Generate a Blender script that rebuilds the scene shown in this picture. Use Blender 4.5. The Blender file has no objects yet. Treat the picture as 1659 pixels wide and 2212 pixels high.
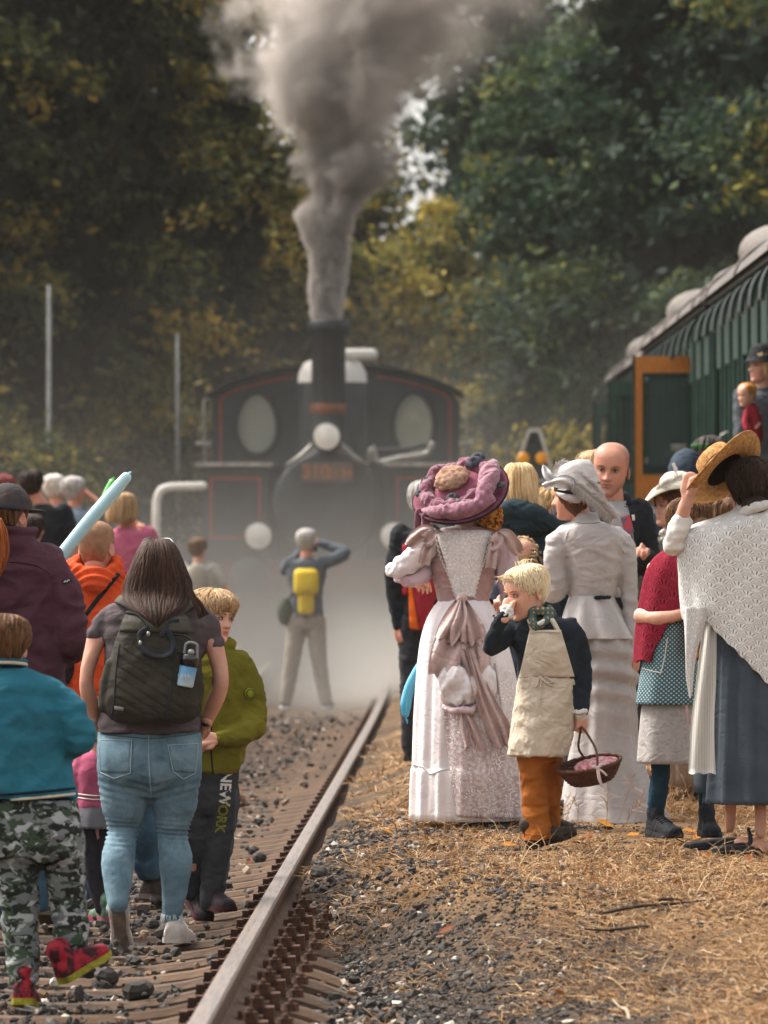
import bpy, bmesh, math, random
import numpy as np
from mathutils import Vector, Matrix

random.seed(7)
RNG = np.random.default_rng(7)
SC = bpy.context.scene
COL = SC.collection
PI = math.pi
rad = math.radians

# ------------------------------------------------------------------ camera, sky, sun, exposure
CAM_H = 1.66            # eye level above the sleepers
FPX = 12500.0           # focal length in units of a 1659 x 2212 frame
HY = 1182.0             # row of the horizon in that frame
cam = bpy.data.cameras.new('camera')
cam.sensor_fit = 'VERTICAL'
cam.sensor_height = 36.0
cam.lens = FPX / 2212.0 * 36.0
cam.clip_start = 0.5
cam.clip_end = 6000
cam.dof.use_dof = True
cam.dof.focus_distance = 25.6
cam.dof.aperture_fstop = 5.6
camo = bpy.data.objects.new('camera', cam)
COL.objects.link(camo)
camo.location = (0, 0, CAM_H)
camo.rotation_euler = (rad(90) + math.atan((HY - 1106.0) / FPX), 0, 0)
SC.camera = camo

SUN_EL, SUN_AZ = rad(52), rad(-60)     # azimuth measured from +Y (away from the camera) towards +X
world = bpy.data.worlds.new('World')
SC.world = world
world.use_nodes = True
wn = world.node_tree
wn.nodes.clear()
w_out = wn.nodes.new('ShaderNodeOutputWorld')
w_bg = wn.nodes.new('ShaderNodeBackground')
w_sky = wn.nodes.new('ShaderNodeTexSky')
w_sky.sky_type = 'NISHITA'
w_sky.sun_disc = False
w_sky.sun_elevation = SUN_EL
w_sky.sun_rotation = SUN_AZ
w_sky.air_density = 1.0
w_sky.dust_density = 4.0
w_sky.ozone_density = 1.0
w_hs = wn.nodes.new('ShaderNodeHueSaturation')
w_hs.inputs['Saturation'].default_value = 0.22      # a thin even overcast
w_warm = wn.nodes.new('ShaderNodeMixRGB')
w_warm.blend_type = 'MULTIPLY'
w_warm.inputs[0].default_value = 1.0
w_warm.inputs[2].default_value = (1.0, 0.978, 0.95, 1)
wn.links.new(w_sky.outputs[0], w_hs.inputs['Color'])
wn.links.new(w_hs.outputs[0], w_warm.inputs[1])
wn.links.new(w_warm.outputs[0], w_bg.inputs[0])
w_bg.inputs[1].default_value = 0.135
wn.links.new(w_bg.outputs[0], w_out.inputs[0])

sun = bpy.data.lights.new('sun', 'SUN')
sun.energy = 2.1
sun.angle = rad(26)
sun.color = (1.0, 0.95, 0.88)
suno = bpy.data.objects.new('sun', sun)
COL.objects.link(suno)
_sd = Vector((math.cos(SUN_EL) * math.sin(SUN_AZ), math.cos(SUN_EL) * math.cos(SUN_AZ), math.sin(SUN_EL)))
suno.rotation_euler = _sd.to_track_quat('Z', 'Y').to_euler()
suno.location = (0, 20, 40)

SC.view_settings.view_transform = 'Standard'
SC.view_settings.look = 'None'
SC.view_settings.gamma = 1.0
SC.view_settings.use_curve_mapping = False
SC.view_settings.exposure = 1.36
SC.render.engine = 'CYCLES'
cy = SC.cycles
cy.use_denoising = True
cy.use_adaptive_sampling = True
cy.adaptive_threshold = 0.02
cy.max_bounces = 6
cy.diffuse_bounces = 2
cy.glossy_bounces = 2
cy.transmission_bounces = 3
cy.transparent_max_bounces = 8
cy.volume_bounces = 1
cy.volume_step_rate = 1.0
cy.volume_max_steps = 256
cy.caustics_reflective = False
cy.caustics_refractive = False

# ------------------------------------------------------------------ numeric helpers
def s2l(c):
    c = np.asarray(c, float)
    return np.where(c <= 0.04045, c / 12.92, ((c + 0.055) / 1.055) ** 2.4)

def hexc(h, k=1.0):
    h = h.lstrip('#')
    v = np.array([int(h[i:i + 2], 16) / 255 for i in (0, 2, 4)])
    return tuple(np.clip(s2l(v) * k, 0, 0.9)) + (1.0,)

_P = RNG.permutation(256)
_P = np.concatenate([_P, _P, _P])
_G = RNG.normal(size=(256, 3))
_G /= np.linalg.norm(_G, axis=1)[:, None]

def pnoise(p):
    p = np.asarray(p, float)
    i = np.floor(p).astype(int)
    f = p - i
    i &= 255
    u = f * f * f * (f * (f * 6 - 15) + 10)
    r = 0
    for dx in (0, 1):
        for dy in (0, 1):
            for dz in (0, 1):
                h = _P[_P[_P[(i[:, 0] + dx) & 255] + ((i[:, 1] + dy) & 255)] + ((i[:, 2] + dz) & 255)]
                g = _G[h]
                w = (u[:, 0] if dx else 1 - u[:, 0]) * (u[:, 1] if dy else 1 - u[:, 1]) * (u[:, 2] if dz else 1 - u[:, 2])
                r = r + w * (g[:, 0] * (f[:, 0] - dx) + g[:, 1] * (f[:, 1] - dy) + g[:, 2] * (f[:, 2] - dz))
    return r * 1.6

def sstep(a, b, x):
    t = np.clip((np.asarray(x, float) - a) / (b - a), 0, 1)
    return t * t * (3 - 2 * t)

def interp_rows(t, rows, tt):
    """smooth (Catmull-Rom like, monotone limited) interpolation of row arrays"""
    t = np.asarray(t, float)
    rows = np.asarray(rows, float)
    n = len(t)
    m = np.zeros_like(rows)
    d = (rows[1:] - rows[:-1]) / (t[1:] - t[:-1])[:, None]
    m[0], m[-1] = d[0], d[-1]
    for k in range(1, n - 1):
        a, b = d[k - 1], d[k]
        m[k] = np.where(a * b <= 0, 0, 2 * a * b / np.where(np.abs(a + b) < 1e-12, 1e-12, a + b))
    idx = np.clip(np.searchsorted(t, tt, side='right') - 1, 0, n - 2)
    h = (t[idx + 1] - t[idx])
    s = ((tt - t[idx]) / h)[:, None]
    h = h[:, None]
    return ((2 * s**3 - 3 * s**2 + 1) * rows[idx] + (s**3 - 2 * s**2 + s) * h * m[idx]
            + (-2 * s**3 + 3 * s**2) * rows[idx + 1] + (s**3 - s**2) * h * m[idx + 1])

def grid_faces(nr, nc, wrap=True, off=0):
    F = []
    for i in range(nr - 1):
        for j in range(nc if wrap else nc - 1):
            a = off + i * nc + j
            b = off + i * nc + (j + 1) % nc
            F.append((a, b, b + nc, a + nc))
    return F

def join(parts):
    V, F, o = [], [], 0
    for v, f in parts:
        v = np.asarray(v, float).reshape(-1, 3)
        V.append(v)
        F += [tuple(i + o for i in q) for q in f]
        o += len(v)
    return np.concatenate(V), F

# ------------------------------------------------------------------ objects
def new_mesh(name, V, F, smooth=True, tint=None, uv=None):
    me = bpy.data.meshes.new(name)
    me.from_pydata(np.asarray(V).tolist() if len(V) < 200000 else [tuple(v) for v in V], [], F)
    me.polygons.foreach_set('use_smooth', np.full(len(me.polygons), smooth))
    if tint is not None:
        at = me.attributes.new('tint', 'FLOAT', 'POINT')
        at.data.foreach_set('value', np.asarray(tint, dtype=np.float32))
    if uv is not None:
        ul = me.uv_layers.new(name='UVMap')
        li = np.empty(len(me.loops), dtype=np.int32)
        me.loops.foreach_get('vertex_index', li)
        ul.data.foreach_set('uv', np.asarray(uv, dtype=np.float32)[li].ravel())
    me.update()
    return me

def fast_mesh(name, V, quads, tint=None, smooth=False):
    """quads/tris given as one int array (n,k)"""
    me = bpy.data.meshes.new(name)
    n, k = quads.shape
    me.vertices.add(len(V))
    me.vertices.foreach_set('co', np.asarray(V, dtype=np.float32).ravel())
    me.loops.add(n * k)
    me.loops.foreach_set('vertex_index', quads.astype(np.int32).ravel())
    me.polygons.add(n)
    me.polygons.foreach_set('loop_start', np.arange(0, n * k, k, dtype=np.int32))
    me.polygons.foreach_set('use_smooth', np.full(n, smooth))
    if tint is not None:
        at = me.attributes.new('tint', 'FLOAT', 'POINT')
        at.data.foreach_set('value', np.asarray(tint, dtype=np.float32))
    me.update(calc_edges=True)
    me.validate()
    return me

def link(name, me, parent=None, mat=None, loc=None):
    o = bpy.data.objects.new(name, me)
    COL.objects.link(o)
    if mat is not None and me is not None:
        me.materials.clear()
        me.materials.append(mat)
    if parent is not None:
        o.parent = parent
    if loc is not None:
        o.location = loc
    return o

def tag(o, label=None, cat=None, group=None, kind=None):
    if label: o['label'] = label
    if cat: o['category'] = cat
    if group: o['group'] = group
    if kind: o['kind'] = kind
    return o

def empty(name, loc, label=None, cat=None, group=None):
    o = bpy.data.objects.new(name, None)
    COL.objects.link(o)
    o.location = loc
    return tag(o, label, cat, group)

# ------------------------------------------------------------------ shape pieces: (verts, faces), closed
def tube(pts, r, n=12, ry=None, sub=6, cap=True):
    P = np.asarray(pts, float)
    r = np.asarray(r, float) * np.ones(len(P))
    ry = r if ry is None else np.asarray(ry, float) * np.ones(len(P))
    t = np.concatenate([[0], np.cumsum(np.maximum(np.linalg.norm(np.diff(P, axis=0), axis=1), 1e-6))])
    if sub > 1 and len(P) > 2:
        tt = np.unique(np.concatenate([np.linspace(t[k], t[k + 1], sub + 1) for k in range(len(P) - 1)]))
    else:
        tt = np.unique(np.concatenate([np.linspace(t[k], t[k + 1], max(2, sub)) for k in range(len(P) - 1)]))
    R = interp_rows(t, np.column_stack([P, r, ry]), tt)
    C, rr, rry = R[:, :3], R[:, 3], R[:, 4]
    T = np.gradient(C, axis=0)
    T /= np.linalg.norm(T, axis=1)[:, None] + 1e-12
    up = np.array([0, 1, 0]) if abs(T[0][1]) < 0.9 else np.array([1, 0, 0])
    nrm = np.cross(T[0], up); nrm /= np.linalg.norm(nrm)
    rings = []
    if cap:
        k = [0.25, 0.65, 0.9]
        pre = [(C[0] - T[0] * rr[0] * math.sqrt(1 - q * q), q) for q in k]
        post = [(C[-1] + T[-1] * rr[-1] * math.sqrt(1 - q * q), q) for q in reversed(k)]
    else:
        pre, post = [], []
    a = np.linspace(0, 2 * PI, n, endpoint=False)
    def ring(c, nn, tt_, ra, rb):
        b = np.cross(tt_, nn)
        return c + np.outer(np.cos(a), nn) * ra + np.outer(np.sin(a), b) * rb
    for c, q in pre:
        rings.append(ring(c, nrm, T[0], rr[0] * q, rry[0] * q))
    for i in range(len(C)):
        nrm = nrm - T[i] * np.dot(nrm, T[i]); nrm /= np.linalg.norm(nrm) + 1e-12
        rings.append(ring(C[i], nrm, T[i], rr[i], rry[i]))
    for c, q in post:
        rings.append(ring(c, nrm, T[-1], rr[-1] * q, rry[-1] * q))
    V = np.concatenate(rings)
    F = grid_faces(len(rings), n)
    F.append(tuple(range(n))[::-1])
    F.append(tuple(range(len(V) - n, len(V))))
    return V, F

def ell(c, r, nu=16, nv=10, rot=None):
    th = np.linspace(0, PI, nv + 1)[1:-1]
    ph = np.linspace(0, 2 * PI, nu, endpoint=False)
    V = [np.column_stack([np.sin(t) * np.cos(ph), np.sin(t) * np.sin(ph), np.full(nu, math.cos(t))]) for t in th]
    V = np.concatenate([np.array([[0, 0, 1.0]])] + V + [np.array([[0, 0, -1.0]])]) * np.asarray(r, float)
    if rot is not None:
        V = V @ np.array(rot).T
    V = V + np.asarray(c, float)
    F = grid_faces(nv - 1, nu, True, 1)
    F = [f[::-1] for f in F]
    F += [(0, 1 + j, 1 + (j + 1) % nu) for j in range(nu)]
    L = len(V) - 1
    F += [(L, L - nu + (j + 1) % nu, L - nu + j) for j in range(nu)]
    return V, F

def box(c, s, rot=None):
    c = np.asarray(c, float); s = np.asarray(s, float) / 2
    V = np.array([[x, y, z] for x in (-1, 1) for y in (-1, 1) for z in (-1, 1)], float) * s
    if rot is not None:
        V = V @ np.array(rot).T
    return V + c, [(0, 1, 3, 2), (4, 6, 7, 5), (0, 4, 5, 1), (2, 3, 7, 6), (0, 2, 6, 4), (1, 5, 7, 3)]

def loft(rows, n=36, nz=None, ex=2.3, pleat=None, closed=True):
    """rows: (z, xl, xr, yf, yb) ordered top to bottom; superellipse section. pleat(theta, s, z) -> radial factor"""
    R = np.asarray(rows, float)
    t = np.arange(len(R), dtype=float)
    nz = nz or 6 * (len(R) - 1) + 1
    tt = np.linspace(0, t[-1], nz)
    Q = interp_rows(t, R, tt)
    a = np.linspace(0, 2 * PI, n, endpoint=False)
    ca, sa = np.cos(a), np.sin(a)
    k = (np.abs(ca) ** ex + np.abs(sa) ** ex) ** (-1 / ex)
    V, UV = [], []
    for i, (z, xl, xr, yf, yb) in enumerate(Q):
        cx, cyy, hx, hy = (xl + xr) / 2, (yf + yb) / 2, (xr - xl) / 2, (yb - yf) / 2
        f = np.ones(n)
        if pleat is not None:
            f = pleat(a, i / (nz - 1), z)
        V.append(np.column_stack([cx + hx * ca * k * f, cyy + hy * sa * k * f, np.full(n, z)]))
        UV.append(np.column_stack([a / (2 * PI), np.full(n, z)]))
    V = np.concatenate(V)
    F = [q[::-1] for q in grid_faces(nz, n)]
    if closed:
        F.append(tuple(range(n)))
        F.append(tuple(range(len(V) - n, len(V)))[::-1])
    return V, F, np.concatenate(UV)

def lathe(prof, n=32, c=(0, 0, 0), axis=None):
    """prof: (r, z) list, axis: 3x3 whose third column is the axis"""
    a = np.linspace(0, 2 * PI, n, endpoint=False)
    V = np.concatenate([np.column_stack([r * np.cos(a), r * np.sin(a), np.full(n, z)]) for r, z in prof])
    if axis is not None:
        V = V @ np.array(axis).T
    return V + np.asarray(c, float), grid_faces(len(prof), n)

def frame(zdir, xhint=(1, 0, 0)):
    z = np.asarray(zdir, float); z = z / np.linalg.norm(z)
    x = np.asarray(xhint, float); x = x - z * np.dot(x, z); x /= np.linalg.norm(x)
    y = np.cross(z, x)
    return np.column_stack([x, y, z])

def rotm(yaw=0, pitch=0, roll=0):
    """degrees; yaw 0 faces the camera (-Y), +90 faces +X; pitch >0 looks down; roll >0 leans to +X"""
    return np.array(Matrix.Rotation(rad(yaw), 3, 'Z') @ Matrix.Rotation(rad(roll), 3, 'Y') @ Matrix.Rotation(rad(pitch), 3, 'X'))

_scr = None
def voxel(V, F, size):
    me = bpy.data.meshes.new('tmp')
    me.from_pydata(np.asarray(V).tolist(), [], F)
    o = bpy.data.objects.new('tmp', me)
    COL.objects.link(o)
    md = o.modifiers.new('r', 'REMESH')
    md.mode = 'VOXEL'
    md.voxel_size = size
    md.adaptivity = 0
    dg = bpy.context.evaluated_depsgraph_get()
    ev = o.evaluated_get(dg)
    m2 = ev.to_mesh()
    nv = len(m2.vertices)
    co = np.empty(nv * 3, dtype=np.float32)
    m2.vertices.foreach_get('co', co)
    li = np.empty(len(m2.loops), dtype=np.int32)
    m2.loops.foreach_get('vertex_index', li)
    np_ = len(m2.polygons)
    q = li.reshape(np_, 4) if np_ * 4 == len(li) else None
    if q is None:
        q = [tuple(p.vertices) for p in m2.polygons]
    ev.to_mesh_clear()
    bpy.data.objects.remove(o)
    bpy.data.meshes.remove(me)
    return co.reshape(-1, 3).astype(float), q

def lap_smooth(V, Q, it=4, lam=0.5):
    e = np.concatenate([Q[:, [0, 1]], Q[:, [1, 2]], Q[:, [2, 3]], Q[:, [3, 0]]])
    n = len(V)
    deg = np.bincount(e[:, 0], minlength=n) + np.bincount(e[:, 1], minlength=n)
    for k in range(it):
        S = np.zeros_like(V)
        for c in range(3):
            S[:, c] = np.bincount(e[:, 0], V[e[:, 1], c], n) + np.bincount(e[:, 1], V[e[:, 0], c], n)
        S /= deg[:, None]
        V = V + (S - V) * (lam if k % 2 == 0 else -lam * 0.55)
    return V

def vnormals(V, Q):
    d1 = V[Q[:, 2]] - V[Q[:, 0]]
    d2 = V[Q[:, 3]] - V[Q[:, 1]]
    fn = np.cross(d1, d2)
    N = np.zeros_like(V)
    for k in range(4):
        for c in range(3):
            N[:, c] += np.bincount(Q[:, k], fn[:, c], len(V))
    return N / (np.linalg.norm(N, axis=1)[:, None] + 1e-12)

def wrinkle(V, Q, amp, freq, seed=0, ridge=True):
    """cloth folds: ridged noise stretched by freq (per axis), pushed along the normals"""
    N = vnormals(V, Q)
    p = V * np.asarray(freq, float) + seed * 17.3
    w = pnoise(V * np.asarray(freq, float) * 0.45 + seed * 5.1)[:, None]
    n1 = pnoise(p + w * 1.2)
    if ridge:
        n1 = 0.6 - np.abs(n1) * 2.2
    n2 = pnoise(p * 2.3 + 9.1)
    return V + N * (amp * (n1 + 0.35 * n2))[:, None]

def fuse(pieces, size=0.012, it=6, wr=None, seed=0):
    """pieces: list of (V,F) closed shapes -> one smooth continuous (V, Q). wr: list of (amp, freq)"""
    V, F = join([(p[0], p[1]) for p in pieces])
    V, Q = voxel(V, F, size)
    V = lap_smooth(V, Q, it)
    for k, w in enumerate(wr or []):
        V = wrinkle(V, Q, w[0], w[1], seed + k * 3.7, w[2] if len(w) > 2 else True)
    return V, Q

# ------------------------------------------------------------------ materials
class NT:
    def __init__(s, name):
        s.m = bpy.data.materials.new(name)
        s.m.use_nodes = True
        s.t = s.m.node_tree
        s.t.nodes.clear()
        s.out = s.n('ShaderNodeOutputMaterial')
    def n(s, kind, **kw):
        nd = s.t.nodes.new(kind)
        for k, v in kw.items():
            if k.startswith('i_'):
                key = k[2:]
                nd.inputs[int(key) if key.isdigit() else key.replace('_', ' ')].default_value = v
            else:
                setattr(nd, k, v)
        return nd
    def l(s, a, b):
        s.t.links.new(a, b)
    def math(s, op, a, b=None, c=None):
        nd = s.n('ShaderNodeMath', operation=op)
        for i, x in enumerate((a, b, c)):
            if x is None: continue
            if isinstance(x, (int, float)): nd.inputs[i].default_value = x
            else: s.l(x, nd.inputs[i])
        return nd.outputs[0]
    def mix(s, f, a, b, blend='MIX'):
        nd = s.n('ShaderNodeMixRGB', blend_type=blend)
        for i, x in enumerate((f, a, b)):
            if isinstance(x, (int, float)): nd.inputs[i].default_value = x
            elif isinstance(x, tuple): nd.inputs[i].default_value = x
            else: s.l(x, nd.inputs[i])
        return nd.outputs[0]
    def coord(s, kind='Object', scale=(1, 1, 1), rot=(0, 0, 0)):
        tc = s.n('ShaderNodeTexCoord')
        mp = s.n('ShaderNodeMapping')
        mp.inputs['Scale'].default_value = scale
        mp.inputs['Rotation'].default_value = rot
        s.l(tc.outputs[kind], mp.inputs[0])
        return mp.outputs[0]
    def noise(s, vec, scale, detail=3, rough=0.55, dist=0.0):
        nd = s.n('ShaderNodeTexNoise', i_Scale=scale, i_Detail=detail, i_Roughness=rough, i_Distortion=dist)
        s.l(vec, nd.inputs['Vector'])
        return nd.outputs[0]
    def ramp(s, f, stops, interp='LINEAR'):
        nd = s.n('ShaderNodeValToRGB')
        nd.color_ramp.interpolation = interp
        e = nd.color_ramp.elements
        while len(e) < len(stops): e.new(0.5)
        for k, (p, c) in enumerate(stops):
            e[k].position = p
            e[k].color = c if isinstance(c, tuple) else (c, c, c, 1)
        s.l(f, nd.inputs[0])
        return nd.outputs[0]
    def bsdf(s, color, rough=0.8, bump=None, bstr=0.3, bdist=0.01, metal=0.0, spec=0.3, sheen=0.0, alpha=None, trans=0.0):
        b = s.n('ShaderNodeBsdfPrincipled')
        if isinstance(color, tuple): b.inputs['Base Color'].default_value = color
        else: s.l(color, b.inputs['Base Color'])
        if isinstance(rough, (int, float)): b.inputs['Roughness'].default_value = rough
        else: s.l(rough, b.inputs['Roughness'])
        b.inputs['Metallic'].default_value = metal
        b.inputs['Specular IOR Level'].default_value = spec
        if sheen: b.inputs['Sheen Weight'].default_value = sheen
        if trans: b.inputs['Transmission Weight'].default_value = trans
        if alpha is not None: s.l(alpha, b.inputs['Alpha'])
        if bump is not None:
            bp = s.n('ShaderNodeBump', i_Strength=bstr, i_Distance=bdist)
            s.l(bump, bp.inputs['Height'])
            s.l(bp.outputs[0], b.inputs['Normal'])
        s.l(b.outputs[0], s.out.inputs[0])
        return b

_cache = {}
def fab(hexa, hexb=None, rough=0.85, vs=14, bump=0.35, bs=55, k=1.0, sheen=0.0, stretch=(1, 1, 1), spec=0.15, name=None, amt=(0.35, 0.7)):
    """cloth or paint: base colour varied towards hexb by noise, fine relief"""
    key = (hexa, hexb, rough, vs, bump, bs, k, sheen, stretch, spec, amt)
    if key in _cache: return _cache[key]
    t = NT(name or 'fabric_' + hexa)
    c = t.coord(scale=stretch)
    a = hexc(hexa, k)
    b = hexc(hexb, k) if hexb else tuple(x * 0.78 for x in a[:3]) + (1,)
    f = t.ramp(t.noise(c, vs, 4, 0.6), [(amt[0], 0.0), (amt[1], 1.0)])
    colr = t.mix(f, a, b)
    weave = t.noise(t.coord(), 420, 2, 0.6)
    colr = t.mix(t.math('MULTIPLY', weave, 0.22), colr, tuple(x * 0.6 for x in a[:3]) + (1,))
    cr = t.math('ABSOLUTE', t.math('SUBTRACT', t.noise(t.coord('Object', (1, 1, 1.5)), 8.5, 2, 0.5, 0.8), 0.5))     # sharp creases
    h = t.math('ADD', t.math('MULTIPLY', t.noise(c, bs, 3, 0.6), 0.5), t.math('ADD', t.math('MULTIPLY', weave, 0.2), t.math('MULTIPLY', t.math('MINIMUM', cr, 0.14), 3.2)))
    t.bsdf(colr, rough, h, bump, 0.012, spec=spec, sheen=sheen)
    _cache[key] = t.m
    return t.m

def metal_mat(name, hexa, hexb, rough=0.5, metal=0.6, vs=9, bump=0.2):
    t = NT(name)
    c = t.coord()
    f = t.ramp(t.noise(c, vs, 5, 0.65), [(0.38, 0.0), (0.66, 1.0)])
    col = t.mix(f, hexc(hexa), hexc(hexb))
    t.bsdf(col, rough, t.noise(c, 60, 3), bump, 0.004, metal=metal)
    return t.m

def skin_mat(hexa, hexlip='b0605a', k=1.0):
    t = NT('skin_' + hexa)
    c = t.coord()
    n = t.ramp(t.noise(c, 16, 3), [(0.3, 0.0), (0.75, 1.0)])
    a = hexc(hexa, k)
    base = t.mix(n, a, (a[0] * 0.90, a[1] * 0.72, a[2] * 0.66, 1))
    base = t.mix(t.math('MULTIPLY', t.ramp(t.noise(c, 90, 4, 0.7), [(0.5, 0.0), (0.75, 1.0)]), 0.45), base, (a[0] * 0.8, a[1] * 0.6, a[2] * 0.52, 1))
    at = t.n('ShaderNodeAttribute', attribute_name='tint')
    base = t.mix(at.outputs['Fac'], base, hexc(hexlip, k))
    b = t.bsdf(base, 0.5, t.noise(c, 190, 3), 0.35, 0.003, spec=0.3)
    b.inputs['Subsurface Weight'].default_value = 0.0
    return t.m

def hair_mat(hexa, hexb, st=(60, 60, 5), rough=0.5):
    t = NT('hair_' + hexa)
    c = t.coord(scale=st)
    n = t.ramp(t.noise(c, 1.6, 3, 0.7), [(0.3, 0.0), (0.7, 1.0)])
    at = t.n('ShaderNodeAttribute', attribute_name='tint')
    f = t.math('MULTIPLY', t.math('ADD', n, at.outputs['Fac']), 0.5)
    t.bsdf(t.mix(t.ramp(f, [(0.15, 0.0), (0.8, 1.0)]), hexc(hexa), hexc(hexb)), 0.6, n, 0.5, 0.006, spec=0.18)
    return t.m
# ------------------------------------------------------------------ human parts
HEAD_ROWS = [  # z, half width, front, back   (unit: head height, chin 0, crown 1)
    (-0.03, 0.06, 0.25, 0.02), (0.0, 0.13, 0.37, 0.02), (0.05, 0.185, 0.40, 0.05), (0.13, 0.235, 0.405, 0.13),
    (0.22, 0.27, 0.405, 0.22), (0.32, 0.295, 0.40, 0.32), (0.42, 0.315, 0.395, 0.39), (0.52, 0.325, 0.395, 0.435),
    (0.62, 0.335, 0.405, 0.465), (0.74, 0.335, 0.385, 0.47), (0.85, 0.30, 0.32, 0.42), (0.93, 0.225, 0.225, 0.32),
    (0.98, 0.125, 0.115, 0.19), (1.0, 0.02, 0.02, 0.05)]

def head_shell(nz=56, n=64, face=1.0, child=False):
    R = np.array(HEAD_ROWS)
    tt = np.linspace(0, 1, nz)
    Q = interp_rows(np.arange(len(R), dtype=float), R, tt * (len(R) - 1))
    a = np.linspace(0, 2 * PI, n, endpoint=False)
    a = a + 0.22 * np.sin(2 * (a - PI)) * 0 
    V = np.zeros((nz, n, 3))
    for i, (z, w, f, b) in enumerate(Q):
        s, c = np.sin(a), np.cos(a)          # a = 0 is the face (-Y)
        ex = 2.25
        k = (np.abs(s) ** ex + np.abs(c) ** ex) ** (-1 / ex)
        y = np.where(c > 0, -f, b) * np.abs(c) * k
        V[i] = np.column_stack([w * s * k, y, np.full(n, z)])
    return V, a

def G(x, z, x0, z0, sx, sz):
    return np.exp(-((x - x0) / sx) ** 2 - ((z - z0) / sz) ** 2)

def head(c, H, yaw=0, pitch=0, roll=0, res=1, female=False, child=False, nose=1.0, smile=0.0, stubble=0.0, buzz=0.0):
    """-> (V, F, tint), eyes data; c = centre of the skull"""
    nz, n = (72, 80) if res >= 2 else ((48, 52) if res == 1 else (28, 28))
    V, a = head_shell(nz, n)
    sh = V.shape
    V = V.reshape(-1, 3)
    x, y, z = V[:, 0], V[:, 1], V[:, 2]
    fr = sstep(-0.02, 0.2, -y)
    d = np.zeros(len(V))
    nl = 0.135 * nose * (0.8 if child else 1.0)
    br = np.clip((0.60 - z) / 0.24, 0, 1) ** 1.3 * (z > 0.33) + (z <= 0.33) * np.exp(-((z - 0.33) / 0.022) ** 2)
    d += nl * br * np.exp(-(x / (0.042 + 0.02 * sstep(0.5, 0.34, z))) ** 2)
    d += 0.035 * (G(x, z, 0.058, 0.355, 0.028, 0.03) + G(x, z, -0.058, 0.355, 0.028, 0.03))
    so = 0.040 if child else 0.055
    d -= so * (G(x, z, 0.135, 0.50, 0.075, 0.05) + G(x, z, -0.135, 0.50, 0.075, 0.05))
    d += (0.006 if female or child else 0.016) * (G(x, z, 0.12, 0.585, 0.09, 0.03) + G(x, z, -0.12, 0.585, 0.09, 0.03))
    d += 0.024 * np.exp(-(x / 0.085) ** 2) * (np.exp(-((z - 0.238) / 0.016) ** 2) + 1.1 * np.exp(-((z - 0.192) / 0.02) ** 2))
    d -= 0.026 * np.exp(-(x / 0.095) ** 2) * np.exp(-((z - 0.216 - smile * x * x) / 0.009) ** 2)
    d -= 0.015 * np.exp(-(x / 0.06) ** 2) * np.exp(-((z - 0.145) / 0.025) ** 2)
    d += 0.03 * G(x, z, 0, 0.06, 0.10, 0.05)
    d += (0.028 if child else 0.014) * (G(x, z, 0.18, 0.33, 0.09, 0.10) + G(x, z, -0.18, 0.33, 0.09, 0.10))
    V = V.copy()
    V[:, 1] -= d * fr
    tint = np.exp(-(x / 0.09) ** 4) * np.exp(-((z - 0.214) / 0.036) ** 4) * fr
    tint += stubble * fr * sstep(0.30, 0.2, z) * 0.5
    if buzz: tint += buzz * sstep(-0.05, 0.05, z - hairline(np.arctan2(x, -y), 'recede'))
    F = [q for q in grid_faces(nz, n)]
    F.append(tuple(range(n))[::-1]); F.append(tuple(range(len(V) - n, len(V))))
    parts = [(V, F)]
    tints = [np.clip(tint, 0, 0.8)]
    for s in (-1, 1):   # ears: rim and lobe around a hollow
        R = np.array(Matrix.Rotation(s * rad(28), 3, 'Z'))
        e1 = ell((0, 0, 0), (0.028, 0.085, 0.135), 12, 8)
        ev = e1[0].copy()
        rr = (ev[:, 1] / 0.085) ** 2 + (ev[:, 2] / 0.135) ** 2
        out = (ev[:, 0] * s > 0)
        ev[:, 0] -= np.where(out, s * 0.045 * np.exp(-rr * 4), 0)
        ev[:, 1] += 0.02 * (ev[:, 2] / 0.135)
        ev = ev @ R.T + np.array([s * 0.338, 0.045, 0.43])
        parts.append((ev, e1[1])); tints.append(np.full(len(ev), 0.12))
    V, F = join(parts)
    T = np.concatenate(tints)
    M = rotm(yaw, pitch, roll)
    tr = lambda P: (np.asarray(P, float) - [0, 0, 0.5]) * H @ M.T + np.asarray(c, float)
    return tr(V), F, T, tr

def eyes_piece(tr, H, look=0.0, open_=1.0):
    parts, tint = [], []
    for s in (-1, 1):
        cx = s * 0.135
        v, f = ell((0, 0, 0), (0.062, 0.05, 0.034 * open_), 14, 10)
        parts.append((tr(v + [cx, -0.352, 0.502]), f)); tint.append(np.zeros(len(v)))
        v, f = ell((0, 0, 0), (0.026, 0.02, 0.030 * open_), 10, 8)
        parts.append((tr(v + [cx + look * 0.02, -0.391, 0.502]), f)); tint.append(np.ones(len(v)))
        v, f = tube([(cx - 0.068, -0.345, 0.500), (cx, -0.405, 0.537), (cx + 0.068, -0.345, 0.502)], [0.008, 0.013, 0.008], 6, sub=4)
        parts.append((tr(v), f)); tint.append(np.full(len(v), 0.9))
    V, F = join(parts)
    return V, F, np.concatenate(tint)

def brow_piece(tr, thick=0.014, drop=0.0):
    parts = []
    for s in (-1, 1):
        v, f = tube([(s * 0.055, -0.415, 0.585 - drop), (s * 0.13, -0.41, 0.612), (s * 0.215, -0.345, 0.585)], [thick, thick * 1.1, thick * 0.5], 6, sub=4)
        parts.append((tr(v), f))
    return join(parts)

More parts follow.
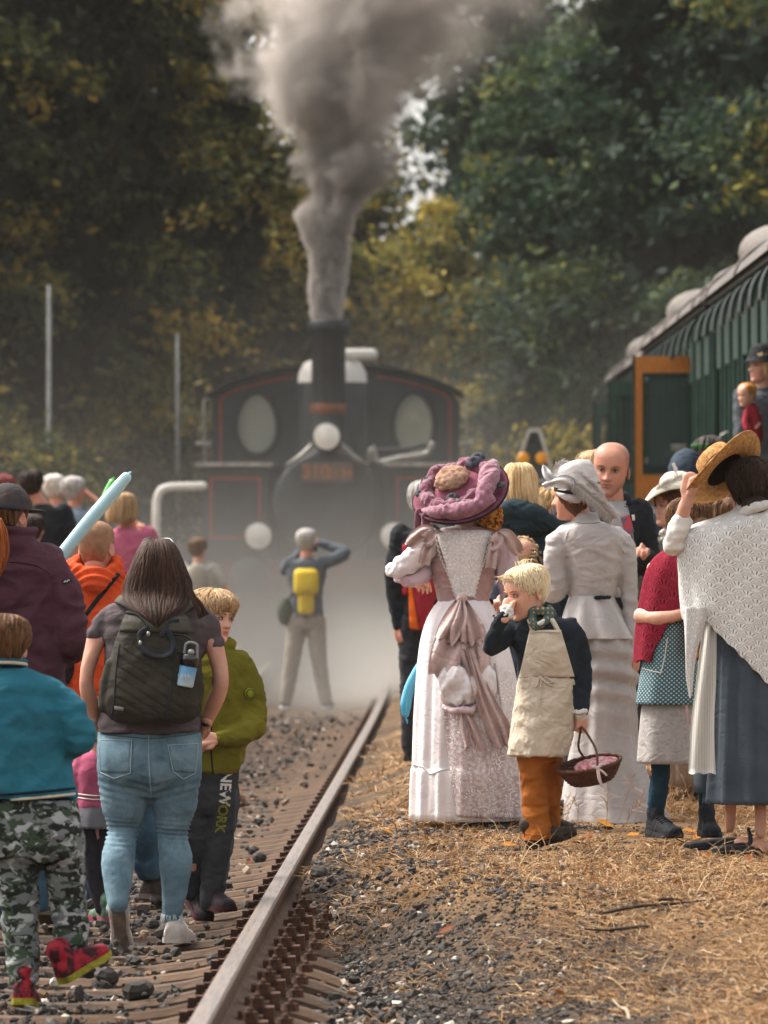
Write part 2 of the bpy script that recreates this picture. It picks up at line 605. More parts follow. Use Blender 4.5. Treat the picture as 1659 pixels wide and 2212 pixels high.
def hairline(phi, kind):
    """height of the hairline against the angle from the face (0) to the nape (pi)"""
    p = np.abs(phi)
    if kind == 'short':
        return np.interp(p, [0, 0.55, 0.95, 1.25, 1.55, 1.8, 2.2, PI], [0.80, 0.76, 0.68, 0.40, 0.50, 0.36, 0.17, 0.13])
    if kind == 'fringe':
        return np.interp(p, [0, 0.5, 0.95, 1.3, 1.6, 1.9, 2.3, PI], [0.64, 0.64, 0.56, 0.34, 0.48, 0.30, 0.10, 0.06])
    if kind == 'recede':
        return np.interp(p, [0, 0.5, 0.9, 1.25, 1.55, 1.8, 2.2, PI], [0.97, 0.95, 0.86, 0.45, 0.52, 0.38, 0.18, 0.14])
    if kind == 'long':
        return np.interp(p, [0, 0.45, 0.9, 1.2, 1.6, 2.0, PI], [0.80, 0.74, 0.58, 0.20, 0.05, -0.02, -0.02])

def hair_cap(tr, kind='short', thick=0.05, seed=1, nstr=160, lift=0.02, sw=0.010, up=0.0, messy=0.35):
    """shell following the skull plus strands combed from the crown; in head units"""
    nz, n = 44, 56
    V, a = head_shell(nz, n)
    phi = (a + PI) % (2 * PI) - PI
    Z = V[:, :, 2]
    hl = hairline(phi, kind)[None, :]
    hl = hl + 0.03 * np.sin(phi * 9 + seed)[None, :] * 0.5
    t = sstep(0.0, 0.14, Z - hl) * 1.0
    cen = np.array([0, 0.03, 0.5])
    dirv = V - cen
    dirv /= np.linalg.norm(dirv, axis=2)[:, :, None] + 1e-9
    nz_ = pnoise((V * 5 + seed * 3.3).reshape(-1, 3)).reshape(nz, n)
    off = np.where(Z > hl, thick * t * (1 + 0.30 * nz_) + up * t * sstep(0.75, 1.0, Z), -0.03)
    S = V + dirv * off[:, :, None]
    keep = Z > hl - 0.06
    F = []
    for i in range(nz - 1):
        for j in range(n):
            j2 = (j + 1) % n
            if keep[i, j] and keep[i, j2] and keep[i + 1, j] and keep[i + 1, j2]:
                q = i * n
                F.append((q + j, q + j2, q + n + j2, q + n + j))
    F.append(tuple(range((nz - 1) * n, nz * n)))
    parts = [(S.reshape(-1, 3), F)]
    tint = [np.full(nz * n, 0.4)]
    r = np.random.default_rng(seed)
    for k in range(nstr):
        j0 = r.uniform(0, n)
        hz = float(np.interp(((j0 / n * 2 * PI + PI) % (2 * PI)) - PI, phi[np.argsort(phi)], hl[0][np.argsort(phi)]))
        z1 = r.uniform(0.80, 0.995)
        z0 = max(hz - 0.015, z1 - r.uniform(0.25, 0.9))
        if z0 > z1 - 0.08: continue
        m = 6
        zs = np.linspace(z1, z0, m)
        js = j0 + np.cumsum(r.normal(0, messy, m))
        pts = []
        for q in range(m):
            i = np.searchsorted(V[:, 0, 2], zs[q]); i = int(np.clip(i, 0, nz - 1))
            j = int(js[q]) % n
            e = lift * math.sin(PI * q / (m - 1)) * r.uniform(0.4, 1.5) + 0.004
            if q == m - 1: e += lift * r.uniform(0, 0.6)
            p = S[i, j] if off[i, j] > 0 else V[i, j]
            pts.append(p + dirv[i, j] * e)
        v, f = tube(pts, np.array([1, 1.5, 1.7, 1.5, 1.1, .4]) * sw * 1.5, 4, sub=2, cap=False)
        parts.append((v, f)); tint.append(np.full(len(v), r.uniform(0, 1)))
    Vv, Ff = join(parts)
    return tr(Vv), Ff, np.concatenate(tint)

def strands(paths, width, seed=0, sides=4, sub=3, taper=(0.7, 1.0, 0.9, 0.3)):
    """paths: list of point lists -> thin tapered tubes with a random tint each"""
    parts, tint = [], []
    r = np.random.default_rng(seed)
    for p in paths:
        m = len(p)
        w = np.interp(np.linspace(0, 1, m), np.linspace(0, 1, len(taper)), taper) * width * r.uniform(0.7, 1.3)
        v, f = tube(p, w, sides, sub=sub, cap=False)
        parts.append((v, f)); tint.append(np.full(len(v), r.uniform(0, 1)))
    V, F = join(parts)
    return V, F, np.concatenate(tint)

def drape(rows, n, seed, ang=(PI, 2 * PI), s0=(0.0, 0.15), s1=(0.7, 1.0), out=1.03, wob=0.12, steps=8, ex=2.2, flare=0.0):
    """strand paths that follow the outside of a loft, from top rows to bottom rows (angle pi..2pi = side facing the camera)"""
    R = np.asarray(rows, float)
    r = np.random.default_rng(seed)
    paths = []
    for k in range(n):
        a0 = r.uniform(*ang)
        a = a0 + np.cumsum(r.normal(0, wob / steps, steps)) + wob * math.sin(k) * np.sin(np.linspace(0, 5, steps) + k)*0.4
        s = np.linspace(r.uniform(*s0), r.uniform(*s1), steps) * (len(R) - 1)
        Q = interp_rows(np.arange(len(R), dtype=float), R, s)
        ca, sa = np.cos(a), np.sin(a)
        kk = (np.abs(ca) ** ex + np.abs(sa) ** ex) ** (-1 / ex)
        o = out * r.uniform(0.97, 1.04) + flare * np.linspace(0, 1, steps) ** 2
        x = (Q[:, 1] + Q[:, 2]) / 2 + (Q[:, 2] - Q[:, 1]) / 2 * ca * kk * o
        y = (Q[:, 3] + Q[:, 4]) / 2 + (Q[:, 4] - Q[:, 3]) / 2 * sa * kk * o
        paths.append(np.column_stack([x, y, Q[:, 0]]))
    return paths

def hand(wrist, along, palm_n, L=0.18, curl=0.6, side=1, spread=0.10, thumb=0.7, size=0.0035):
    """palm with four separate fingers and a thumb off its side; along = direction of the fingers, palm_n = where the palm looks"""
    Mx = frame(along, np.cross(palm_n, along))     # local z = fingers, x = sideways, y = -palm normal
    zdir = Mx[:, 2]; xdir = Mx[:, 0]
    pn = np.asarray(palm_n, float); pn = pn - zdir * np.dot(pn, zdir); pn /= np.linalg.norm(pn)
    W = lambda x, p, z: np.asarray(wrist, float) + (xdir * x + pn * p + zdir * z) * L
    pieces = [tube([W(0, 0, -0.15), W(0, 0, 0.05)], [0.16 * L, 0.16 * L], 10, [0.12 * L, 0.12 * L], 3)]
    pieces.append(tube([W(0, 0, 0.02), W(0, 0, 0.2), W(0, 0.01, 0.44)], [0.17 * L, 0.22 * L, 0.21 * L], 12, [0.10 * L, 0.095 * L, 0.075 * L], 4))
    # ry along/perp handled loosely; thicken across with side pads
    for s in (-1, 1):
        pieces.append(tube([W(s * 0.09, 0, 0.08), W(s * 0.13, 0.0, 0.42)], [0.085 * L, 0.08 * L], 8, None, 3))
    for k, (fx, fl) in enumerate(((-0.17, 0.44), (-0.06, 0.50), (0.055, 0.47), (0.16, 0.37))):
        fx *= side
        p = [W(fx * 0.9, 0, 0.36)]
        ang, x0, pp, zz = 0.0, fx, 0.0, 0.44
        p.append(W(x0, pp, zz))
        for q, ln in enumerate((0.45, 0.32, 0.25)):
            ang += curl * (0.75, 1.0, 0.7)[q] * (1 + 0.08 * k)
            x0 += spread * fx * ln * fl * math.cos(ang)
            pp += math.sin(ang) * ln * fl
            zz += math.cos(ang) * ln * fl
            p.append(W(x0, pp, zz))
        rr = 0.048 * L * np.array([1.05, 1.1, 1.0, 0.95, 0.78])
        pieces.append(tube(p, rr, 8, None, 3))
    tx = -side
    pieces.append(tube([W(tx * 0.10, 0.02, 0.08), W(tx * 0.24, 0.05, 0.24), W(tx * (0.30 - 0.12 * thumb), 0.10 + 0.06 * thumb, 0.40), W(tx * (0.28 - 0.22 * thumb), 0.13 + 0.10 * thumb, 0.52)],
                       0.058 * L * np.array([1.3, 1.1, 1.0, 0.75]), 8, None, 3))
    V, F = join(pieces)
    V, Q = voxel(V, F, size)
    V = lap_smooth(V, Q, 3)
    return V, [tuple(q) for q in Q]

def shoe_pieces(heel, yaw=0, L=0.27, W=0.098, H=0.075, pitch=0, roll=0, ankle=True, heelh=0.0, se=1.06):
    """heel = point on the ground under the heel; yaw as for heads; pitch lifts the heel (+) or the toe (-); -> upper, sole"""
    M = np.array(Matrix.Rotation(rad(yaw), 3, 'Z') @ Matrix.Rotation(rad(roll), 3, 'Y') @ Matrix.Rotation(rad(pitch), 3, 'X'))
    T = lambda P: np.asarray(P, float) @ M.T + np.asarray(heel, float)
    outl = [(-0.02, 0.30), (0.03, 0.40), (0.2, 0.43), (0.42, 0.38), (0.62, 0.46), (0.78, 0.50), (0.9, 0.43), (0.98, 0.25), (1.0, 0.1)]
    top = [(-0.02, 0.75), (0.03, 0.98), (0.2, 1.05), (0.36, 0.95), (0.55, 0.72), (0.75, 0.55), (0.9, 0.48), (0.98, 0.36), (1.0, 0.25)]
    up, so = [], []
    n = 18
    a = np.linspace(0, PI, n)
    ringsU, ringsS = [], []
    ss = np.linspace(0, len(outl) - 1, 26)
    o = interp_rows(np.arange(len(outl), dtype=float), np.array([(p[0], p[1], q[1]) for p, q in zip(outl, top)]), ss)
    for x, w, h in o:
        hw, hh = w * W, h * H
        z0 = 0.018 + heelh * max(0, 1 - x * 2.2)
        ca, sa = np.cos(a), np.sin(a)
        ringsU.append(np.column_stack([hw * np.sign(ca) * np.abs(ca) ** 0.75 * 0.97, np.full(n, -x * L), z0 + hh * sa ** 0.8]))
        e = se
        toe = 0.012 * max(0, (x - 0.75) / 0.25) ** 2
        ringsS.append(np.array([[-hw * e, -x * L, toe], [-hw * e * 1.02, -x * L, z0 * 0.6 + toe], [-hw * e, -x * L, z0 + 0.006], [hw * e, -x * L, z0 + 0.006], [hw * e * 1.02, -x * L, z0 * 0.6 + toe], [hw * e, -x * L, toe]]))
    def cap(r):
        m = len(r[0]); V = np.concatenate(r); F = grid_faces(len(r), m)
        F.append(tuple(range(m))[::-1]); F.append(tuple(range(len(V) - m, len(V))))
        return V, F
    U, S = cap(ringsU), cap(ringsS)
    uu = [(T(U[0]), U[1])]
    if ankle:
        col = tube([(0, -0.20 * L, 0.03), (0, -0.17 * L, H * 1.0 + 0.018), (0, -0.15 * L, H * 1.25 + 0.018)], [0.032, 0.038, 0.040], 12, [0.04, 0.047, 0.05], 3)
        uu.append((T(col[0]), col[1]))
    lace = []
    for k in range(4):
        q = 0.36 + 0.075 * k
        h = float(np.interp(q, [p[0] for p in top], [p[1] for p in top])) * H + 0.022
        v, f = tube([(-0.026, -q * L, h - 0.006), (0, -q * L, h + 0.003), (0.026, -q * L, h - 0.006)], [0.004] * 3, 5, sub=2)
        lace.append((T(v), f))
    return uu, (T(S[0]), S[1]), lace

class Fig:
    """a person: an Empty on the ground where the feet stand; pixel rows of the photograph only give widths and heights in metres"""
    def __init__(s, label, S, cx, gy, m=(0, 0, 1), group=None, name='person', cat='person', gz=None):
        s.S, s.m, s.d = S, m, FPX / S
        s.x0 = (cx - 829.5) / S
        s.gz = CAM_H - (gy - HY) / S if gz is None else gz
        s.root = empty(name, (s.x0, s.d, s.gz), label, cat, group)
    def p(s, u, v, y=0.0):
        px, py = s.m[0] + u * s.m[2], s.m[1] + v * s.m[2]
        return np.array([(px - 829.5) / s.S - s.x0, y, CAM_H + (HY - py) / s.S - s.gz])
    def r(s, u):
        return u * s.m[2] / s.S
    def rows(s, L):
        """(v, uL, uR, yf, yb) in picture units -> metres"""
        out = []
        for v, ul, ur, yf, yb in L:
            a, b = s.p(ul, v), s.p(ur, v)
            out.append((a[2], a[0], b[0], yf, yb))
        return out
    def tube(s, pts, rad_, n=14, flat=1.0, sub=6):
        P = [s.p(*q) for q in pts]
        rr = [s.r(x) for x in rad_]
        return tube(P, rr, n, [x * flat for x in rr] if flat != 1.0 else None, sub)
    def add(s, name, VF, mat, smooth=True, tint=None, uv=None, parent=None, label=None):
        V, F = VF[0], VF[1]
        if isinstance(F, np.ndarray):
            me = fast_mesh(name, V, F, tint, smooth)
        else:
            me = new_mesh(name, V, F, smooth, tint, uv)
        o = link(name, me, parent or s.root, mat)
        if label: o['label'] = label
        return o
    def cloth(s, name, pieces, mat, size=0.012, it=6, wr=None, seed=0, label=None, parent=None, zmin=None):
        V, Q = fuse(pieces, size, it, wr, seed)
        if zmin is not None: V[:, 2] = np.maximum(V[:, 2], zmin + 0.006 * np.sin(V[:, 0] * 50))
        return s.add(name, (V, Q), mat, label=label, parent=parent)
    def body(s, J, mat, hd=None, hands=(), k=1.0, legs=True, size=0.012, extra=()):
        """J: joint name -> local point. One mesh: limbs and trunk grown together, head and hands set on their stumps"""
        g = lambda n: J.get(n)
        pcs = []
        if hd is not None:
            nb = J['neck']; hc = J['head']
            pcs.append(tube([np.array(nb) + [0, 0, -0.03], (np.array(nb) + hc) / 2 + [0, 0.0, -0.02], np.array(hc) + [0, 0.0, -0.02]], [0.066 * k, 0.056 * k, 0.05 * k], 14, sub=4))
        sh = [J['shL'], J['shR']]; hp = np.array(J['hip'])
        mid = (np.array(sh[0]) + sh[1]) / 2
        pcs.append(tube([mid + [0, 0, -0.05], mid * 0.6 + hp * 0.4, hp], [0.075 * k, 0.075 * k, 0.07 * k], 16, [0.06 * k, 0.06 * k, 0.06 * k], 4))
        pcs.append(tube([np.array(sh[0]) * [.8, 1, 1] + [0, 0, -.05], np.array(J['neck']) + [0, 0, -.055], np.array(sh[1]) * [.8, 1, 1] + [0, 0, -.05]], [0.028 * k, 0.045 * k, 0.028 * k], 12, sub=4))
        for q in 'LR':
            if g('el' + q) is not None:
                pcs.append(tube([J['sh' + q], J['el' + q], J['wr' + q]], [0.030 * k, 0.032 * k, 0.027 * k], 12, sub=6))
            if legs and g('kn' + q) is not None:
                pcs.append(tube([hp + (np.array(J['kn' + q]) - hp) * 0.08, J['kn' + q], J['an' + q]], [0.045 * k, 0.036 * k, 0.026 * k], 14, sub=6))
        pcs += list(extra)
        V, Q = fuse(pcs, size, 5)
        parts = [(V, [tuple(q) for q in Q])]
        tint = [np.zeros(len(V))]
        if hd is not None:
            parts.append((hd[0], hd[1])); tint.append(hd[2])
        for h in hands:
            parts.append(h); tint.append(np.full(len(h[0]), 0.06))
        V, F = join(parts)
        return s.add('body', (V, F), mat, tint=np.concatenate(tint))
    def shoe(s, heel, yaw, mu, ms, L=0.27, W=0.1, H=0.075, pitch=0, roll=0, ankle=True, heelh=0.0, ml=None, label=None, se=1.06):
        u, so, la = shoe_pieces(heel, yaw, L, W, H, pitch, roll, ankle, heelh, se)
        o = s.cloth('shoe', u, mu, 0.007, 4, [(0.002, (40, 40, 40))], label=label)
        s.add('sole', so, ms, smooth=False, parent=o)
        if ml is not None:
            s.add('laces', join(la), ml, parent=o)
        return o

EYE = NT('eye')
_a = EYE.n('ShaderNodeAttribute', attribute_name='tint')
EYE.bsdf(EYE.mix(_a.outputs['Fac'], hexc('a59a92'), hexc('1c1512')), 0.25, spec=0.5)
EYE = EYE.m

SKIN = skin_mat('c99a84')
SKIN_R = skin_mat('c8937c')
SKIN_K = skin_mat('d8a890', 'b45c58')
HAIR = {
    'dark': hair_mat('150e0a', '503526'),
    'brown': hair_mat('3a2618', '7c5637'),
    'auburn': hair_mat('5a2a12', 'b0602a'),
    'blond': hair_mat('a87c48', 'ecd0a0'),
    'lightblond': hair_mat('d8b888', 'f6e6c8'),
    'dirty': hair_mat('80603c', 'd2b088'),
    'grey': hair_mat('8a8480', 'd8d2cc'),
    'white': hair_mat('c0b4a8', 'f0e8e0'),
    'black': hair_mat('120d0b', '46342a'),
    'ginger': hair_mat('8a4c1a', 'd89848', (30, 30, 30)),
}
BLACK_RUB = fab('1e1e20', '333336', 0.7, 20, 0.2)
# ------------------------------------------------------------------ ground
def rail_x(d):
    D = [0, 10, 17.7, 23.6, 34.8, 42.0, 50, 58, 66, 74, 120]
    X = [-0.84, -0.69, -0.573, -0.486, -0.312, -0.205, -0.09, 0.0, 0.05, 0.05, 0.05]
    d = np.atleast_1d(np.asarray(d, float))
    return interp_rows(np.array(D, float), np.array(X, float)[:, None], d)[:, 0]

PLAT = 0.32
def ground_z(x, d):
    x = np.asarray(x, float); d = np.asarray(d, float)
    u = x - rail_x(d)
    k = sstep(18.5, 25.0, d)
    st = 0.72 * (1 - k) + 0.13 * k
    en = st + 2.0 * (1 - k) + 0.42 * k
    zr = -0.06 + (PLAT + 0.06) * sstep(0, 1, (u - st) / (en - st))
    zf_ = -0.06 + 0.245 * sstep(0.035, 0.085, u) + (PLAT - 0.185) * sstep(0.09, 0.6, u)
    k2 = sstep(23.5, 26.5, d + 1.5 * pnoise(np.column_stack([x * 0.2, d * 0.8, np.zeros_like(x)])))
    zr = zr * (1 - k2) + zf_ * k2
    zl = -0.06 + 0.52 * sstep(0, 1, (-u - 2.5) / 0.8)
    z = np.where(u > -0.7, zr, zl)
    n = pnoise(np.column_stack([x * 1.3, d * 0.9, np.zeros_like(x)])) * 0.022 + pnoise(np.column_stack([x * 5, d * 4, np.ones_like(x)])) * 0.008
    return z + n * sstep(0.3, 1.2, u)

def ground_patch():
    xs = np.concatenate([np.linspace(-60, -6, 14), np.linspace(-5.5, -2.2, 24), np.linspace(-2.1, 4.0, 150), np.linspace(4.3, 60, 24)])
    ds = np.concatenate([np.linspace(2, 14, 12), np.linspace(14.3, 34, 180), np.linspace(34.5, 130, 130), np.linspace(140, 400, 12)])
    X, D = np.meshgrid(xs, ds)
    Z = ground_z(X.ravel(), D.ravel())
    V = np.column_stack([X.ravel(), D.ravel(), Z])
    nr, nc = X.shape
    idx = np.arange(nr * nc).reshape(nr, nc)
    Q = np.stack([idx[:-1, :-1], idx[:-1, 1:], idx[1:, 1:], idx[1:, :-1]], axis=-1).reshape(-1, 4)
    return V, Q

def ground_mat():
    t = NT('dry_ground')
    geo = t.n('ShaderNodeNewGeometry')
    pos = geo.outputs['Position']
    big = t.noise(pos, 0.55, 4, 0.6)
    mid = t.noise(pos, 3.0, 5, 0.65)
    fine = t.noise(pos, 34, 4, 0.7)
    dark = t.ramp(fine, [(0.30, hexc('231d19')), (0.55, hexc('4a3e34')), (0.72, hexc('78664f'))])
    straw = t.ramp(t.noise(pos, 60, 4, 0.75), [(0.30, hexc('40342a')), (0.5, hexc('74593e')), (0.72, hexc('a08057'))])
    sep = t.n('ShaderNodeSeparateXYZ'); t.l(pos, sep.inputs[0])
    # straw takes over on the raised strip, bare gravel stays low beside the sleepers
    hgt = t.n('ShaderNodeMapRange', i_From_Min=0.05, i_From_Max=0.33); t.l(sep.outputs[2], hgt.inputs['Value'])
    f = t.math('ADD', t.math('MULTIPLY', hgt.outputs[0], 0.26), t.math('ADD', t.math('MULTIPLY', big, 0.40), t.math('MULTIPLY', mid, 0.55)))
    f = t.ramp(f, [(0.56, 0.0), (0.74, 1.0)])
    far = t.n('ShaderNodeMapRange', i_From_Min=26.0, i_From_Max=48.0); t.l(sep.outputs[1], far.inputs['Value'])
    straw = t.mix(t.math('MULTIPLY', far.outputs[0], 0.6), straw, hexc('8c6f50'))
    t.bsdf(t.mix(f, dark, straw), 0.95, t.math('ADD', fine, mid), 0.8, 0.03, spec=0.1)
    return t.m

V, Q = ground_patch()
ground = link('ground', fast_mesh('ground', V, Q, None, True), None, ground_mat())
ground['kind'] = 'structure'
me = bpy.data.meshes.new('far_ground')
me.from_pydata([(-4000, -1500, -0.4), (4000, -1500, -0.4), (4000, 5000, -0.4), (-4000, 5000, -0.4)], [], [(0, 1, 2, 3)])
fg = link('terrain', me, None, fab('6b6648', '4d5238', 0.95, 0.3, 0.2, 3))
fg['kind'] = 'structure'

# ------------------------------------------------------------------ railway track
RUST = metal_mat('rusty_steel', '4a2f20', '7a5034', 0.8, 0.15, 22, 0.5)
RUST_D = metal_mat('dark_rusty_steel', '33221a', '62412c', 0.8, 0.15, 30, 0.5)
def rail_head_mat():
    t = NT('worn_rail_steel')
    tc = t.coord('Object', (1, 1, 1))
    sep = t.n('ShaderNodeSeparateXYZ'); t.l(tc, sep.inputs[0])
    n = t.noise(t.coord('Object', (30, 1.2, 30)), 1.5, 4, 0.6)
    top = t.n('ShaderNodeMapRange', i_From_Min=0.183, i_From_Max=0.199); t.l(sep.outputs[2], top.inputs['Value'])
    run = t.ramp(n, [(0.35, hexc('5f5c5c')), (0.52, hexc('86766a')), (0.72, hexc('54483f'))])
    side = t.ramp(t.noise(t.coord(), 14, 4, 0.6), [(0.3, hexc('4a3426')), (0.7, hexc('785a42'))])
    rough = t.math('SUBTRACT', 0.8, t.math('MULTIPLY', top.outputs[0], 0.36))
    b = t.bsdf(t.mix(top.outputs[0], side, run), rough, t.noise(t.coord(), 70, 3), 0.25, 0.003, spec=0.5)
    t.l(t.math('MULTIPLY', top.outputs[0], 0.5), b.inputs['Metallic'])
    return t.m
RAILM = rail_head_mat()
def sleeper_mat():
    t = NT('sleeper_steel')
    oi = t.n('ShaderNodeObjectInfo')
    n = t.noise(t.coord('Object', (3, 9, 9)), 2.2, 5, 0.7)
    c = t.ramp(n, [(0.28, hexc('2e251f')), (0.5, hexc('4c3c30')), (0.76, hexc('78604a'))])
    c = t.mix(t.math('MULTIPLY', oi.outputs['Random'], 0.45), c, hexc('6e5540'))
    t.bsdf(c, 0.85, t.noise(t.coord(), 40, 4, 0.7), 0.6, 0.01, spec=0.2)
    return t.m
SLEEP = sleeper_mat()

track = empty('railway_track', (float(rail_x(20)[0]) - 0.75, 20, 0), 'rusty railway track on steel sleepers running towards the steam engine', 'railway track')
tr_inv = Vector(track.location)
ds = np.linspace(6, 92, 260)
xr = rail_x(ds)
prof = [(-0.072, 0.05), (0.072, 0.05), (0.072, 0.06), (0.020, 0.072), (0.012, 0.085), (0.012, 0.150), (0.034, 0.164), (0.036, 0.190), (0.028, 0.199), (0.0, 0.2005), (-0.028, 0.199), (-0.036, 0.190), (-0.034, 0.164), (-0.012, 0.150), (-0.012, 0.085), (-0.020, 0.072), (-0.072, 0.06)]
for off in (0.0, -1.5):
    Vr = np.concatenate([np.column_stack([np.array([x + off + p[0] for p in prof]), np.full(len(prof), d), np.array([p[1] for p in prof])]) for d, x in zip(ds, xr)]) - np.array(tr_inv)
    Fr = grid_faces(len(ds), len(prof))
    o = link('rail', new_mesh('rail', Vr, Fr, False), track, RAILM)

def sleeper_mesh():
    us = [-1.3, -1.15, -1.0, -0.87, -0.75, -0.63, -0.5, -0.3, 0, 0.3, 0.5, 0.63, 0.75, 0.87, 1.0, 1.15, 1.3]
    zc = [-0.13, -0.05, 0.005, 0.04, 0.046, 0.035, 0.005, -0.022, -0.03, -0.022, 0.005, 0.035, 0.046, 0.04, 0.005, -0.05, -0.13]
    cs = [(-0.13, -0.12), (-0.105, -0.02), (-0.065, 0.0), (0.065, 0.0), (0.105, -0.02), (0.13, -0.12)]
    V = np.concatenate([np.array([[u, c[0], z + c[1]] for c in cs]) for u, z in zip(us, zc)])
    F = grid_faces(len(us), len(cs), False)
    F += [tuple(range(6)), tuple(range(len(V) - 6, len(V)))[::-1]]
    return new_mesh('sleeper', V, [f[::-1] for f in F], False)
SM = sleeper_mesh(); SM.materials.append(SLEEP)
def clip_mesh():
    ps = [box((0.115, 0, 0.012), (0.12, 0.11, 0.024)), box((0.075, 0, 0.034), (0.05, 0.085, 0.022)), box((0.155, 0.0, 0.034), (0.035, 0.10, 0.05)), box((0.115, 0, 0.05), (0.055, 0.06, 0.03))]
    V, F = join(ps)
    return new_mesh('rail_clip', V, F, False)
def bolt_mesh():
    ps = [lathe([(0.0, 0.09), (0.026, 0.09), (0.026, 0.062), (0.0, 0.062)], 6, (0.115, 0, 0)), tube([(0.115, 0, 0.08), (0.115, 0, 0.095)], [0.012] * 2, 8, sub=2)]
    V, F = join(ps)
    return new_mesh('bolt', V, F, False)
CM = clip_mesh(); CM.materials.append(RUST_D)
BM = bolt_mesh(); BM.materials.append(RUST_D)
rr = random.Random(3)
d = 14.2
k = 0
while d < 76:
    x = float(rail_x(d)[0])
    sl = (float(rail_x(d + 0.5)[0]) - x) / 0.5
    o = bpy.data.objects.new('sleeper', SM); COL.objects.link(o); o.parent = track
    o.location = Vector((x - 0.75, d, 0)) - tr_inv
    o.rotation_euler = (0, rad(rr.uniform(-0.35, 0.35)), -math.atan(sl) + rad(rr.uniform(-0.5, 0.5)))
    if d < 60:
        for s in (-1, 1):
            c = bpy.data.objects.new('rail_clip', CM); COL.objects.link(c); c.parent = track
            c.location = Vector((x, d, 0.046)) - tr_inv
            c.rotation_euler = (0, 0, -math.atan(sl) + (0 if s > 0 else PI))
            if s < 0: c.scale = (0.85, 0.9, 0.75)
            if s > 0 or d < 34:
                b = bpy.data.objects.new('bolt', BM); COL.objects.link(b); b.parent = c
                if s < 0: b.location = (-0.012, 0, -0.028)
            if s > 0 and d < 27:
                b2 = bpy.data.objects.new('bolt', BM); COL.objects.link(b2); b2.parent = c
                b2.location = (0.115, 0.0, -0.02)
    d += 0.60 + rr.uniform(-0.012, 0.012)
    k += 1

# ------------------------------------------------------------------ ballast, stones, straw, leaves, twigs
def tint_mat(name, stops, rough=0.9, spec=0.2, vs=40, trans=False):
    t = NT(name)
    at = t.n('ShaderNodeAttribute', attribute_name='tint')
    c = t.ramp(at.outputs['Fac'], stops)
    n = t.noise(t.coord(), vs, 3)
    c = t.mix(t.math('MULTIPLY', n, 0.4), c, t.mix(1.0, c, (0.45, 0.42, 0.4, 1), 'MULTIPLY'))
    b = t.bsdf(c, rough, spec=spec)
    if trans:
        tl = t.n('ShaderNodeBsdfTranslucent'); t.l(c, tl.inputs[0])
        mx = t.n('ShaderNodeMixShader'); mx.inputs[0].default_value = 0.28
        t.l(b.outputs[0], mx.inputs[1]); t.l(tl.outputs[0], mx.inputs[2]); t.l(mx.outputs[0], t.out.inputs[0])
    return t.m
STONE = tint_mat('ballast_stone', [(0.0, hexc('2a2826')), (0.45, hexc('4c4844')), (0.68, hexc('6e6760')), (0.80, hexc('7c5c42')), (0.90, hexc('a8947e')), (1.0, hexc('cfc8be'))], 0.85, 0.25)
CUBE = np.array([[x, y, z] for x in (-1, 1) for y in (-1, 1) for z in (-1, 1)], float)
CQ = np.array([(0, 1, 3, 2), (4, 6, 7, 5), (0, 4, 5, 1), (2, 3, 7, 6), (0, 2, 6, 4), (1, 5, 7, 3)])
def rocks(P, size, rng, flat=0.6):
    n = len(P)
    v = CUBE[None] * (0.42 + 0.5 * rng.random((n, 8, 3)))
    sc = size[:, None] * (0.55 + 0.6 * rng.random((n, 3))) * np.array([1, 0.9, flat])
    v = v * sc[:, None, :] * 0.5
    a, b = rng.uniform(0, 2 * PI, n), rng.normal(0, 0.35, n)
    ca, sa, cb, sb = np.cos(a), np.sin(a), np.cos(b), np.sin(b)
    x, y, z = v[:, :, 0], v[:, :, 1], v[:, :, 2]
    x, z = x * cb[:, None] - z * sb[:, None], x * sb[:, None] + z * cb[:, None]
    x, y = x * ca[:, None] - y * sa[:, None], x * sa[:, None] + y * ca[:, None]
    v = np.stack([x, y, z], -1) + P[:, None, :]
    Q = (CQ[None] + (np.arange(n) * 8)[:, None, None]).reshape(-1, 4)
    return v.reshape(-1, 3), Q
rg = np.random.default_rng(11)
def tints(n):
    t = rg.beta(2.0, 2.2, n) * 0.72
    m = rg.random(n)
    t = np.where(m > 0.86, rg.uniform(0.74, 0.86, n), t)
    return np.where(m > 0.94, rg.uniform(0.88, 1.0, n), t)
P, Sz = [], []
for n, d0, d1, s0, s1 in ((24000, 14.5, 30, 0.02, 0.062), (13000, 30, 58, 0.03, 0.07)):
    dd = d0 + (d1 - d0) * rg.random(n)
    uu = rg.uniform(-2.4, 0.75, n)
    P.append(np.column_stack([rail_x(dd) + uu, dd, -0.064 + 0.036 * rg.random(n) ** 1.3])); Sz.append(s0 + (s1 - s0) * rg.random(n) ** 2)
    m = int(n * 0.022)      # stones kicked onto the sleepers
    dd = d0 + (d1 - d0) * rg.random(m); uu = rg.uniform(-1.5, -0.12, m)
    P.append(np.column_stack([rail_x(dd) + uu, dd, 0.0 + 0.02 * rg.random(m)])); Sz.append(0.02 + 0.05 * rg.random(m))
n = 9500                   # bank and gravel strip beside the rail
dd = 14.5 + 16 * rg.random(n) ** 1.1
uu = np.abs(rg.normal(0.0, 0.72, n)) + 0.12
xx = rail_x(dd) + uu
gz_ = ground_z(xx, dd)
P.append(np.column_stack([xx, dd, gz_ + 0.004])); Sz.append((0.012 + 0.05 * rg.random(n) ** 2.8) * np.clip(1.5 - uu * 0.6, 0.45, 1.3) * np.clip(1.25 - (dd - 15) * 0.045, .55, 1.2))
n = 7000
dd = 14.5 + 22 * rg.random(n); xx = rg.uniform(0.0, 3.2, n)
P.append(np.column_stack([xx, dd, ground_z(xx, dd) + 0.002])); Sz.append(0.007 + 0.016 * rg.random(n) ** 2)
P = np.concatenate(P); Sz = np.concatenate(Sz)
n = 46000                   # fine grit
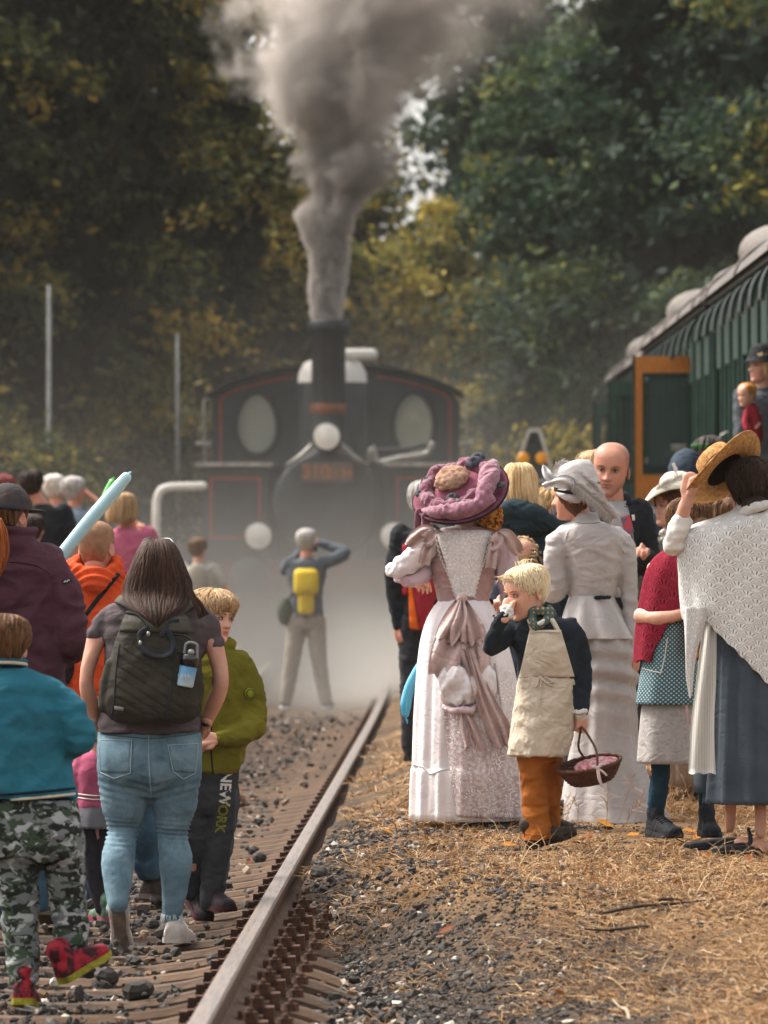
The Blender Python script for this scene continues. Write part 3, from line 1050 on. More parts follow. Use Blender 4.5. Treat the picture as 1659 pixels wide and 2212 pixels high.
dd = 14.6 + 13 * rg.random(n) ** 1.25; uu = rg.uniform(0.10, 3.2, n); xx = rail_x(dd) + uu
kp = pnoise(np.column_stack([xx * 1.3, dd * 0.9, np.full(n, 5.5)])) + .5 * pnoise(np.column_stack([xx * 4, dd * 3, np.full(n, 2.5)])) > -.15 + .25 * (uu - .9)
xx, dd = xx[kp], dd[kp]; n = len(xx)
Vg, Qg = rocks(np.column_stack([xx, dd, ground_z(xx, dd) + .002]), .008 + .020 * rg.random(n) ** 1.8, rg)
og = link('grit', fast_mesh('grit', Vg, Qg, np.repeat(np.where(rg.random(n) > .9, rg.uniform(.86, 1, n), rg.uniform(.05, .66, n)), 8), False), None, STONE)
tag(og, 'fine dark grit strewn over the strip beside the rail', 'grit', kind='stuff')
_b = ell((0, 0, 0), (1, 1, 1), 5, 3)
ICO, ICT = _b[0], []
for q in _b[1]:
    ICT += [q] if len(q) == 3 else [(q[0], q[1], q[2]), (q[0], q[2], q[3])]
ICT = np.array(ICT)
def rocks2(P, size, rng):
    n, m = len(P), len(ICO)
    v = ICO[None] * (0.55 + 0.65 * rng.random((n, m, 1))) * (size[:, None] * np.array([1, .85, .62]) * (0.7 + .5 * rng.random((n, 3))))[:, None, :] * .55
    a, b = rng.uniform(0, 2 * PI, n)[:, None], rng.normal(0, .5, n)[:, None]
    x, y, z = v[:, :, 0], v[:, :, 1], v[:, :, 2]
    x, z = x * np.cos(b) - z * np.sin(b), x * np.sin(b) + z * np.cos(b)
    x, y = x * np.cos(a) - y * np.sin(a), x * np.sin(a) + y * np.cos(a)
    return (np.stack([x, y, z], -1) + P[:, None, :]).reshape(-1, 3), (ICT[None] + (np.arange(n) * m)[:, None, None]).reshape(-1, 3)
V, Q = rocks2(P, Sz, rg)
o = link('gravel', fast_mesh('gravel', V, Q, np.repeat(tints(len(P)), len(ICO)), False), None, STONE)
tag(o, 'angular grey ballast stones heaped between and beside the sleepers', 'gravel', kind='stuff')

big = []
for i, (px, py, sz) in enumerate([(1125, 2098, .105), (1060, 2090, .09), (1100, 2095, .12), (1120, 2122, .09), (1040, 2150, .11), (800, 2110, .08), (870, 2085, .09), (960, 2085, .08), (700, 2010, .085), (1020, 2040, .06),
                                    (360, 2020, .11), (230, 2120, .10), (300, 2150, .12), (330, 2000, .07), (190, 2105, .08), (620, 1640, .08), (560, 1760, .09), (600, 1850, .07), (690, 1865, .10), (585, 1890, .07), (460, 2080, .07), (930, 2150, .1)]):
    S_ = (py - HY) / (1.66 if px < 560 else 1.42)
    d = FPX / S_; x = (px - 829.5) / S_
    r2 = np.random.default_rng(100 + i)
    v, f = ell((0, 0, 0), (0.5, 0.42, 0.34), 8, 5)
    v = v * (1 + 0.28 * pnoise(v * 2.2 + i * 7.7))[:, None] * sz
    m = new_mesh('stone', v, f, False, np.full(len(v), r2.choice([0.2, 0.35, 0.5, 0.62])))
    o = link('stone', m, None, STONE, (x, d, (float(ground_z(np.array([x]), np.array([d]))[0]) if px > 560 else 0.0) + sz * 0.16))
    o.rotation_euler = (r2.normal(0, .3), r2.normal(0, .3), r2.uniform(0, 6))
    tag(o, 'angular dark ballast stone larger than the gravel lying around it', 'stone', 'large loose stones by the track')

# straw: thin bent blades lying and standing on the raised strip
STRAW = tint_mat('dry_straw', [(0.0, hexc('4c3a2a')), (0.3, hexc('7d5c3d')), (0.6, hexc('a88058')), (0.85, hexc('c8a57a')), (1.0, hexc('d8bf9a'))], 0.9, 0.15)
def blades(n, d0, d1, x0, x1, lmin, lmax, lift, w, thr, seed, edge=True):
    r = np.random.default_rng(seed)
    d = d0 + (d1 - d0) * r.random(n); x = r.uniform(x0, x1, n)
    nz = pnoise(np.column_stack([x * 1.1, d * 0.75, np.full(n, 3.3)])) + 0.5 * pnoise(np.column_stack([x * 4, d * 3, np.full(n, 8.3)]))
    u = x - rail_x(d)
    thr_ = thr + 0.42 * sstep(1.2, 0.1, u - 0.75 * sstep(24, 17, d)) if edge else thr
    keep = nz > thr_
    d, x = d[keep], x[keep]; n = len(d)
    z = ground_z(x, d)
    L = lmin + (lmax - lmin) * r.random(n) ** 1.8
    a = r.uniform(0, 2 * PI, n); el = np.abs(r.normal(lift, 0.28, n))
    h = np.column_stack([np.cos(a), np.sin(a)])
    hor, ver = np.cos(el), np.sin(el)
    p0 = np.column_stack([x, d, z])
    p1 = p0 + np.column_stack([h[:, 0] * hor, h[:, 1] * hor, ver]) * (L * 0.55)[:, None]
    el2 = el - r.uniform(0.2, 0.9, n)
    a2 = a + r.normal(0, 0.35, n)
    p2 = p1 + np.column_stack([np.cos(a2) * np.cos(el2), np.sin(a2) * np.cos(el2), np.sin(el2)]) * (L * 0.5)[:, None]
    p2[:, 2] = np.maximum(p2[:, 2], z + 0.004)
    sd = np.column_stack([-h[:, 1], h[:, 0], r.normal(0, 0.8, n)]); sd /= np.linalg.norm(sd, axis=1)[:, None]
    ww = (w * r.uniform(0.6, 1.4, n))[:, None]
    V = np.stack([p0 - sd * ww, p0 + sd * ww, p1 - sd * ww * 0.8, p1 + sd * ww * 0.8, p2 - sd * ww * 0.15, p2 + sd * ww * 0.15], 1).reshape(-1, 3)
    b = (np.arange(n) * 6)[:, None]
    Q = np.concatenate([b + [0, 1, 3, 2], b + [2, 3, 5, 4]])
    t = np.repeat(np.clip(r.normal(0.62, 0.2, n), 0, 1), 6)
    return V, Q, t
A = [blades(170000, 15.0, 30, -0.4, 3.4, 0.03, 0.115, 0.22, 0.0014, -0.26, 21),
     blades(22000, 27, 44, -0.2, 4.2, 0.06, 0.16, 0.35, 0.003, -0.3, 22),
     blades(11000, 15, 20.5, 0.35, 2.4, 0.08, 0.22, 0.16, 0.0014, -0.05, 23),
     blades(2600, 22, 32, 0.1, 3.2, 0.10, 0.24, 0.9, 0.0018, 0.0, 24)]
# airy seed heads
r = np.random.default_rng(5)
pv, pq, pt, off = [], [], [], 0
for k in range(46):
    if k < 22:
        x = r.uniform(0.75, 2.2); d = r.uniform(26.0, 28.2)
    else:
        x = r.uniform(-0.1, 2.6); d = r.uniform(18.5, 25.5)
    z = float(ground_z(np.array([x]), np.array([d]))[0]); h = r.uniform(0.10, 0.26) if k < 22 else r.uniform(0.05, 0.14)
    lean = r.normal(0, 0.3, 2)
    segs = [(np.array([x, d, z]), np.array([x + lean[0] * h, d + lean[1] * h, z + h]))]
    for q in range(16):
        f = r.uniform(0.45, 1.0)
        b = segs[0][0] + (segs[0][1] - segs[0][0]) * f
        segs.append((b, b + r.normal(0, 1, 3) * [0.035, 0.035, 0.02] + [0, 0, 0.02]))
    for a_, b_ in segs:
        w = np.array([0.0013, 0.0013, 0])
        pv += [a_ - w, a_ + w, b_ + w, b_ - w]; pq.append([off, off + 1, off + 2, off + 3]); off += 4; pt += [0.7] * 4
A.append((np.array(pv), np.array(pq), np.array(pt)))
Vs, Qs, Ts, o_ = [], [], [], 0
for v, q, t in A:
    Vs.append(v); Qs.append(q + o_); Ts.append(t); o_ += len(v)
o = link('dry_grass', fast_mesh('dry_grass', np.concatenate(Vs), np.concatenate(Qs), np.concatenate(Ts), False), None, STRAW)
tag(o, 'dry yellow straw grass matted over the strip beside the rail', 'grass', kind='stuff')

LEAFM = [fab('8a4a24', '5a2c18', 0.7, 40, 0.3), fab('b8793f', '8a5228', 0.7, 40, 0.3), fab('c98a2c', 'a8601c', 0.7, 40, 0.3), fab('5c3626', '3c241c', 0.75, 40, 0.3)]
def leaf_mesh(seed):
    r = np.random.default_rng(seed)
    out = [(0, 0), (0.2, 0.16), (0.45, 0.26), (0.7, 0.2), (1.0, 0.0)]
    V = []
    cl = r.uniform(0.15, 0.5)
    for t, w in out:
        zc = cl * 0.5 * (t - 0.5) ** 2 + 0.02
        w *= r.uniform(0.8, 1.15)
        V += [(t - 0.5, -w, zc + cl * w * 0.9), (t - 0.5, 0, zc), (t - 0.5, w, zc + cl * w * r.uniform(0.5, 1.2))]
    F = grid_faces(5, 3, False)
    return new_mesh('fallen_leaf', np.array(V), F, True)
LM = []
for k in range(8):
    m = leaf_mesh(k); m.materials.append(LEAFM[k % 4]); LM.append(m)
r = random.Random(9)
for k in range(90):
    if k < 56:
        x, d = r.uniform(0.0, 3.0), r.uniform(16.3, 28)
    elif k < 70:
        x, d = r.uniform(-1.9, -0.6), r.uniform(18.5, 40)
    else:
        x, d = r.uniform(0.2, 2.6), r.uniform(24, 27)
    o = bpy.data.objects.new('fallen_leaf', LM[r.randrange(8)]); COL.objects.link(o)
    z = float(ground_z(np.array([x]), np.array([d]))[0]) if k < 56 or k >= 70 else 0.0
    o.location = (x, d, z + 0.012); o.scale = [r.uniform(0.05, 0.10)] * 3
    o.rotation_euler = (r.uniform(-.5, .5), r.uniform(-.5, .5), r.uniform(0, 6.3))
    tag(o, 'curled brown autumn leaf lying on the dry ground', 'leaf', 'fallen autumn leaves on the ground')
TW = fab('4a3d33', '2c2622', 0.9, 30, 0.4)
TW2 = fab('b5a48e', '8f7d68', 0.9, 30, 0.4)
for k in range(26):
    x, d = r.uniform(-0.1, 2.6), r.uniform(16.2, 22)
    L = r.uniform(0.07, 0.22)
    v, f = tube([(-L, 0, 0), (-L * 0.3, r.uniform(-.02, .02), r.uniform(0, .02)), (L * 0.4, r.uniform(-.02, .02), 0.005), (L, r.uniform(-.03, .03), r.uniform(0, .02))], [0.006, 0.007, 0.005, 0.003], 6, sub=2)
    o = link('twig', new_mesh('twig', v, f, True), None, TW if k % 3 else TW2, (x, d, float(ground_z(np.array([x]), np.array([d]))[0]) + 0.012))
    o.rotation_euler = (0, r.uniform(-.1, .1), r.uniform(0, 6.3))
    tag(o, 'short broken twig lying among the gravel and straw', 'twig', 'broken twigs on the gravel')

# ------------------------------------------------------------------ trees
BARK = fab('3e352c', '221d19', 0.95, 12, 0.5, 20, stretch=(6, 6, 1))
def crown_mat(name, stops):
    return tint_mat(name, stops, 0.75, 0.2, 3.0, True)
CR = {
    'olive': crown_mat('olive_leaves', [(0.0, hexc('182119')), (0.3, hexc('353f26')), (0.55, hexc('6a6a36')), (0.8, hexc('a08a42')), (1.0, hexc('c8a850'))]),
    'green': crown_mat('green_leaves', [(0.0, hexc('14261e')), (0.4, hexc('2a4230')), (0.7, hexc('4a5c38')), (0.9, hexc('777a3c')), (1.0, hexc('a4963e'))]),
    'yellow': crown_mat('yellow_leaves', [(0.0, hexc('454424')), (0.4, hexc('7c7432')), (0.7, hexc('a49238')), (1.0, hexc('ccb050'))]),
}
def tree(x, d, h, z0, rx, kind, n, seed, label, leaf=0.17, ry=None, group='tall trees along the line', sparse=1.0, name='tree'):
    r = np.random.default_rng(seed)
    ry = ry or rx
    root = empty(name, (x, d, 0.2), label, 'tree', group)
    # trunk and limbs
    hh = h - 0.2
    pcs = [tube([(0, 0, -0.3), (r.normal(0, .1), 0, hh * 0.35), (r.normal(0, .25), r.normal(0, .2), hh * 0.9)], [0.24, 0.17, 0.04], 9, sub=4)]
    lim = []
    for k in range(16):
        zb = hh * r.uniform(0.12, 0.8)
        a = r.uniform(0, 2 * PI)
        e = np.array([math.cos(a) * rx * 0.8, math.sin(a) * ry * 0.8, zb + hh * r.uniform(0.02, 0.15)])
        pcs.append(tube([(0, 0, zb), e * [0.5, 0.5, 0] + [0, 0, zb + 0.3], e], [0.08, 0.05, 0.015], 6, sub=3))
        lim.append(e)
    V, F = join(pcs)
    link('trunk', new_mesh('trunk', V, F), root, BARK)
    # crown: sprays of leaf-sized faces grouped on drooping clumps
    nc = int(95 * sparse)
    zc, rz = (z0 + hh) / 2, (hh - z0) / 2
    u = r.normal(size=(nc, 3)); u /= np.linalg.norm(u, axis=1)[:, None]
    rad_ = 0.62 + 0.42 * r.random(nc) ** 0.6
    # crown wider low down, narrowing to the top
    zz = u[:, 2] * rad_
    wid = np.sqrt(np.clip(1 - np.abs(zz) ** 2.6, 0.03, 1))
    ang = np.arctan2(u[:, 1], u[:, 0])
    rr_ = np.sqrt(r.random(nc)) * 0.25 + 0.78
    C = np.column_stack([np.cos(ang) * rx * wid * rr_, np.sin(ang) * ry * wid * rr_, zc + rz * zz])
    csz = r.uniform(0.45, 1.05, nc) * 0.62
    ct = np.clip(r.normal(0.44, 0.17, nc), 0.05, 0.95)
    ni = r.integers(0, nc, n)
    outw = np.column_stack([np.cos(ang), np.sin(ang), np.full(nc, -0.25)])
    q = r.normal(size=(n, 3)) * np.array([0.62, 0.62, 0.34])
    along = r.normal(0, 0.5, n)
    Pt = C[ni] + q * csz[ni][:, None] + outw[ni] * (along * csz[ni])[:, None]
    sz = leaf * r.uniform(0.6, 1.35, n)
    ax = r.normal(size=(n, 3)) + outw[ni] * 0.8 - [0, 0, 0.3]; ax /= np.linalg.norm(ax, axis=1)[:, None]
    up = r.normal(size=(n, 3)) * 0.75 + [0, -0.25, 0.9]
    sd = np.cross(ax, up); sd /= np.linalg.norm(sd, axis=1)[:, None] + 1e-9
    a_, s_ = ax * (sz * 0.55)[:, None], sd * (sz * 0.3)[:, None]
    V = np.stack([Pt - a_, Pt + s_, Pt + a_, Pt - s_], 1).reshape(-1, 3)
    T = np.repeat(np.clip(ct[ni] + r.normal(0, 0.14, n), 0, 1), 4)
    # inner foliage that stops the view through, tinted dark as the crown's inner shade
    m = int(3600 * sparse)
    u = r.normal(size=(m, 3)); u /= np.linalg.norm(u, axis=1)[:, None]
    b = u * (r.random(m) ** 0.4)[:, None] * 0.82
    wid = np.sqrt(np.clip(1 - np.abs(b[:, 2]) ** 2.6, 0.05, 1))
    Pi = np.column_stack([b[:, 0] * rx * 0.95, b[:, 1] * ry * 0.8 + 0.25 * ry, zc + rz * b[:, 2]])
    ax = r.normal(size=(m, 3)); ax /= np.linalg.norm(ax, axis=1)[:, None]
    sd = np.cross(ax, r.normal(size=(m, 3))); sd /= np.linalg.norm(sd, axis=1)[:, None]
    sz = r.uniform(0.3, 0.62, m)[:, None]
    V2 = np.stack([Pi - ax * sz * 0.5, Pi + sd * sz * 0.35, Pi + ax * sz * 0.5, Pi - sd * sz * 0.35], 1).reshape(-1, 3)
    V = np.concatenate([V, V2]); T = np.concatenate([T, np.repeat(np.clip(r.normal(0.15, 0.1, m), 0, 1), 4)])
    V = V[:]; keep = np.ones(len(V) // 4, bool)
    keep = V.reshape(-1, 4, 3)[:, :, 2].min(1) > 0.05
    V = V.reshape(-1, 4, 3)[keep].reshape(-1, 3); T = T.reshape(-1, 4)[keep].reshape(-1)
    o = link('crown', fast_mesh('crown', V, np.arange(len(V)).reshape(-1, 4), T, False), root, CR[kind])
    return root

TL = 'dense olive and yellow leaved tree '
tree(-7.0, 79, 15.5, 0.3, 2.6, 'olive', 26000, 1, TL + 'at the far left edge of the wood')
tree(-4.7, 83, 16.0, 0.3, 2.2, 'olive', 26000, 2, TL + 'behind the tall lamp post')
tree(-3.35, 90, 13.0, 0.3, 1.8, 'olive', 19000, 3, TL + 'rising left of the smoke plume')
tree(-2.1, 97, 9.0, 0.3, 1.6, 'olive', 14000, 4, 'lower olive tree just left of the engine chimney')
tree(-9.8, 82, 15, 0.3, 2.6, 'olive', 9000, 14, TL + 'beyond the left edge of the view', 0.25)
tree(6.9, 86, 14.5, 0.5, 2.6, 'green', 26000, 5, 'dark green leafy tree standing over the carriage roofs')
tree(4.9, 90, 13.5, 0.5, 2.1, 'green', 24000, 6, 'tall green tree behind the open carriage doors')
tree(3.4, 96, 10.8, 0.5, 1.8, 'green', 18000, 7, 'green tree with drooping boughs right of the smoke plume')
tree(3.6, 104, 8.4, 0.4, 1.5, 'green', 13000, 8, 'lower green tree above the amber warning signal')
tree(9.8, 88, 15, 0.5, 2.7, 'green', 9000, 15, 'green tree beyond the carriages at the right edge', 0.25)
tree(0.2, 128, 8.6, 0.3, 1.9, 'yellow', 15000, 9, 'yellowing tree seen beside the engine chimney')
tree(2.4, 133, 7.8, 0.3, 1.9, 'yellow', 15000, 10, 'yellow green tree in the mist behind the engine cab')
tree(-2.6, 138, 10.5, 0.3, 2.4, 'olive', 12000, 11, 'olive tree behind the smoke far down the line', 0.22)
tree(2.2, 150, 17, 5.5, 2.7, 'green', 7000, 12, 'thin high tree with sky gaps behind the smoke', 0.24, sparse=0.12)
tree(6.2, 150, 16, 0.3, 3.0, 'green', 12000, 13, 'tall green tree far behind the smoke plume', 0.25)
k = 0
for x in (-13, -8.5, -4.5, -0.8, 3.0, 7.0, 11.5):
    tree(x, 172 + (k % 3) * 5, 7.6 + (k * 37 % 5) * 0.35, 0.0, 2.6, 'olive' if k % 2 else 'green', 6000, 30 + k, 'distant hazy tree of the wood at the end of the line', 0.3, group='distant trees at the end of the line')
    k += 1
for k, (x, h) in enumerate(((-8, 15), (-5.6, 16), (-3.9, 12.5), (-2.9, 9.5), (4.6, 9.0), (6.6, 12.0), (8.5, 14))):
    tree(x, 106 + k, h, 0.2, 1.9, 'olive' if x < 0 else 'green', 5000, 60 + k, 'dark tree of the second row in the wood beside the line', 0.3, group='second row of trees in the wood')
tree(-5.4, 74.5, 3.3, 0.2, 1.5, 'olive', 9000, 40, 'low dark bush behind the crowd on the left', 0.11, group='bushes beside the line', name='bush')
tree(-3.7, 78, 3.0, 0.2, 1.3, 'olive', 8000, 41, 'low bush beside the thin pole', 0.11, group='bushes beside the line', name='bush')
tree(2.75, 84.5, 3.35, 0.4, 0.75, 'yellow', 4200, 42, 'bright yellow green bush beside the last open carriage door', 0.12, group='bushes beside the line', name='bush')
tree(1.0, 112, 8.3, 0.3, 1.9, 'yellow', 17000, 44, 'golden green tree right of the engine chimney', 0.17)
tree(2.9, 128, 15.5, 6.0, 2.2, 'green', 12000, 45, 'tall thin leaved tree in the smoke right of the plume', 0.2, sparse=.5)
tree(-1.2, 124, 11.5, 0.3, 1.5, 'olive', 10000, 46, 'olive tree directly behind the smoke plume', 0.2)
tree(1.6, 100, 4.2, 0.2, 1.7, 'yellow', 8000, 43, 'green bush behind the warning signal', 0.13, group='bushes beside the line', name='bush')
# ------------------------------------------------------------------ steam engine
LOCO = metal_mat('engine_black_paint', '20262a', '14181b', 0.5, 0.0, 5, 0.15)
LOCO2 = metal_mat('engine_dark_green_paint', '262e31', '1a2023', 0.5, 0.0, 5, 0.15)
STEEL = metal_mat('bright_steel', 'a8a49c', '7c7770', 0.4, 0.7, 12, 0.1)
WHITE = fab('dcd8d0', 'c4bfb4', 0.5, 8, 0.05, spec=0.4)
REDL = fab('b4462f', '8f3524', 0.6, 12, 0.05)
COPPER = metal_mat('copper_band', '7c4a2e', '56301c', 0.5, 0.4, 14, 0.1)
LAMPG = fab('e8e4da', 'd8d2c6', 0.25, 6, 0.0, spec=0.6)
GLASSM = NT('window_glass')
GLASSM.bsdf(hexc('a8ab9c'), 0.12, spec=0.6)
GLASSM.t.nodes['Principled BSDF'].inputs['Alpha'].default_value = 0.55
GLASSM = GLASSM.m

loco = empty('steam_locomotive', (-0.73, 73, 0.0), 'black steam tank engine with tall chimney and two oval cab windows', 'steam engine')
loco.rotation_euler = (0, 0, rad(-1.3))
def lp(name, VF, mat, smooth=False, parent=None, label=None):
    o = link(name, new_mesh(name, VF[0], VF[1], smooth), parent or loco, mat)
    if label: o['label'] = label
    return o
def cyl_y(x, z, r, y0, y1, n=28, r2=None):
    r2 = r if r2 is None else r2
    return lathe([(0, 0), (r * 0.98, 0), (r, 0.01), (r2, y1 - y0), (0, y1 - y0)], n, (x, y0, z), frame((0, 1, 0)))
def bev_box(c, s, b=0.02):
    bm = bmesh.new()
    bmesh.ops.create_cube(bm, size=1.0)
    for v in bm.verts: v.co = Vector((v.co.x * s[0] + c[0], v.co.y * s[1] + c[1], v.co.z * s[2] + c[2]))
    bmesh.ops.bevel(bm, geom=bm.edges[:], offset=b, segments=2, affect='EDGES')
    V = np.array([v.co[:] for v in bm.verts]); bm.verts.index_update()
    F = [tuple(v.index for v in f.verts) for f in bm.faces]
    bm.free()
    return V, F
lp('buffer_beam', bev_box((0, 0.15, 1.27), (2.7, 0.12, 0.42)), fab('5c2f28', '3f2420', 0.6, 6, 0.1))
for s in (-1, 1):
    b = lp('buffer', cyl_y(s * 0.95, 1.27, 0.255, -0.42, -0.36), LOCO2, True)
    lp('buffer_shank', cyl_y(s * 0.95, 1.27, 0.10, -0.36, 0.09), STEEL, True, b)
    h = lp('headlight', cyl_y(s * 0.855, 1.80, 0.19, -0.02, 0.22), LOCO, True)
    lp('lens', lathe([(0, -0.03), (0.08, -0.022), (0.165, 0.0)], 28, (s * 0.855, -0.025, 1.80), frame((0, 1, 0))), LAMPG, True, h)
    lp('bracket', box((s * 0.855, 0.12, 1.56), (0.06, 0.06, 0.26)), LOCO, False, h)
    lp('cylinder_block', bev_box((s * 1.05, 0.95, 0.72), (0.55, 0.9, 0.62), 0.06), LOCO)
    t_ = lp('side_tank', bev_box((s * 1.19, 2.75, 2.08), (0.88, 3.7, 1.22), 0.025), LOCO2)
    lp('tank_ledge', bev_box((s * 1.20, 2.7, 2.715), (1.0, 3.85, 0.05), 0.01), STEEL, False, t_)
    for (cx, cz, w, hh) in ((s * 1.19, 2.54, 0.62, 0.022), (s * 1.19, 1.78, 0.62, 0.022), (s * 0.88, 2.16, 0.022, 0.78), (s * 1.5, 2.16, 0.022, 0.78)):
        lp('lining', box((cx, 0.893, cz), (w, 0.008, hh)), REDL, False, t_)
    lp('step', bev_box((s * 1.25, 0.35, 0.62), (0.35, 0.25, 0.04), 0.005), LOCO)
    for k in range(3):
        w = lp('wheel', cyl_y(0, 0, 0.0, 0, 0.001, 4), LOCO2)
        Vw, Fw = lathe([(0.09, -0.09), (0.14, -0.06), (0.40, -0.03), (0.47, -0.07), (0.50, -0.07), (0.51, 0.06), (0.09, 0.06)], 32, (s * 0.76, 2.0 + k * 1.4, 0.7), frame((1, 0, 0)))
        w.data = new_mesh('wheel', Vw, Fw, True); w.data.materials.append(LOCO2)
lp('frame', bev_box((0, 4.2, 0.95), (1.3, 8.0, 0.7)), LOCO)
lp('guard_plate', bev_box((0, 0.5, 0.62), (2.2, 0.08, 0.95)), LOCO)
lp('running_board', bev_box((0, 4.0, 1.47), (2.9, 7.6, 0.05), 0.01), LOCO)
sb = lp('smokebox', lathe([(0, 0), (0.30, 0.0), (0.62, 0.05), (0.68, 0.09), (0.70, 0.14), (0.70, 1.6), (0, 1.6)], 40, (0, 0.35, 2.20), frame((0, 1, 0))), LOCO, True)
lp('door_handle', box((0, 0.31, 2.20), (0.30, 0.03, 0.04)), LOCO, False, sb)
lp('boiler', cyl_y(0, 2.22, 0.66, 1.9, 4.6, 40), LOCO2, True)
lp('saddle', bev_box((0, 1.1, 1.55), (0.9, 1.3, 0.5), 0.05), LOCO)
ch = lp('chimney', lathe([(0.36, 2.80), (0.30, 2.90), (0.245, 3.02), (0.225, 3.2), (0.215, 4.36), (0.255, 4.40), (0.27, 4.45), (0.27, 4.53), (0.245, 4.56), (0.19, 4.56), (0.18, 4.2), (0.17, 3.0)], 40, (0, 0.95, 0)), LOCO, True)
lp('band', lathe([(0.224, 3.36), (0.229, 3.37), (0.229, 3.48), (0.224, 3.49)], 40, (0, 0.95, 0)), COPPER, True, ch)
lp('steam_dome', lathe([(0.47, 2.75), (0.45, 3.0), (0.45, 3.82), (0.43, 3.95), (0.36, 4.05), (0.22, 4.11), (0, 4.13)], 40, (0, 2.5, 0)), LOCO2, True)
lp('dome_cap', lathe([(0.452, 3.80), (0.44, 3.93), (0.37, 4.06), (0.22, 4.125), (0, 4.145)], 40, (0.0, 2.5, 0.003)), WHITE, True)
lp('whistle', tube([(0.14, 2.3, 4.17), (0.52, 2.3, 4.17)], [0.075, 0.075], 16, sub=3), WHITE, True)
hl = lp('headlight', cyl_y(0, 3.06, 0.195, 0.20, 0.5), LOCO, True)
lp('lens', lathe([(0, -0.03), (0.09, -0.022), (0.165, 0.0)], 28, (0, 0.195, 3.06), frame((0, 1, 0))), LAMPG, True, hl)
pl = lp('number_plate', bev_box((0, 0.22, 2.61), (0.66, 0.03, 0.25), 0.008), fab('574a42', '66584e', 0.6, 8, 0.05))
def text_mesh(txt, size, align='CENTER', bold=False, ext=0.004):
    c = bpy.data.curves.new('t', 'FONT')
    c.body = txt; c.size = size; c.align_x = align; c.align_y = 'CENTER'; c.extrude = ext
    if bold: c.offset = size * 0.018
    o = bpy.data.objects.new('t', c); COL.objects.link(o)
    dg = bpy.context.evaluated_depsgraph_get()
    m = bpy.data.meshes.new_from_object(o.evaluated_get(dg))
    bpy.data.objects.remove(o)
    m.name = 'lettering'
    return m
def lettering(parent, txt, size, loc, rot, mat, align='CENTER', name='lettering', bold=False):
    o = link(name, text_mesh(txt, size, align, bold), parent, mat, loc)
    o.rotation_euler = rot
    return o
ORN = fab('a2663e', '86502e', 0.6, 12, 0.05)
lettering(pl, '310', 0.24, (-0.14, 0.200, 2.61), (rad(90), 0, 0), ORN, bold=True)
lettering(pl, '0134', 0.165, (0.165, 0.200, 2.59), (rad(90), 0, 0), ORN, bold=True)
for s in (-1, 1):
    lp('pipe', tube([(s * 0.15, 0.4, 2.98), (s * 0.22, 0.3, 2.92), (s * 0.38, 0.3, 2.78), (s * 0.50, 0.4, 2.70)], [0.03] * 4, 10, sub=4), STEEL, True)
    0 and lp('grab_rail', tube([(s * 0.55, 0.32, 2.70), (s * 0.62, 0.3, 2.2), (s * 0.5, 0.3, 1.8)], [0.018] * 3, 8, sub=4), STEEL, True)
lp('pipe', tube([(0.52, 1.2, 2.75), (0.55, 1.2, 2.95), (0.62, 1.2, 2.74), (0.9, 1.2, 2.80), (1.25, 1.2, 2.86), (1.32, 1.2, 2.98)], [0.04] * 6, 10, sub=4), STEEL, True)
lp('pipe', tube([(0.62, 1.6, 2.90), (0.95, 1.6, 2.92), (1.2, 1.6, 2.98)], [0.035] * 3, 10, sub=4), LOCO2, True)

def plate_holes(outline, holes, y0, y1):
    """flat plate in the xz plane with openings, extruded in y"""
    bm = bmesh.new()
    edges = []
    for loop in [outline] + holes:
        vs = [bm.verts.new((x, y0, z)) for x, z in loop]
        for i in range(len(vs)):
            edges.append(bm.edges.new((vs[i], vs[(i + 1) % len(vs)])))
    bmesh.ops.triangle_fill(bm, use_beauty=True, edges=edges)
    ret = bmesh.ops.extrude_face_region(bm, geom=bm.faces[:])
    for g in ret['geom']:
        if isinstance(g, bmesh.types.BMVert): g.co.y = y1
    bmesh.ops.recalc_face_normals(bm, faces=bm.faces[:])
    bm.verts.index_update()
    V = np.array([v.co[:] for v in bm.verts]); F = [tuple(v.index for v in f.verts) for f in bm.faces]
    bm.free()
    return V, F
def arc_z(x): return 4.04 - 0.30 * (x / 1.63) ** 2 - 0.06 * abs(x / 1.63) ** 6
xs = np.linspace(-1.63, 1.63, 31)
outl = [(x, arc_z(x) if abs(x) < 1.62 else 3.62) for x in xs] + [(1.63, 1.5), (-1.63, 1.5)]
oval = lambda cx, a, b, n=32: [(cx + a * math.sin(2 * PI * k / n) * (1 - 0.10 * math.cos(2 * PI * k / n)), 3.30 + b * math.cos(2 * PI * k / n)) for k in range(n)]
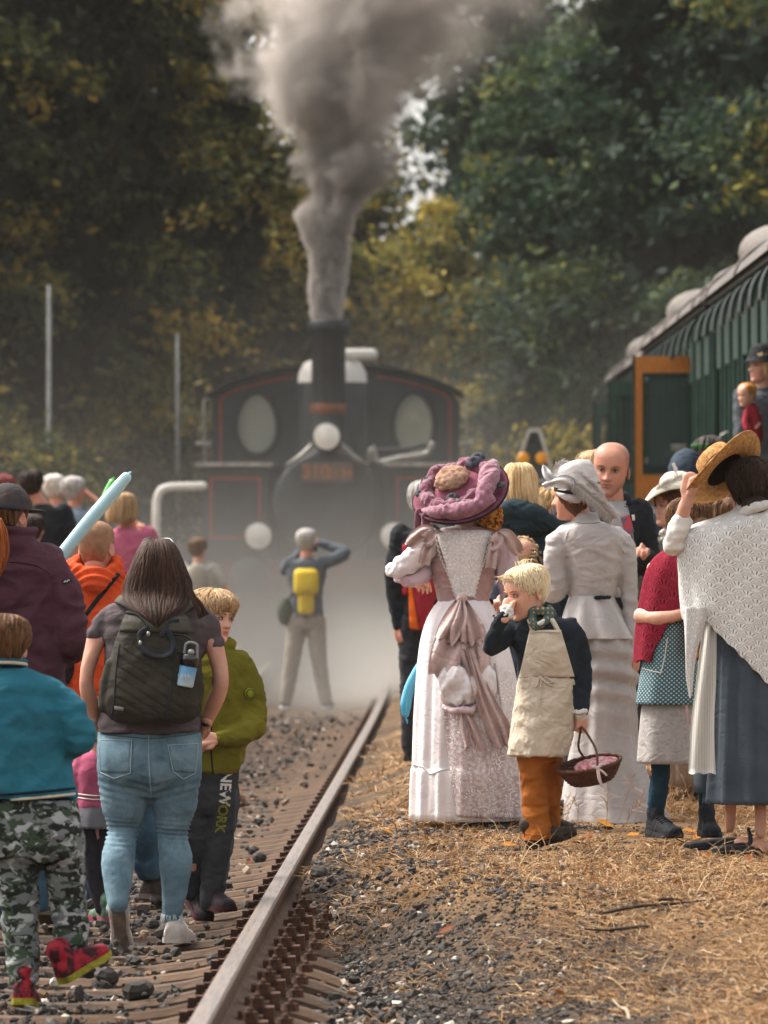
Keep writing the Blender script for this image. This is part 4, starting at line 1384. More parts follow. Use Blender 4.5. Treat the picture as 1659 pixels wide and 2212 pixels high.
for y in (3.62, 5.9):
    w = lp('cab_plate', plate_holes(outl, [oval(-1.04, 0.28, 0.42), oval(1.04, 0.28, 0.42)], y, y + 0.03), LOCO2, label='front cab plate with two oval windows' if y < 4 else 'rear cab plate')
    for cx in (-1.04, 1.04):
        o_ = [(cx + (p[0] - cx) * 1.0, 3.30 + (p[1] - 3.30) * 1.0) for p in oval(cx, 0.28, 0.42)]
        loop = [(p[0], y - 0.02, p[1]) for p in o_] 
        f = lp('window_frame', tube(loop + loop[:1], [0.035] * (len(loop) + 1), 8, sub=2, cap=False), LOCO, True, w)
        pv = np.array([(cx, y + 0.01, 3.30)] + [(p[0], y + 0.01, p[1]) for p in o_])
        lp('window_pane', (pv, [(0, 1 + k, 1 + (k + 1) % 32) for k in range(32)]), GLASSM, False, w)
    if y < 4:
        red = [(x, arc_z(x) - 0.09) for x in xs if abs(x) < 1.5]
        for sgn in (-1, 1):
            rl = [p for p in red if p[0] * sgn > 0.48]
            rl = sorted(rl, key=lambda p: abs(p[0])) + [(sgn * 1.515, 3.58), (sgn * 1.52, 3.4), (sgn * 1.52, 2.8)]
            lp('lining', tube([(p[0], y - 0.004, p[1]) for p in rl], [0.012] * len(rl), 6, sub=2), REDL, False, w)
roof = [(x, arc_z(x) + 0.025) for x in np.linspace(-1.7, 1.7, 31)]
Vr = np.array([(x, y, z + dz) for y in (3.45, 6.1) for dz in (0, 0.035) for x, z in roof])
n_ = 31
Fr = []
for i in range(n_ - 1):
    Fr += [(i, i + 1, n_ * 2 + i + 1, n_ * 2 + i), (n_ + i, n_ * 3 + i, n_ * 3 + i + 1, n_ + i + 1), (i, n_ + i, n_ + i + 1, i + 1), (2 * n_ + i, 2 * n_ + i + 1, 3 * n_ + i + 1, 3 * n_ + i)]
Fr += [(0, 2 * n_, 3 * n_, n_), (n_ - 1, 2 * n_ - 1, 4 * n_ - 1, 3 * n_ - 1)]
lp('cab_roof', (Vr, Fr), LOCO, False)
for s in (-1, 1):
    lp('cab_side', bev_box((s * 1.615, 4.77, 2.2), (0.03, 2.22, 1.4), 0.005), LOCO2)
    lp('hand_rail', tube([(s * 1.72, 3.6, 2.6), (s * 1.74, 3.6, 3.6), (s * 1.66, 3.6, 3.62)], [0.018] * 3, 8, sub=3), STEEL, True)
    lp('cab_lamp', tube([(s * 1.66, 3.5, 3.02), (s * 1.82, 3.5, 3.03)], [0.03, 0.03], 8, sub=2), STEEL, True)

# ------------------------------------------------------------------ carriages
CGRN = metal_mat('carriage_green_paint', '1d3a32', '142b25', 0.45, 0.0, 4, 0.1)
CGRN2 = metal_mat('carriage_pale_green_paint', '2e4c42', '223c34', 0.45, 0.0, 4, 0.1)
CDK = metal_mat('carriage_dark_green', '1a2c28', '12201d', 0.5, 0.0, 4, 0.1)  # darkest green, on hoods, cornices, frames and inner walls
ROOFM = metal_mat('carriage_grey_roof', '6c6560', '524c48', 0.75, 0.0, 6, 0.3)
WOOD = fab('c67c2c', 'a8621e', 0.45, 8, 0.15, 30, stretch=(6, 6, 1), spec=0.4)
DGLASS = NT('carriage_glass'); DGLASS.bsdf(hexc('3b4a48'), 0.08, spec=0.6)
DGLASS.t.nodes['Principled BSDF'].inputs['Alpha'].default_value = 0.72
DGLASS = DGLASS.m
XS = 2.95
def carriage(y0, y1, label, door_at=None, shift=0.0, nwin=9):
    """side wall towards the track at x = XS; built from the near end y0 to the far end y1"""
    L = y1 - y0
    root = empty('railway_carriage', (XS + shift, y0, 0.3), label, 'railway carriage', 'green carriages of the train on the right')
    org = np.array([0, 0, -0.3])
    def cp(name, VF, mat, smooth=False, parent=None, lab=None):
        V = np.asarray(VF[0], float) + org
        o = link(name, new_mesh(name, V, VF[1], smooth), parent or root, mat)
        if lab: o['label'] = lab
        return o
    W = 2.7
    # openings left for windows: lower panel, pillars between, head panel
    cp('lower_panel', box((0.03, L / 2, 1.75), (0.06, L, 1.30)), CGRN)
    cp('upper_panel', box((0.03, L / 2, 3.52), (0.06, L, 0.56)), CGRN)
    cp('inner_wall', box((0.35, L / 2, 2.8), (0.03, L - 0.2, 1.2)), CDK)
    cp('far_wall', box((W, L / 2, 2.4), (0.06, L, 2.7)), CGRN)
    for yy in (0.02, L - 0.02):
        cp('end_wall', box((W / 2, yy, 2.4), (W - 0.08, 0.04, 2.68)), CGRN)
    cp('solebar', box((0.08, L / 2, 1.0), (0.10, L - 0.1, 0.22)), LOCO)
    cp('footboard', box((-0.08, L / 2, 0.80), (0.22, L - 0.3, 0.05)), fab('4a3b2e', '33291f', 0.8, 8, 0.2))
    bays = np.linspace(0, L, nwin + 1)
    for k in range(nwin):
        a, b = bays[k], bays[k + 1]
        cp('window_pillar', box((0.03, a + 0.12, 2.82), (0.06, 0.24, 0.84)), CGRN2)
        wf = cp('window', box((0.05, (a + b) / 2 + 0.12, 2.44), (0.05, b - a - 0.26, 0.06)), CGRN)
        cp('window_pane', box((0.075, (a + b) / 2 + 0.12, 2.83), (0.01, b - a - 0.25, 0.80)), DGLASS, False, wf)
        # proud beading on the panels
        for q in (0.0, 0.33, 0.66):
            cp('batten', box((-0.012, a + 0.12 + (b - a) * q, 1.76), (0.03, 0.05, 1.24)), CGRN2)
        cp('batten', box((-0.012, a + 0.12, 3.0), (0.035, 0.06, 1.2)), CGRN2)
        cp('batten', box((-0.010, a + 0.34, 3.42), (0.022, 0.05, 0.36)), CGRN2)
        # curved ventilator hood over each window
        hood = [(-0.01 - 0.20 * math.sin(t), 3.42 + 0.36 * math.cos(t) ** 0.7) for t in np.linspace(0, 1.50, 9)]
        yy0, yy1 = (a + b) / 2 - 0.05, (a + b) / 2 + 0.30
        V = np.array([(x, y, z) for y in (yy0, yy1) for x, z in hood] + [(x + 0.03, y, z - 0.02) for y in (yy0, yy1) for x, z in hood])
        F = [(i, i + 1, 9 + i + 1, 9 + i) for i in range(8)] + [(18 + i, 27 + i, 27 + i + 1, 18 + i + 1) for i in range(8)]
        F += [(i, 18 + i, 18 + i + 1, i + 1) for i in range(8)] + [(9 + i, 9 + i + 1, 27 + i + 1, 27 + i) for i in range(8)] + [(8, 26, 35, 17), (0, 9, 27, 18)]
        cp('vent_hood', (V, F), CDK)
        if k % 4 == 1:
            cp('handrail', tube([(-0.02, a + 0.5, 2.2), (-0.08, a + 0.5, 2.24), (-0.08, a + 0.5, 2.60), (-0.02, a + 0.5, 2.64)], [0.012] * 4, 8, sub=3), STEEL, True)
    cp('waist_rail', box((-0.008, L / 2, 2.40), (0.03, L, 0.07)), CGRN2)
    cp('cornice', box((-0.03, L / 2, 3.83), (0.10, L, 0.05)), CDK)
    # arched roof
    pr = [(-0.14, 3.84), (-0.10, 3.93), (0.05, 4.06), (0.3, 4.19), (0.7, 4.30), (1.35, 4.36), (2.0, 4.30), (2.4, 4.19), (2.65, 4.06), (2.8, 3.93), (2.84, 3.84)]
    ys_ = np.linspace(-0.12, L + 0.12, 14)
    V = np.concatenate([np.array([(x, y, z) for x, z in pr]) for y in ys_])
    F = grid_faces(14, 11, False); F += [tuple(range(11)), tuple(range(len(V) - 11, len(V)))[::-1]]
    rf = cp('roof', (V, F), ROOFM, False)
    for y in np.linspace(0.8, L - 0.8, 5):
        cp('roof_seam', tube([(x, y, z + 0.008) for x, z in pr], [0.018] * 11, 6, sub=2), ROOFM, True, rf)
    cp('roof_vent', ell((0.55, L - 1.0, 4.22), (0.42, 0.8, 0.26), 20, 12), fab('7d766f', '625c57', 0.7, 5, 0.1), True, rf)
    cp('roof_vent', ell((0.6, L * 0.45, 4.25), (0.3, 0.6, 0.20), 20, 12), ROOFM, True, rf)
    for yy in (1.6, L - 1.6):
        for x in (0.5, 2.2):
            Vw, Fw = lathe([(0.05, -0.06), (0.38, -0.03), (0.45, -0.06), (0.46, 0.05), (0.05, 0.05)], 28, (x, yy, 0.62), frame((1, 0, 0)))
            cp('wheel', (Vw, Fw), LOCO, True)
    if door_at is not None:
        for (yd, ztop, wid, inner) in door_at:
            y = yd - y0
            zb = 1.12
            h_ = ztop - zb
            dr = cp('door', box((-wid + 0.035, y, (ztop + zb) / 2), (0.07, 0.05, h_)), WOOD if inner else CGRN2, False, None, 'open door with varnished orange inner frame' if inner else 'open green door')
            m_ = WOOD if inner else CGRN2
            wz0, wz1 = zb + h_ * 0.52, ztop - 0.16
            cp('top_rail', box((-wid / 2 + 0.035, y, ztop - 0.08), (wid - 0.075, 0.048, 0.16)), m_, False, dr)
            cp('bottom_panel', box((-wid / 2 + 0.035, y, (zb + wz0) / 2), (wid - 0.075, 0.046, wz0 - zb)), m_, False, dr)
            cp('outer_edge', box((-wid - 0.012, y, (ztop + zb) / 2), (0.022, 0.06, h_ + 0.03)), CDK, False, dr)
            cp('window_frame', box((-wid / 2 + 0.05, y - 0.012, wz0 + 0.04), (wid - 0.11, 0.03, 0.07)), CDK, False, dr)
            cp('window_frame', box((-wid + 0.085, y - 0.012, (wz0 + wz1) / 2 + 0.04), (0.025, 0.03, wz1 - wz0 - 0.08)), CDK, False, dr)
            cp('window_frame', box((-wid / 2 + 0.05, y - 0.012, wz1 - 0.02), (wid - 0.11, 0.03, 0.04)), CDK, False, dr)
            cp('window_pane', box((-wid / 2 + 0.06, y + 0.004, (wz0 + wz1) / 2), (wid - 0.13, 0.008, wz1 - wz0 - 0.08)), DGLASS, False, dr)
            if inner:
                for z in (1.98, 2.08, 1.72):
                    cp('door_fitting', ell((-wid + 0.06, y - 0.04, z), (0.035, 0.02, 0.02), 10, 8), STEEL, True, dr)
            cp('door_lock', box((-0.11, y - 0.045, 2.62), (0.14, 0.05, 0.07)), STEEL, False, dr)
    return root
carriage(33.0, 51.3, 'nearest green carriage with people leaning from its windows', None, 0.0, 15)
carriage(51.9, 64.2, 'green carriage with the orange framed open door', [(55.8, 3.50, 0.53, True), (64.0, 3.50, 0.45, False)], 0.0, 9)
carriage(64.8, 77.5, 'far green carriage fading into the mist', [(73.0, 3.48, 0.42, False)], 0.12, 9)

# ------------------------------------------------------------------ posts, frame, signal
GALV = metal_mat('galvanised_steel', 'a9acaa', '8d908e', 0.45, 0.5, 10, 0.1)
p1 = empty('lamp_post', ((105.5 - 829.5) / 166, 75.3, 0.3), 'thin pale steel post with a rusty orange foot on the left', 'post')
link('post', new_mesh('post', *tube([(-0.01, 0, 0.6), (0, 0, 2.2), (0.0, 0, 4.75)], [0.034, 0.032, 0.028], 10, sub=3)), p1, GALV)
link('foot', new_mesh('foot', *tube([(-0.01, 0, -0.1), (-0.01, 0, 2.35)], [0.036, 0.036], 10, sub=3)), p1, fab('a8622c', '7c451f', 0.7, 10, 0.2))
p2 = empty('signal_post', ((385 - 829.5) / 160, 78.0, 0.2), 'thin grey pole standing in the mist left of the engine', 'post')
link('post', new_mesh('post', *tube([(0.015, 0, -0.1), (0.0, 0, 2.4), (-0.012, 0, 4.3)], [0.032, 0.03, 0.026], 10, sub=3)), p2, GALV)
link('cap', new_mesh('cap', *ell((-0.012, 0, 4.31), (0.034, 0.034, 0.03), 10, 6)), p2, GALV)
p3 = empty('barrier_frame', (-2.83, 72.0, 0.0), 'white bent tube frame standing left of the engine', 'barrier')
link('frame', new_mesh('frame', *tube([(0.0, 0, 0.0), (-0.01, 0, 1.4), (0.0, 0, 2.2), (0.06, 0, 2.37), (0.2, 0, 2.41), (0.58, 0, 2.42)], [0.052] * 6, 12, sub=5)), p3, WHITE)
link('brace', new_mesh('brace', *tube([(0.0, 0.02, 1.9), (0.0, 0.6, 1.9), (0.0, 1.1, 0.0)], [0.03] * 3, 8, sub=3)), p3, WHITE)

AMB = NT('amber_lamp')
b_ = AMB.bsdf(hexc('c08430'), 0.4)
b_.inputs['Emission Color'].default_value = hexc('f0941c'); b_.inputs['Emission Strength'].default_value = 0.10
AMB = AMB.m
sg = empty('warning_signal', ((1152 - 829.5) / 189, 66.0, 0.25), 'tapered dark warning signal with white border and two amber lamps', 'signal')
s_ = lambda px, py: ((px - 1152) / 189, CAM_H + (HY - py) / 189 - 0.25)
ob = [s_(1110, 1040), s_(1116, 996), s_(1138, 931), s_(1144, 925), s_(1163, 925), s_(1169, 931), s_(1189, 996), s_(1195, 1040)]
ib = [s_(1120, 1036), s_(1124, 998), s_(1144, 937), s_(1147, 934), s_(1160, 934), s_(1163, 937), s_(1181, 998), s_(1185, 1036)]
link('border', new_mesh('border', *plate_holes(ob, [ib], -0.03, 0.0), False), sg, fab('cfc9c0', 'b0aaa2', 0.6, 6, 0.05))
link('board', new_mesh('board', *plate_holes(ib, [], -0.012, -0.006), False), sg, fab('4c5250', '3a403e', 0.7, 6, 0.05))
for px in (1130, 1169):
    x, z = s_(px, 990)
    l_ = link('lamp', new_mesh('lamp', *lathe([(0, -0.03), (0.05, -0.026), (0.068, -0.01), (0.07, 0.0)], 20, (x, -0.03, z), frame((0, 1, 0)))), sg, AMB)
link('post', new_mesh('post', *tube([(0, 0.03, -0.2), (0, 0.03, s_(1152, 1040)[1])], [0.04, 0.04], 10, sub=3)), sg, GALV)
# ------------------------------------------------------------------ people
from mathutils.bvhtree import BVHTree
M1 = (0, 967.2, .3429); M2 = (0, 1536, .3773); M4 = (796.6, 967.2, .3087); M6 = (1109.5, 938.9, .3313)
M7 = (796.6, 1479.3, .3087); M8 = (1166.4, 1422.4, .297); MB = (1052.6, 882, .2058); MC = (1365.6, 899, .177); MA = (0, 995.75, .2058); MD = (0, 0, 1)

def bvh(VQ):
    V, Q = VQ
    return BVHTree.FromPolygons([tuple(v) for v in V], [tuple(int(i) for i in q) for q in Q])
def hit(tr, x, z, y0=-1.5, default=None):
    h = tr.ray_cast(Vector((x, y0, z)), Vector((0, 1, 0)))
    return h[0].y if h[0] is not None else default
def patch(tr, corners, nu=10, nv=10, off=0.004, th=0.003, bulge=0.0):
    """cloth laid on a surface as seen from the track side; corners: TL, TR, BR, BL local points"""
    c = [np.asarray(q, float) for q in corners]
    F_, B_ = [], []
    last = -0.1
    for j in range(nv):
        t = j / (nv - 1)
        for i in range(nu):
            s = i / (nu - 1)
            p = (c[0] * (1 - s) + c[1] * s) * (1 - t) + (c[3] * (1 - s) + c[2] * s) * t
            y = hit(tr, p[0], p[2], default=last)
            last = y
            bb = bulge * math.sin(PI * s) * math.sin(PI * t)
            F_.append((p[0], y - off - th - bb, p[2])); B_.append((p[0], y - off * 0.2, p[2]))
    V = np.array(F_ + B_); n = nu * nv
    F = [f for f in grid_faces(nv, nu, False)]
    F += [tuple(reversed([i + n for i in f])) for f in grid_faces(nv, nu, False)]
    for i in range(nu - 1):
        F += [(i + 1, i, n + i, n + i + 1), ((nv - 1) * nu + i, (nv - 1) * nu + i + 1, n + (nv - 1) * nu + i + 1, n + (nv - 1) * nu + i)]
    for j in range(nv - 1):
        F += [(j * nu, (j + 1) * nu, n + (j + 1) * nu, n + j * nu), ((j + 1) * nu + nu - 1, j * nu + nu - 1, n + j * nu + nu - 1, n + (j + 1) * nu + nu - 1)]
    return V, F
def seam(tr, pts, r=0.003, off=0.0, flat=1.0, n=6, dens=6):
    """cord or strap following a surface"""
    P = np.asarray(pts, float)
    tt = np.linspace(0, len(P) - 1, (len(P) - 1) * dens + 1)
    Q = interp_rows(np.arange(len(P), dtype=float), P, tt) if len(P) > 2 else P[0] + (P[1] - P[0]) * (tt / tt[-1])[:, None]
    last = None
    for q in Q:
        y = hit(tr, q[0], q[2], default=last)
        if y is not None: q[1] = y - off; last = y
    return tube(Q, [r] * len(Q), n, [r * flat] * len(Q), 1) if len(Q) < 3 else tube(Q, [r] * len(Q), n, [r * flat] * len(Q), 1)

def std_joints(H, w=1.0, lean=0.0):
    k = H / 1.72
    J = {'head': np.array([0, 0, H - 0.118 * k]), 'neck': np.array([0, 0.01, H - 0.275 * k]),
         'shL': np.array([-0.165 * k * w, 0, H - 0.325 * k]), 'shR': np.array([0.165 * k * w, 0, H - 0.325 * k]),
         'elL': np.array([-0.235 * k * w, 0.0, H - 0.61 * k]), 'elR': np.array([0.235 * k * w, 0.0, H - 0.61 * k]),
         'wrL': np.array([-0.24 * k * w, -0.02, H - 0.85 * k]), 'wrR': np.array([0.24 * k * w, -0.02, H - 0.85 * k]),
         'hip': np.array([0, 0, 0.93 * k]), 'knL': np.array([-0.09 * k, 0, 0.49 * k]), 'knR': np.array([0.09 * k, 0, 0.49 * k]),
         'anL': np.array([-0.095 * k, 0.02, 0.07]), 'anR': np.array([0.095 * k, 0.02, 0.07])}
    return J, k

def person(label, S, cx, top, gz, yaw, topm, botm, hairm=None, hairk='short', skin=None, w=1.0, arms=None, feet=None, skirt=None, res=0,
           group='people gathered by the engine', long_rows=None, shoem=None, solem=None, belly=0.0, hhead=1.0, pitch=0, roll=0, sleeve=1.0, hem=None, lookk=None, wr=None, headx=0.0, shorts=False, hands=True, child=False, stub=0.0, eye=.8, buzz=0.0):
    H = CAM_H + (HY - top) / S - gz
    f = Fig(label, S, cx, HY, group=group, gz=gz)
    J, k = std_joints(H, w)
    if child:
        J['head'] = J['head'] - [0, 0, 0.01]
    J['head'] = J['head'] + [headx, 0, 0]
    for a, b in (arms or {}).items(): J[a] = np.asarray(b, float)
    for a, b in (feet or {}).items(): J[a] = np.asarray(b, float)
    hh = 0.232 * k * hhead if not child else 0.215
    hd = head(J['head'], hh, yaw, pitch, roll, res, child=child, stubble=stub, buzz=buzz)
    tr = hd[3]
    hs = []
    if hands:
        for q, s in (('L', -1), ('R', 1)):
            d = J['wr' + q] - J['el' + q]; d = d / np.linalg.norm(d)
            hs.append(hand(J['wr' + q] + d * 0.01, d + [0, -0.1, 0], (-s, 0.2, 0.1) if abs(d[2]) > 0.5 else (0, 0.3, -1), 0.175 * k, 0.45, s if yaw > 90 else -s, size=0.006))
    f.body(J, skin or SKIN, hd, hs, k=k * 0.95)
    sh, hp = J['shL'], J['hip']
    W = abs(J['shR'][0])
    z0, z1 = J['neck'][2], hp[2] - 0.06 * k if hem is None else hem
    zs = J['shL'][2]
    bx = (0.135 + belly) * k
    rows = [(z0 + 0.01, -0.055, 0.055, -0.055, 0.065), (z0 - 0.025 * k, -0.6 * W, 0.6 * W, -0.085, 0.085), (zs + 0.01, -W - 0.02, W + 0.02, -0.105 * k, 0.10 * k),
            (zs - 0.12 * k, -W - 0.02, W + 0.02, -0.125 * k - belly * .5, 0.125 * k + belly * .5), (z0 * 0.5 + z1 * 0.5 - 0.03, -W * 0.92 - belly * .6, W * 0.92 + belly * .6, -0.12 * k - belly * .7, 0.125 * k + belly),
            (z1 + 0.08, -W * 0.95 - belly * .7, W * 0.95 + belly * .7, -0.125 * k - belly * .7, 0.13 * k + belly), (z1, -W * 0.97 - belly * .7, W * 0.97 + belly * .7, -0.125 * k - belly * .6, 0.13 * k + belly * .9)]
    pcs = [loft(rows, 28)]
    for q in 'LR':
        a, b, c = J['sh' + q] * [0.95, 1, 1], J['el' + q], J['wr' + q]
        if sleeve >= 1: pcs.append(tube([a, b, c + (c - b) * 0.02], [0.068 * k, 0.058 * k, 0.042 * k], 14))
        else: pcs.append(tube([a, a + (b - a) * 0.55, a + (b - a) * max(0.62, sleeve)], [0.068 * k, 0.064 * k, 0.062 * k], 14))
    Vt = fuse(pcs, 0.012, 6, wr or [(0.006, (7, 7, 13)), (0.003, (18, 18, 26))], seed=cx * 0.01)
    f.add('jacket' if sleeve >= 1 else 'shirt', Vt, topm)
    if skirt is not None:
        zb, wt, wb, mat_ = skirt
        rw = [(hp[2] + 0.10 * k, -wt, wt, -wt * 0.75, wt * 0.75), (hp[2] - 0.05, -wt * 1.12, wt * 1.12, -wt * 0.85, wt * 0.85), ((hp[2] + zb) / 2, -(wt + wb) / 2, (wt + wb) / 2, -wb * 0.75, wb * 0.75), (zb, -wb, wb, -wb * .85, wb * .85)]
        V, F, uv = loft(rw, 72, 24, 2.1, lambda a, s, z: 1 + 0.045 * s * np.sin(a * 13 + 2 * math.sin(s * 3)) + 0.03 * s * np.sin(a * 7 + 1))
        f.add('skirt', (V, F), mat_, uv=uv)
    else:
        rw = [(hp[2] + 0.06 * k, -W * 0.86 - belly * .5, W * 0.86 + belly * .5, -0.115 * k, 0.115 * k + belly * .5), (hp[2] - 0.08 * k, -W * 0.95, W * 0.95, -0.125 * k, 0.12 * k), (hp[2] - 0.17 * k, -W * 0.8, W * 0.8, -0.10 * k, 0.10 * k)]
        pcs = [loft(rw, 24)]
        for q, s in (('L', -1), ('R', 1)):
            pcs.append(tube([hp + [s * 0.085 * k, 0, -0.08 * k], J['kn' + q], J['an' + q] + [0, 0, 0.02]], [0.10 * k, 0.078 * k, 0.062 * k], 14))
        f.cloth('trousers', pcs, botm, 0.012, 6, [(0.006, (9, 9, 18)), (0.003, (20, 20, 30))], seed=cx * 0.013, zmin=.04)
    for q, s in (('L', -1), ('R', 1)):
        a = J['an' + q]
        yw = yaw if yaw > 90 or yaw < -90 else 10 * s
        bd = np.array([math.sin(rad(yw)), -math.cos(rad(yw))]) 
        f.shoe((a[0] - bd[0] * 0.04, a[1] - bd[1] * 0.04, a[2] - 0.07), yw + 8 * s * (-1 if abs(yw) > 90 else 1), shoem or BLACK_RUB, solem or BLACK_RUB, 0.26 * k, ankle=True)
    if hairk and hairm is not None:
        V, F, T = hair_cap(tr, hairk, 0.05, int(cx) % 97, 120 if res else 60)
        f.add('hair', (V, F), hairm, tint=T)
    if abs(yaw) < 120:
        V, F, T = eyes_piece(tr, hh, open_=eye); f.add('eyes', (V, F), EYE, tint=T)
    if long_rows is not None:
        long_hair(f, f.rows(long_rows), hairm, int(cx), 90)
    f.J, f.k, f.tr, f.hh, f.top = J, k, tr, hh, Vt
    return f

def long_hair(f, rw, mat_, seed, n, ang=(PI * 0.95, PI * 2.05), w=0.006, s1=(0.75, 1.0), wob=0.2, out=1.03, extra=None, base=True, flare=0.0):
    parts, tint = [], []
    if base:
        V, F, _ = loft(rw, 36, 30, 2.1, lambda a, s, z: 1 + 0.02 * np.sin(a * 11 + 3 * s) + 0.012 * np.sin(a * 23 + 1))
        parts.append((V, F)); tint.append(np.full(len(V), 0.25))
    P = drape(rw, n, seed, ang, (0, 0.2), s1, out, wob, flare=flare)
    V, F, T = strands(P + (extra or []), w, seed)
    parts.append((V, F)); tint.append(T)
    V, F = join(parts)
    return f.add('hair', (V, F), mat_, tint=np.concatenate(tint))

# ---- cloth
TEE = fab('5a5052', '4a4244', 0.9, 9, 0.4, 50)
def denim_mat(name, a, b, vs=7):
    t = NT(name)
    c = t.coord()
    n = t.ramp(t.noise(c, vs, 5, 0.65, 0.4), [(0.32, 0.0), (0.68, 1.0)])
    col = t.mix(n, hexc(a), hexc(b))
    w = t.noise(t.coord('Object', (1, 1, 0.35)), 260, 2, 0.6)
    col = t.mix(t.math('MULTIPLY', w, 0.3), col, tuple(x * 0.55 for x in hexc(a)[:3]) + (1,))
    t.bsdf(col, 0.9, t.math('ADD', w, t.noise(c, 40, 3)), 0.35, 0.008, spec=0.12)
    return t.m
DENIM = denim_mat('washed_denim', '46606e', '7f98a2')
DENIM_D = denim_mat('blue_denim', '2f4a5c', '4d6c80')
CHAR = fab('36363a', '27272b', 0.9, 10, 0.4, 60)
BLK = fab('23252a', '181a1e', 0.8, 8, 0.35, 50)
NAVY = fab('26303a', '1b232c', 0.85, 8, 0.35, 50)
KHAKI = fab('8c8374', '746b5e', 0.9, 8, 0.35, 50)
WHITEC = fab('e2ddd6', 'cfc8bf', 0.85, 6, 0.35, 40)
def mk_shoe(hexa, hexs): return fab(hexa, None, 0.6, 14, 0.3), fab(hexs, None, 0.7, 14, 0.2)

# ================================================= woman with the backpack
f = Fig('long haired woman in dark tee and pale blue jeans carrying a quilted backpack', 515, 330, 2033, M1, 'people walking along the track')
P_ = f.p
J = {'head': P_(985, 752, 0.0), 'neck': P_(985, 960, 0.0), 'shL': P_(690, 1060, 0), 'shR': P_(1270, 1075, 0), 'elL': P_(545, 1480, -0.03), 'elR': P_(1393, 1490, -0.03), 'wrL': P_(598, 1745, 0.05), 'wrR': P_(1290, 1750, 0.03)}
f.m = M2
J.update({'hip': P_(858, 330), 'knL': P_(705, 700, 0.02), 'anL': P_(690, 1085, -0.16), 'knR': P_(990, 700, 0.02), 'anR': P_(988, 1190, 0.0)})
f.m = M1
hd = head(J['head'], 0.23, 178, 5, 0, 1, True)
hs = [hand(J['wrL'], P_(640, 1830, 0.13) - J['wrL'], (1, 0, 0), 0.17, 0.5, -1), hand(J['wrR'], P_(1240, 1830, 0.12) - J['wrR'], (-1, 0, 0), 0.17, 0.5, 1)]
ex = [f.tube([(690, 1080, 0), (602, 1170, 0), (594, 1220, 0), (548, 1470, -0.03), (575, 1600, 0.0), (598, 1745, 0.05)], [40, 46, 54, 48, 48, 34], 16), f.tube([(1270, 1095, 0), (1335, 1195, 0), (1356, 1260, 0), (1395, 1480, -0.03), (1350, 1600, 0), (1285, 1750, 0.03)], [40, 48, 58, 52, 50, 34], 16)]
f.body(J, SKIN, hd, hs, 1.0, extra=ex)
pcs = [loft(f.rows([(955, 850, 1110, -.06, .07), (985, 720, 1230, -.10, .10), (1040, 655, 1300, -.125, .12), (1130, 645, 1318, -.14, .13), (1260, 660, 1292, -.145, .14), (1400, 662, 1262, -.14, .15), (1550, 640, 1246, -.14, .165), (1700, 622, 1262, -.155, .17), (1798, 614, 1271, -.165, .17)]), 44),
       f.tube([(735, 1035, 0), (640, 1105, 0), (598, 1205, 0)], [62, 66, 61], 16), f.tube([(1235, 1040, 0), (1318, 1125, 0), (1352, 1240, 0)], [62, 68, 64], 16)]
VQ = fuse(pcs, 0.010, 5, [(0.007, (6, 6, 15)), (0.003, (16, 16, 30))], 1)
f.add('t_shirt', VQ, TEE); trS = bvh(VQ)
f.m = M2
pcs = [loft(f.rows([(92, 566, 1142, -.13, .15), (150, 557, 1155, -.15, .15), (260, 553, 1160, -.185, .15), (360, 556, 1157, -.18, .14), (440, 566, 1140, -.13, .13), (490, 600, 1110, -.09, .1)]), 44, ex=2.0),
       f.tube([(712, 350, -.03), (713, 520, -.01), (708, 640, .02), (700, 710, .01), (682, 850, -.10), (684, 980, -.16), (688, 1085, -.20)], [146, 136, 104, 87, 96, 78, 60], 22, sub=5),
       f.tube([(1000, 350, -.03), (998, 520, 0), (990, 640, .01), (985, 710, .02), (1008, 860, .0), (1002, 1000, .0), (985, 1160, 0)], [146, 134, 102, 86, 96, 78, 56], 22, sub=5)]
VQ = fuse(pcs, 0.009, 5, [(0.002, (6, 6, 14)), (0.0016, (22, 22, 44))], 2)
# stacked creases behind the knees
kz = P_(0, 690)[2]
V = VQ[0]; N = vnormals(V, VQ[1])
V = V + N * (0.0055 * np.exp(-((V[:, 2] - kz) / 0.05) ** 2) * np.sin((V[:, 2] + 0.05 * V[:, 0]) * 330 + 5 * V[:, 0]))[:, None]
V = V + N * (0.0025 * np.exp(-((V[:, 2] - P_(0, 450)[2]) / 0.06) ** 2) * np.sin((V[:, 2] - 0.25 * np.abs(V[:, 0])) * 200))[:, None]
VQ = (V, VQ[1])
jn = f.add('jeans', VQ, DENIM); trJ = bvh(VQ)
for poly in ([(572, 160), (765, 160), (757, 345), (580, 345)], [(970, 186), (1140, 182), (1122, 350), (1000, 335)]):
    pk = f.add('back_pocket', patch(trJ, [P_(*q) for q in poly], 12, 12, 0.002, 0.003), DENIM, parent=jn)
    st = [P_(*q) for q in (poly[0], poly[1], poly[2], ((poly[2][0] + poly[3][0]) / 2 - 5, poly[2][1] + 32), poly[3], poly[0])]
    for a, b in zip(st[:-1], st[1:]):
        f.add('stitching', seam(trJ, [a, (a + b) / 2, b], 0.0016, 0.006), fab('a8b8bc', None, 0.9), parent=pk)
f.add('seam', seam(trJ, [P_(858, 100), P_(862, 250), P_(868, 400), P_(870, 470)], 0.0028, 0.001), fab('8ea2aa', None, 0.9), parent=jn)
f.add('waistband_seam', seam(trJ, [P_(575, 128), P_(720, 140), P_(870, 150), P_(1000, 140), P_(1140, 122)], 0.002, 0.001), fab('3d5360', None, 0.9), parent=jn)
fr = []
r = np.random.default_rng(3)
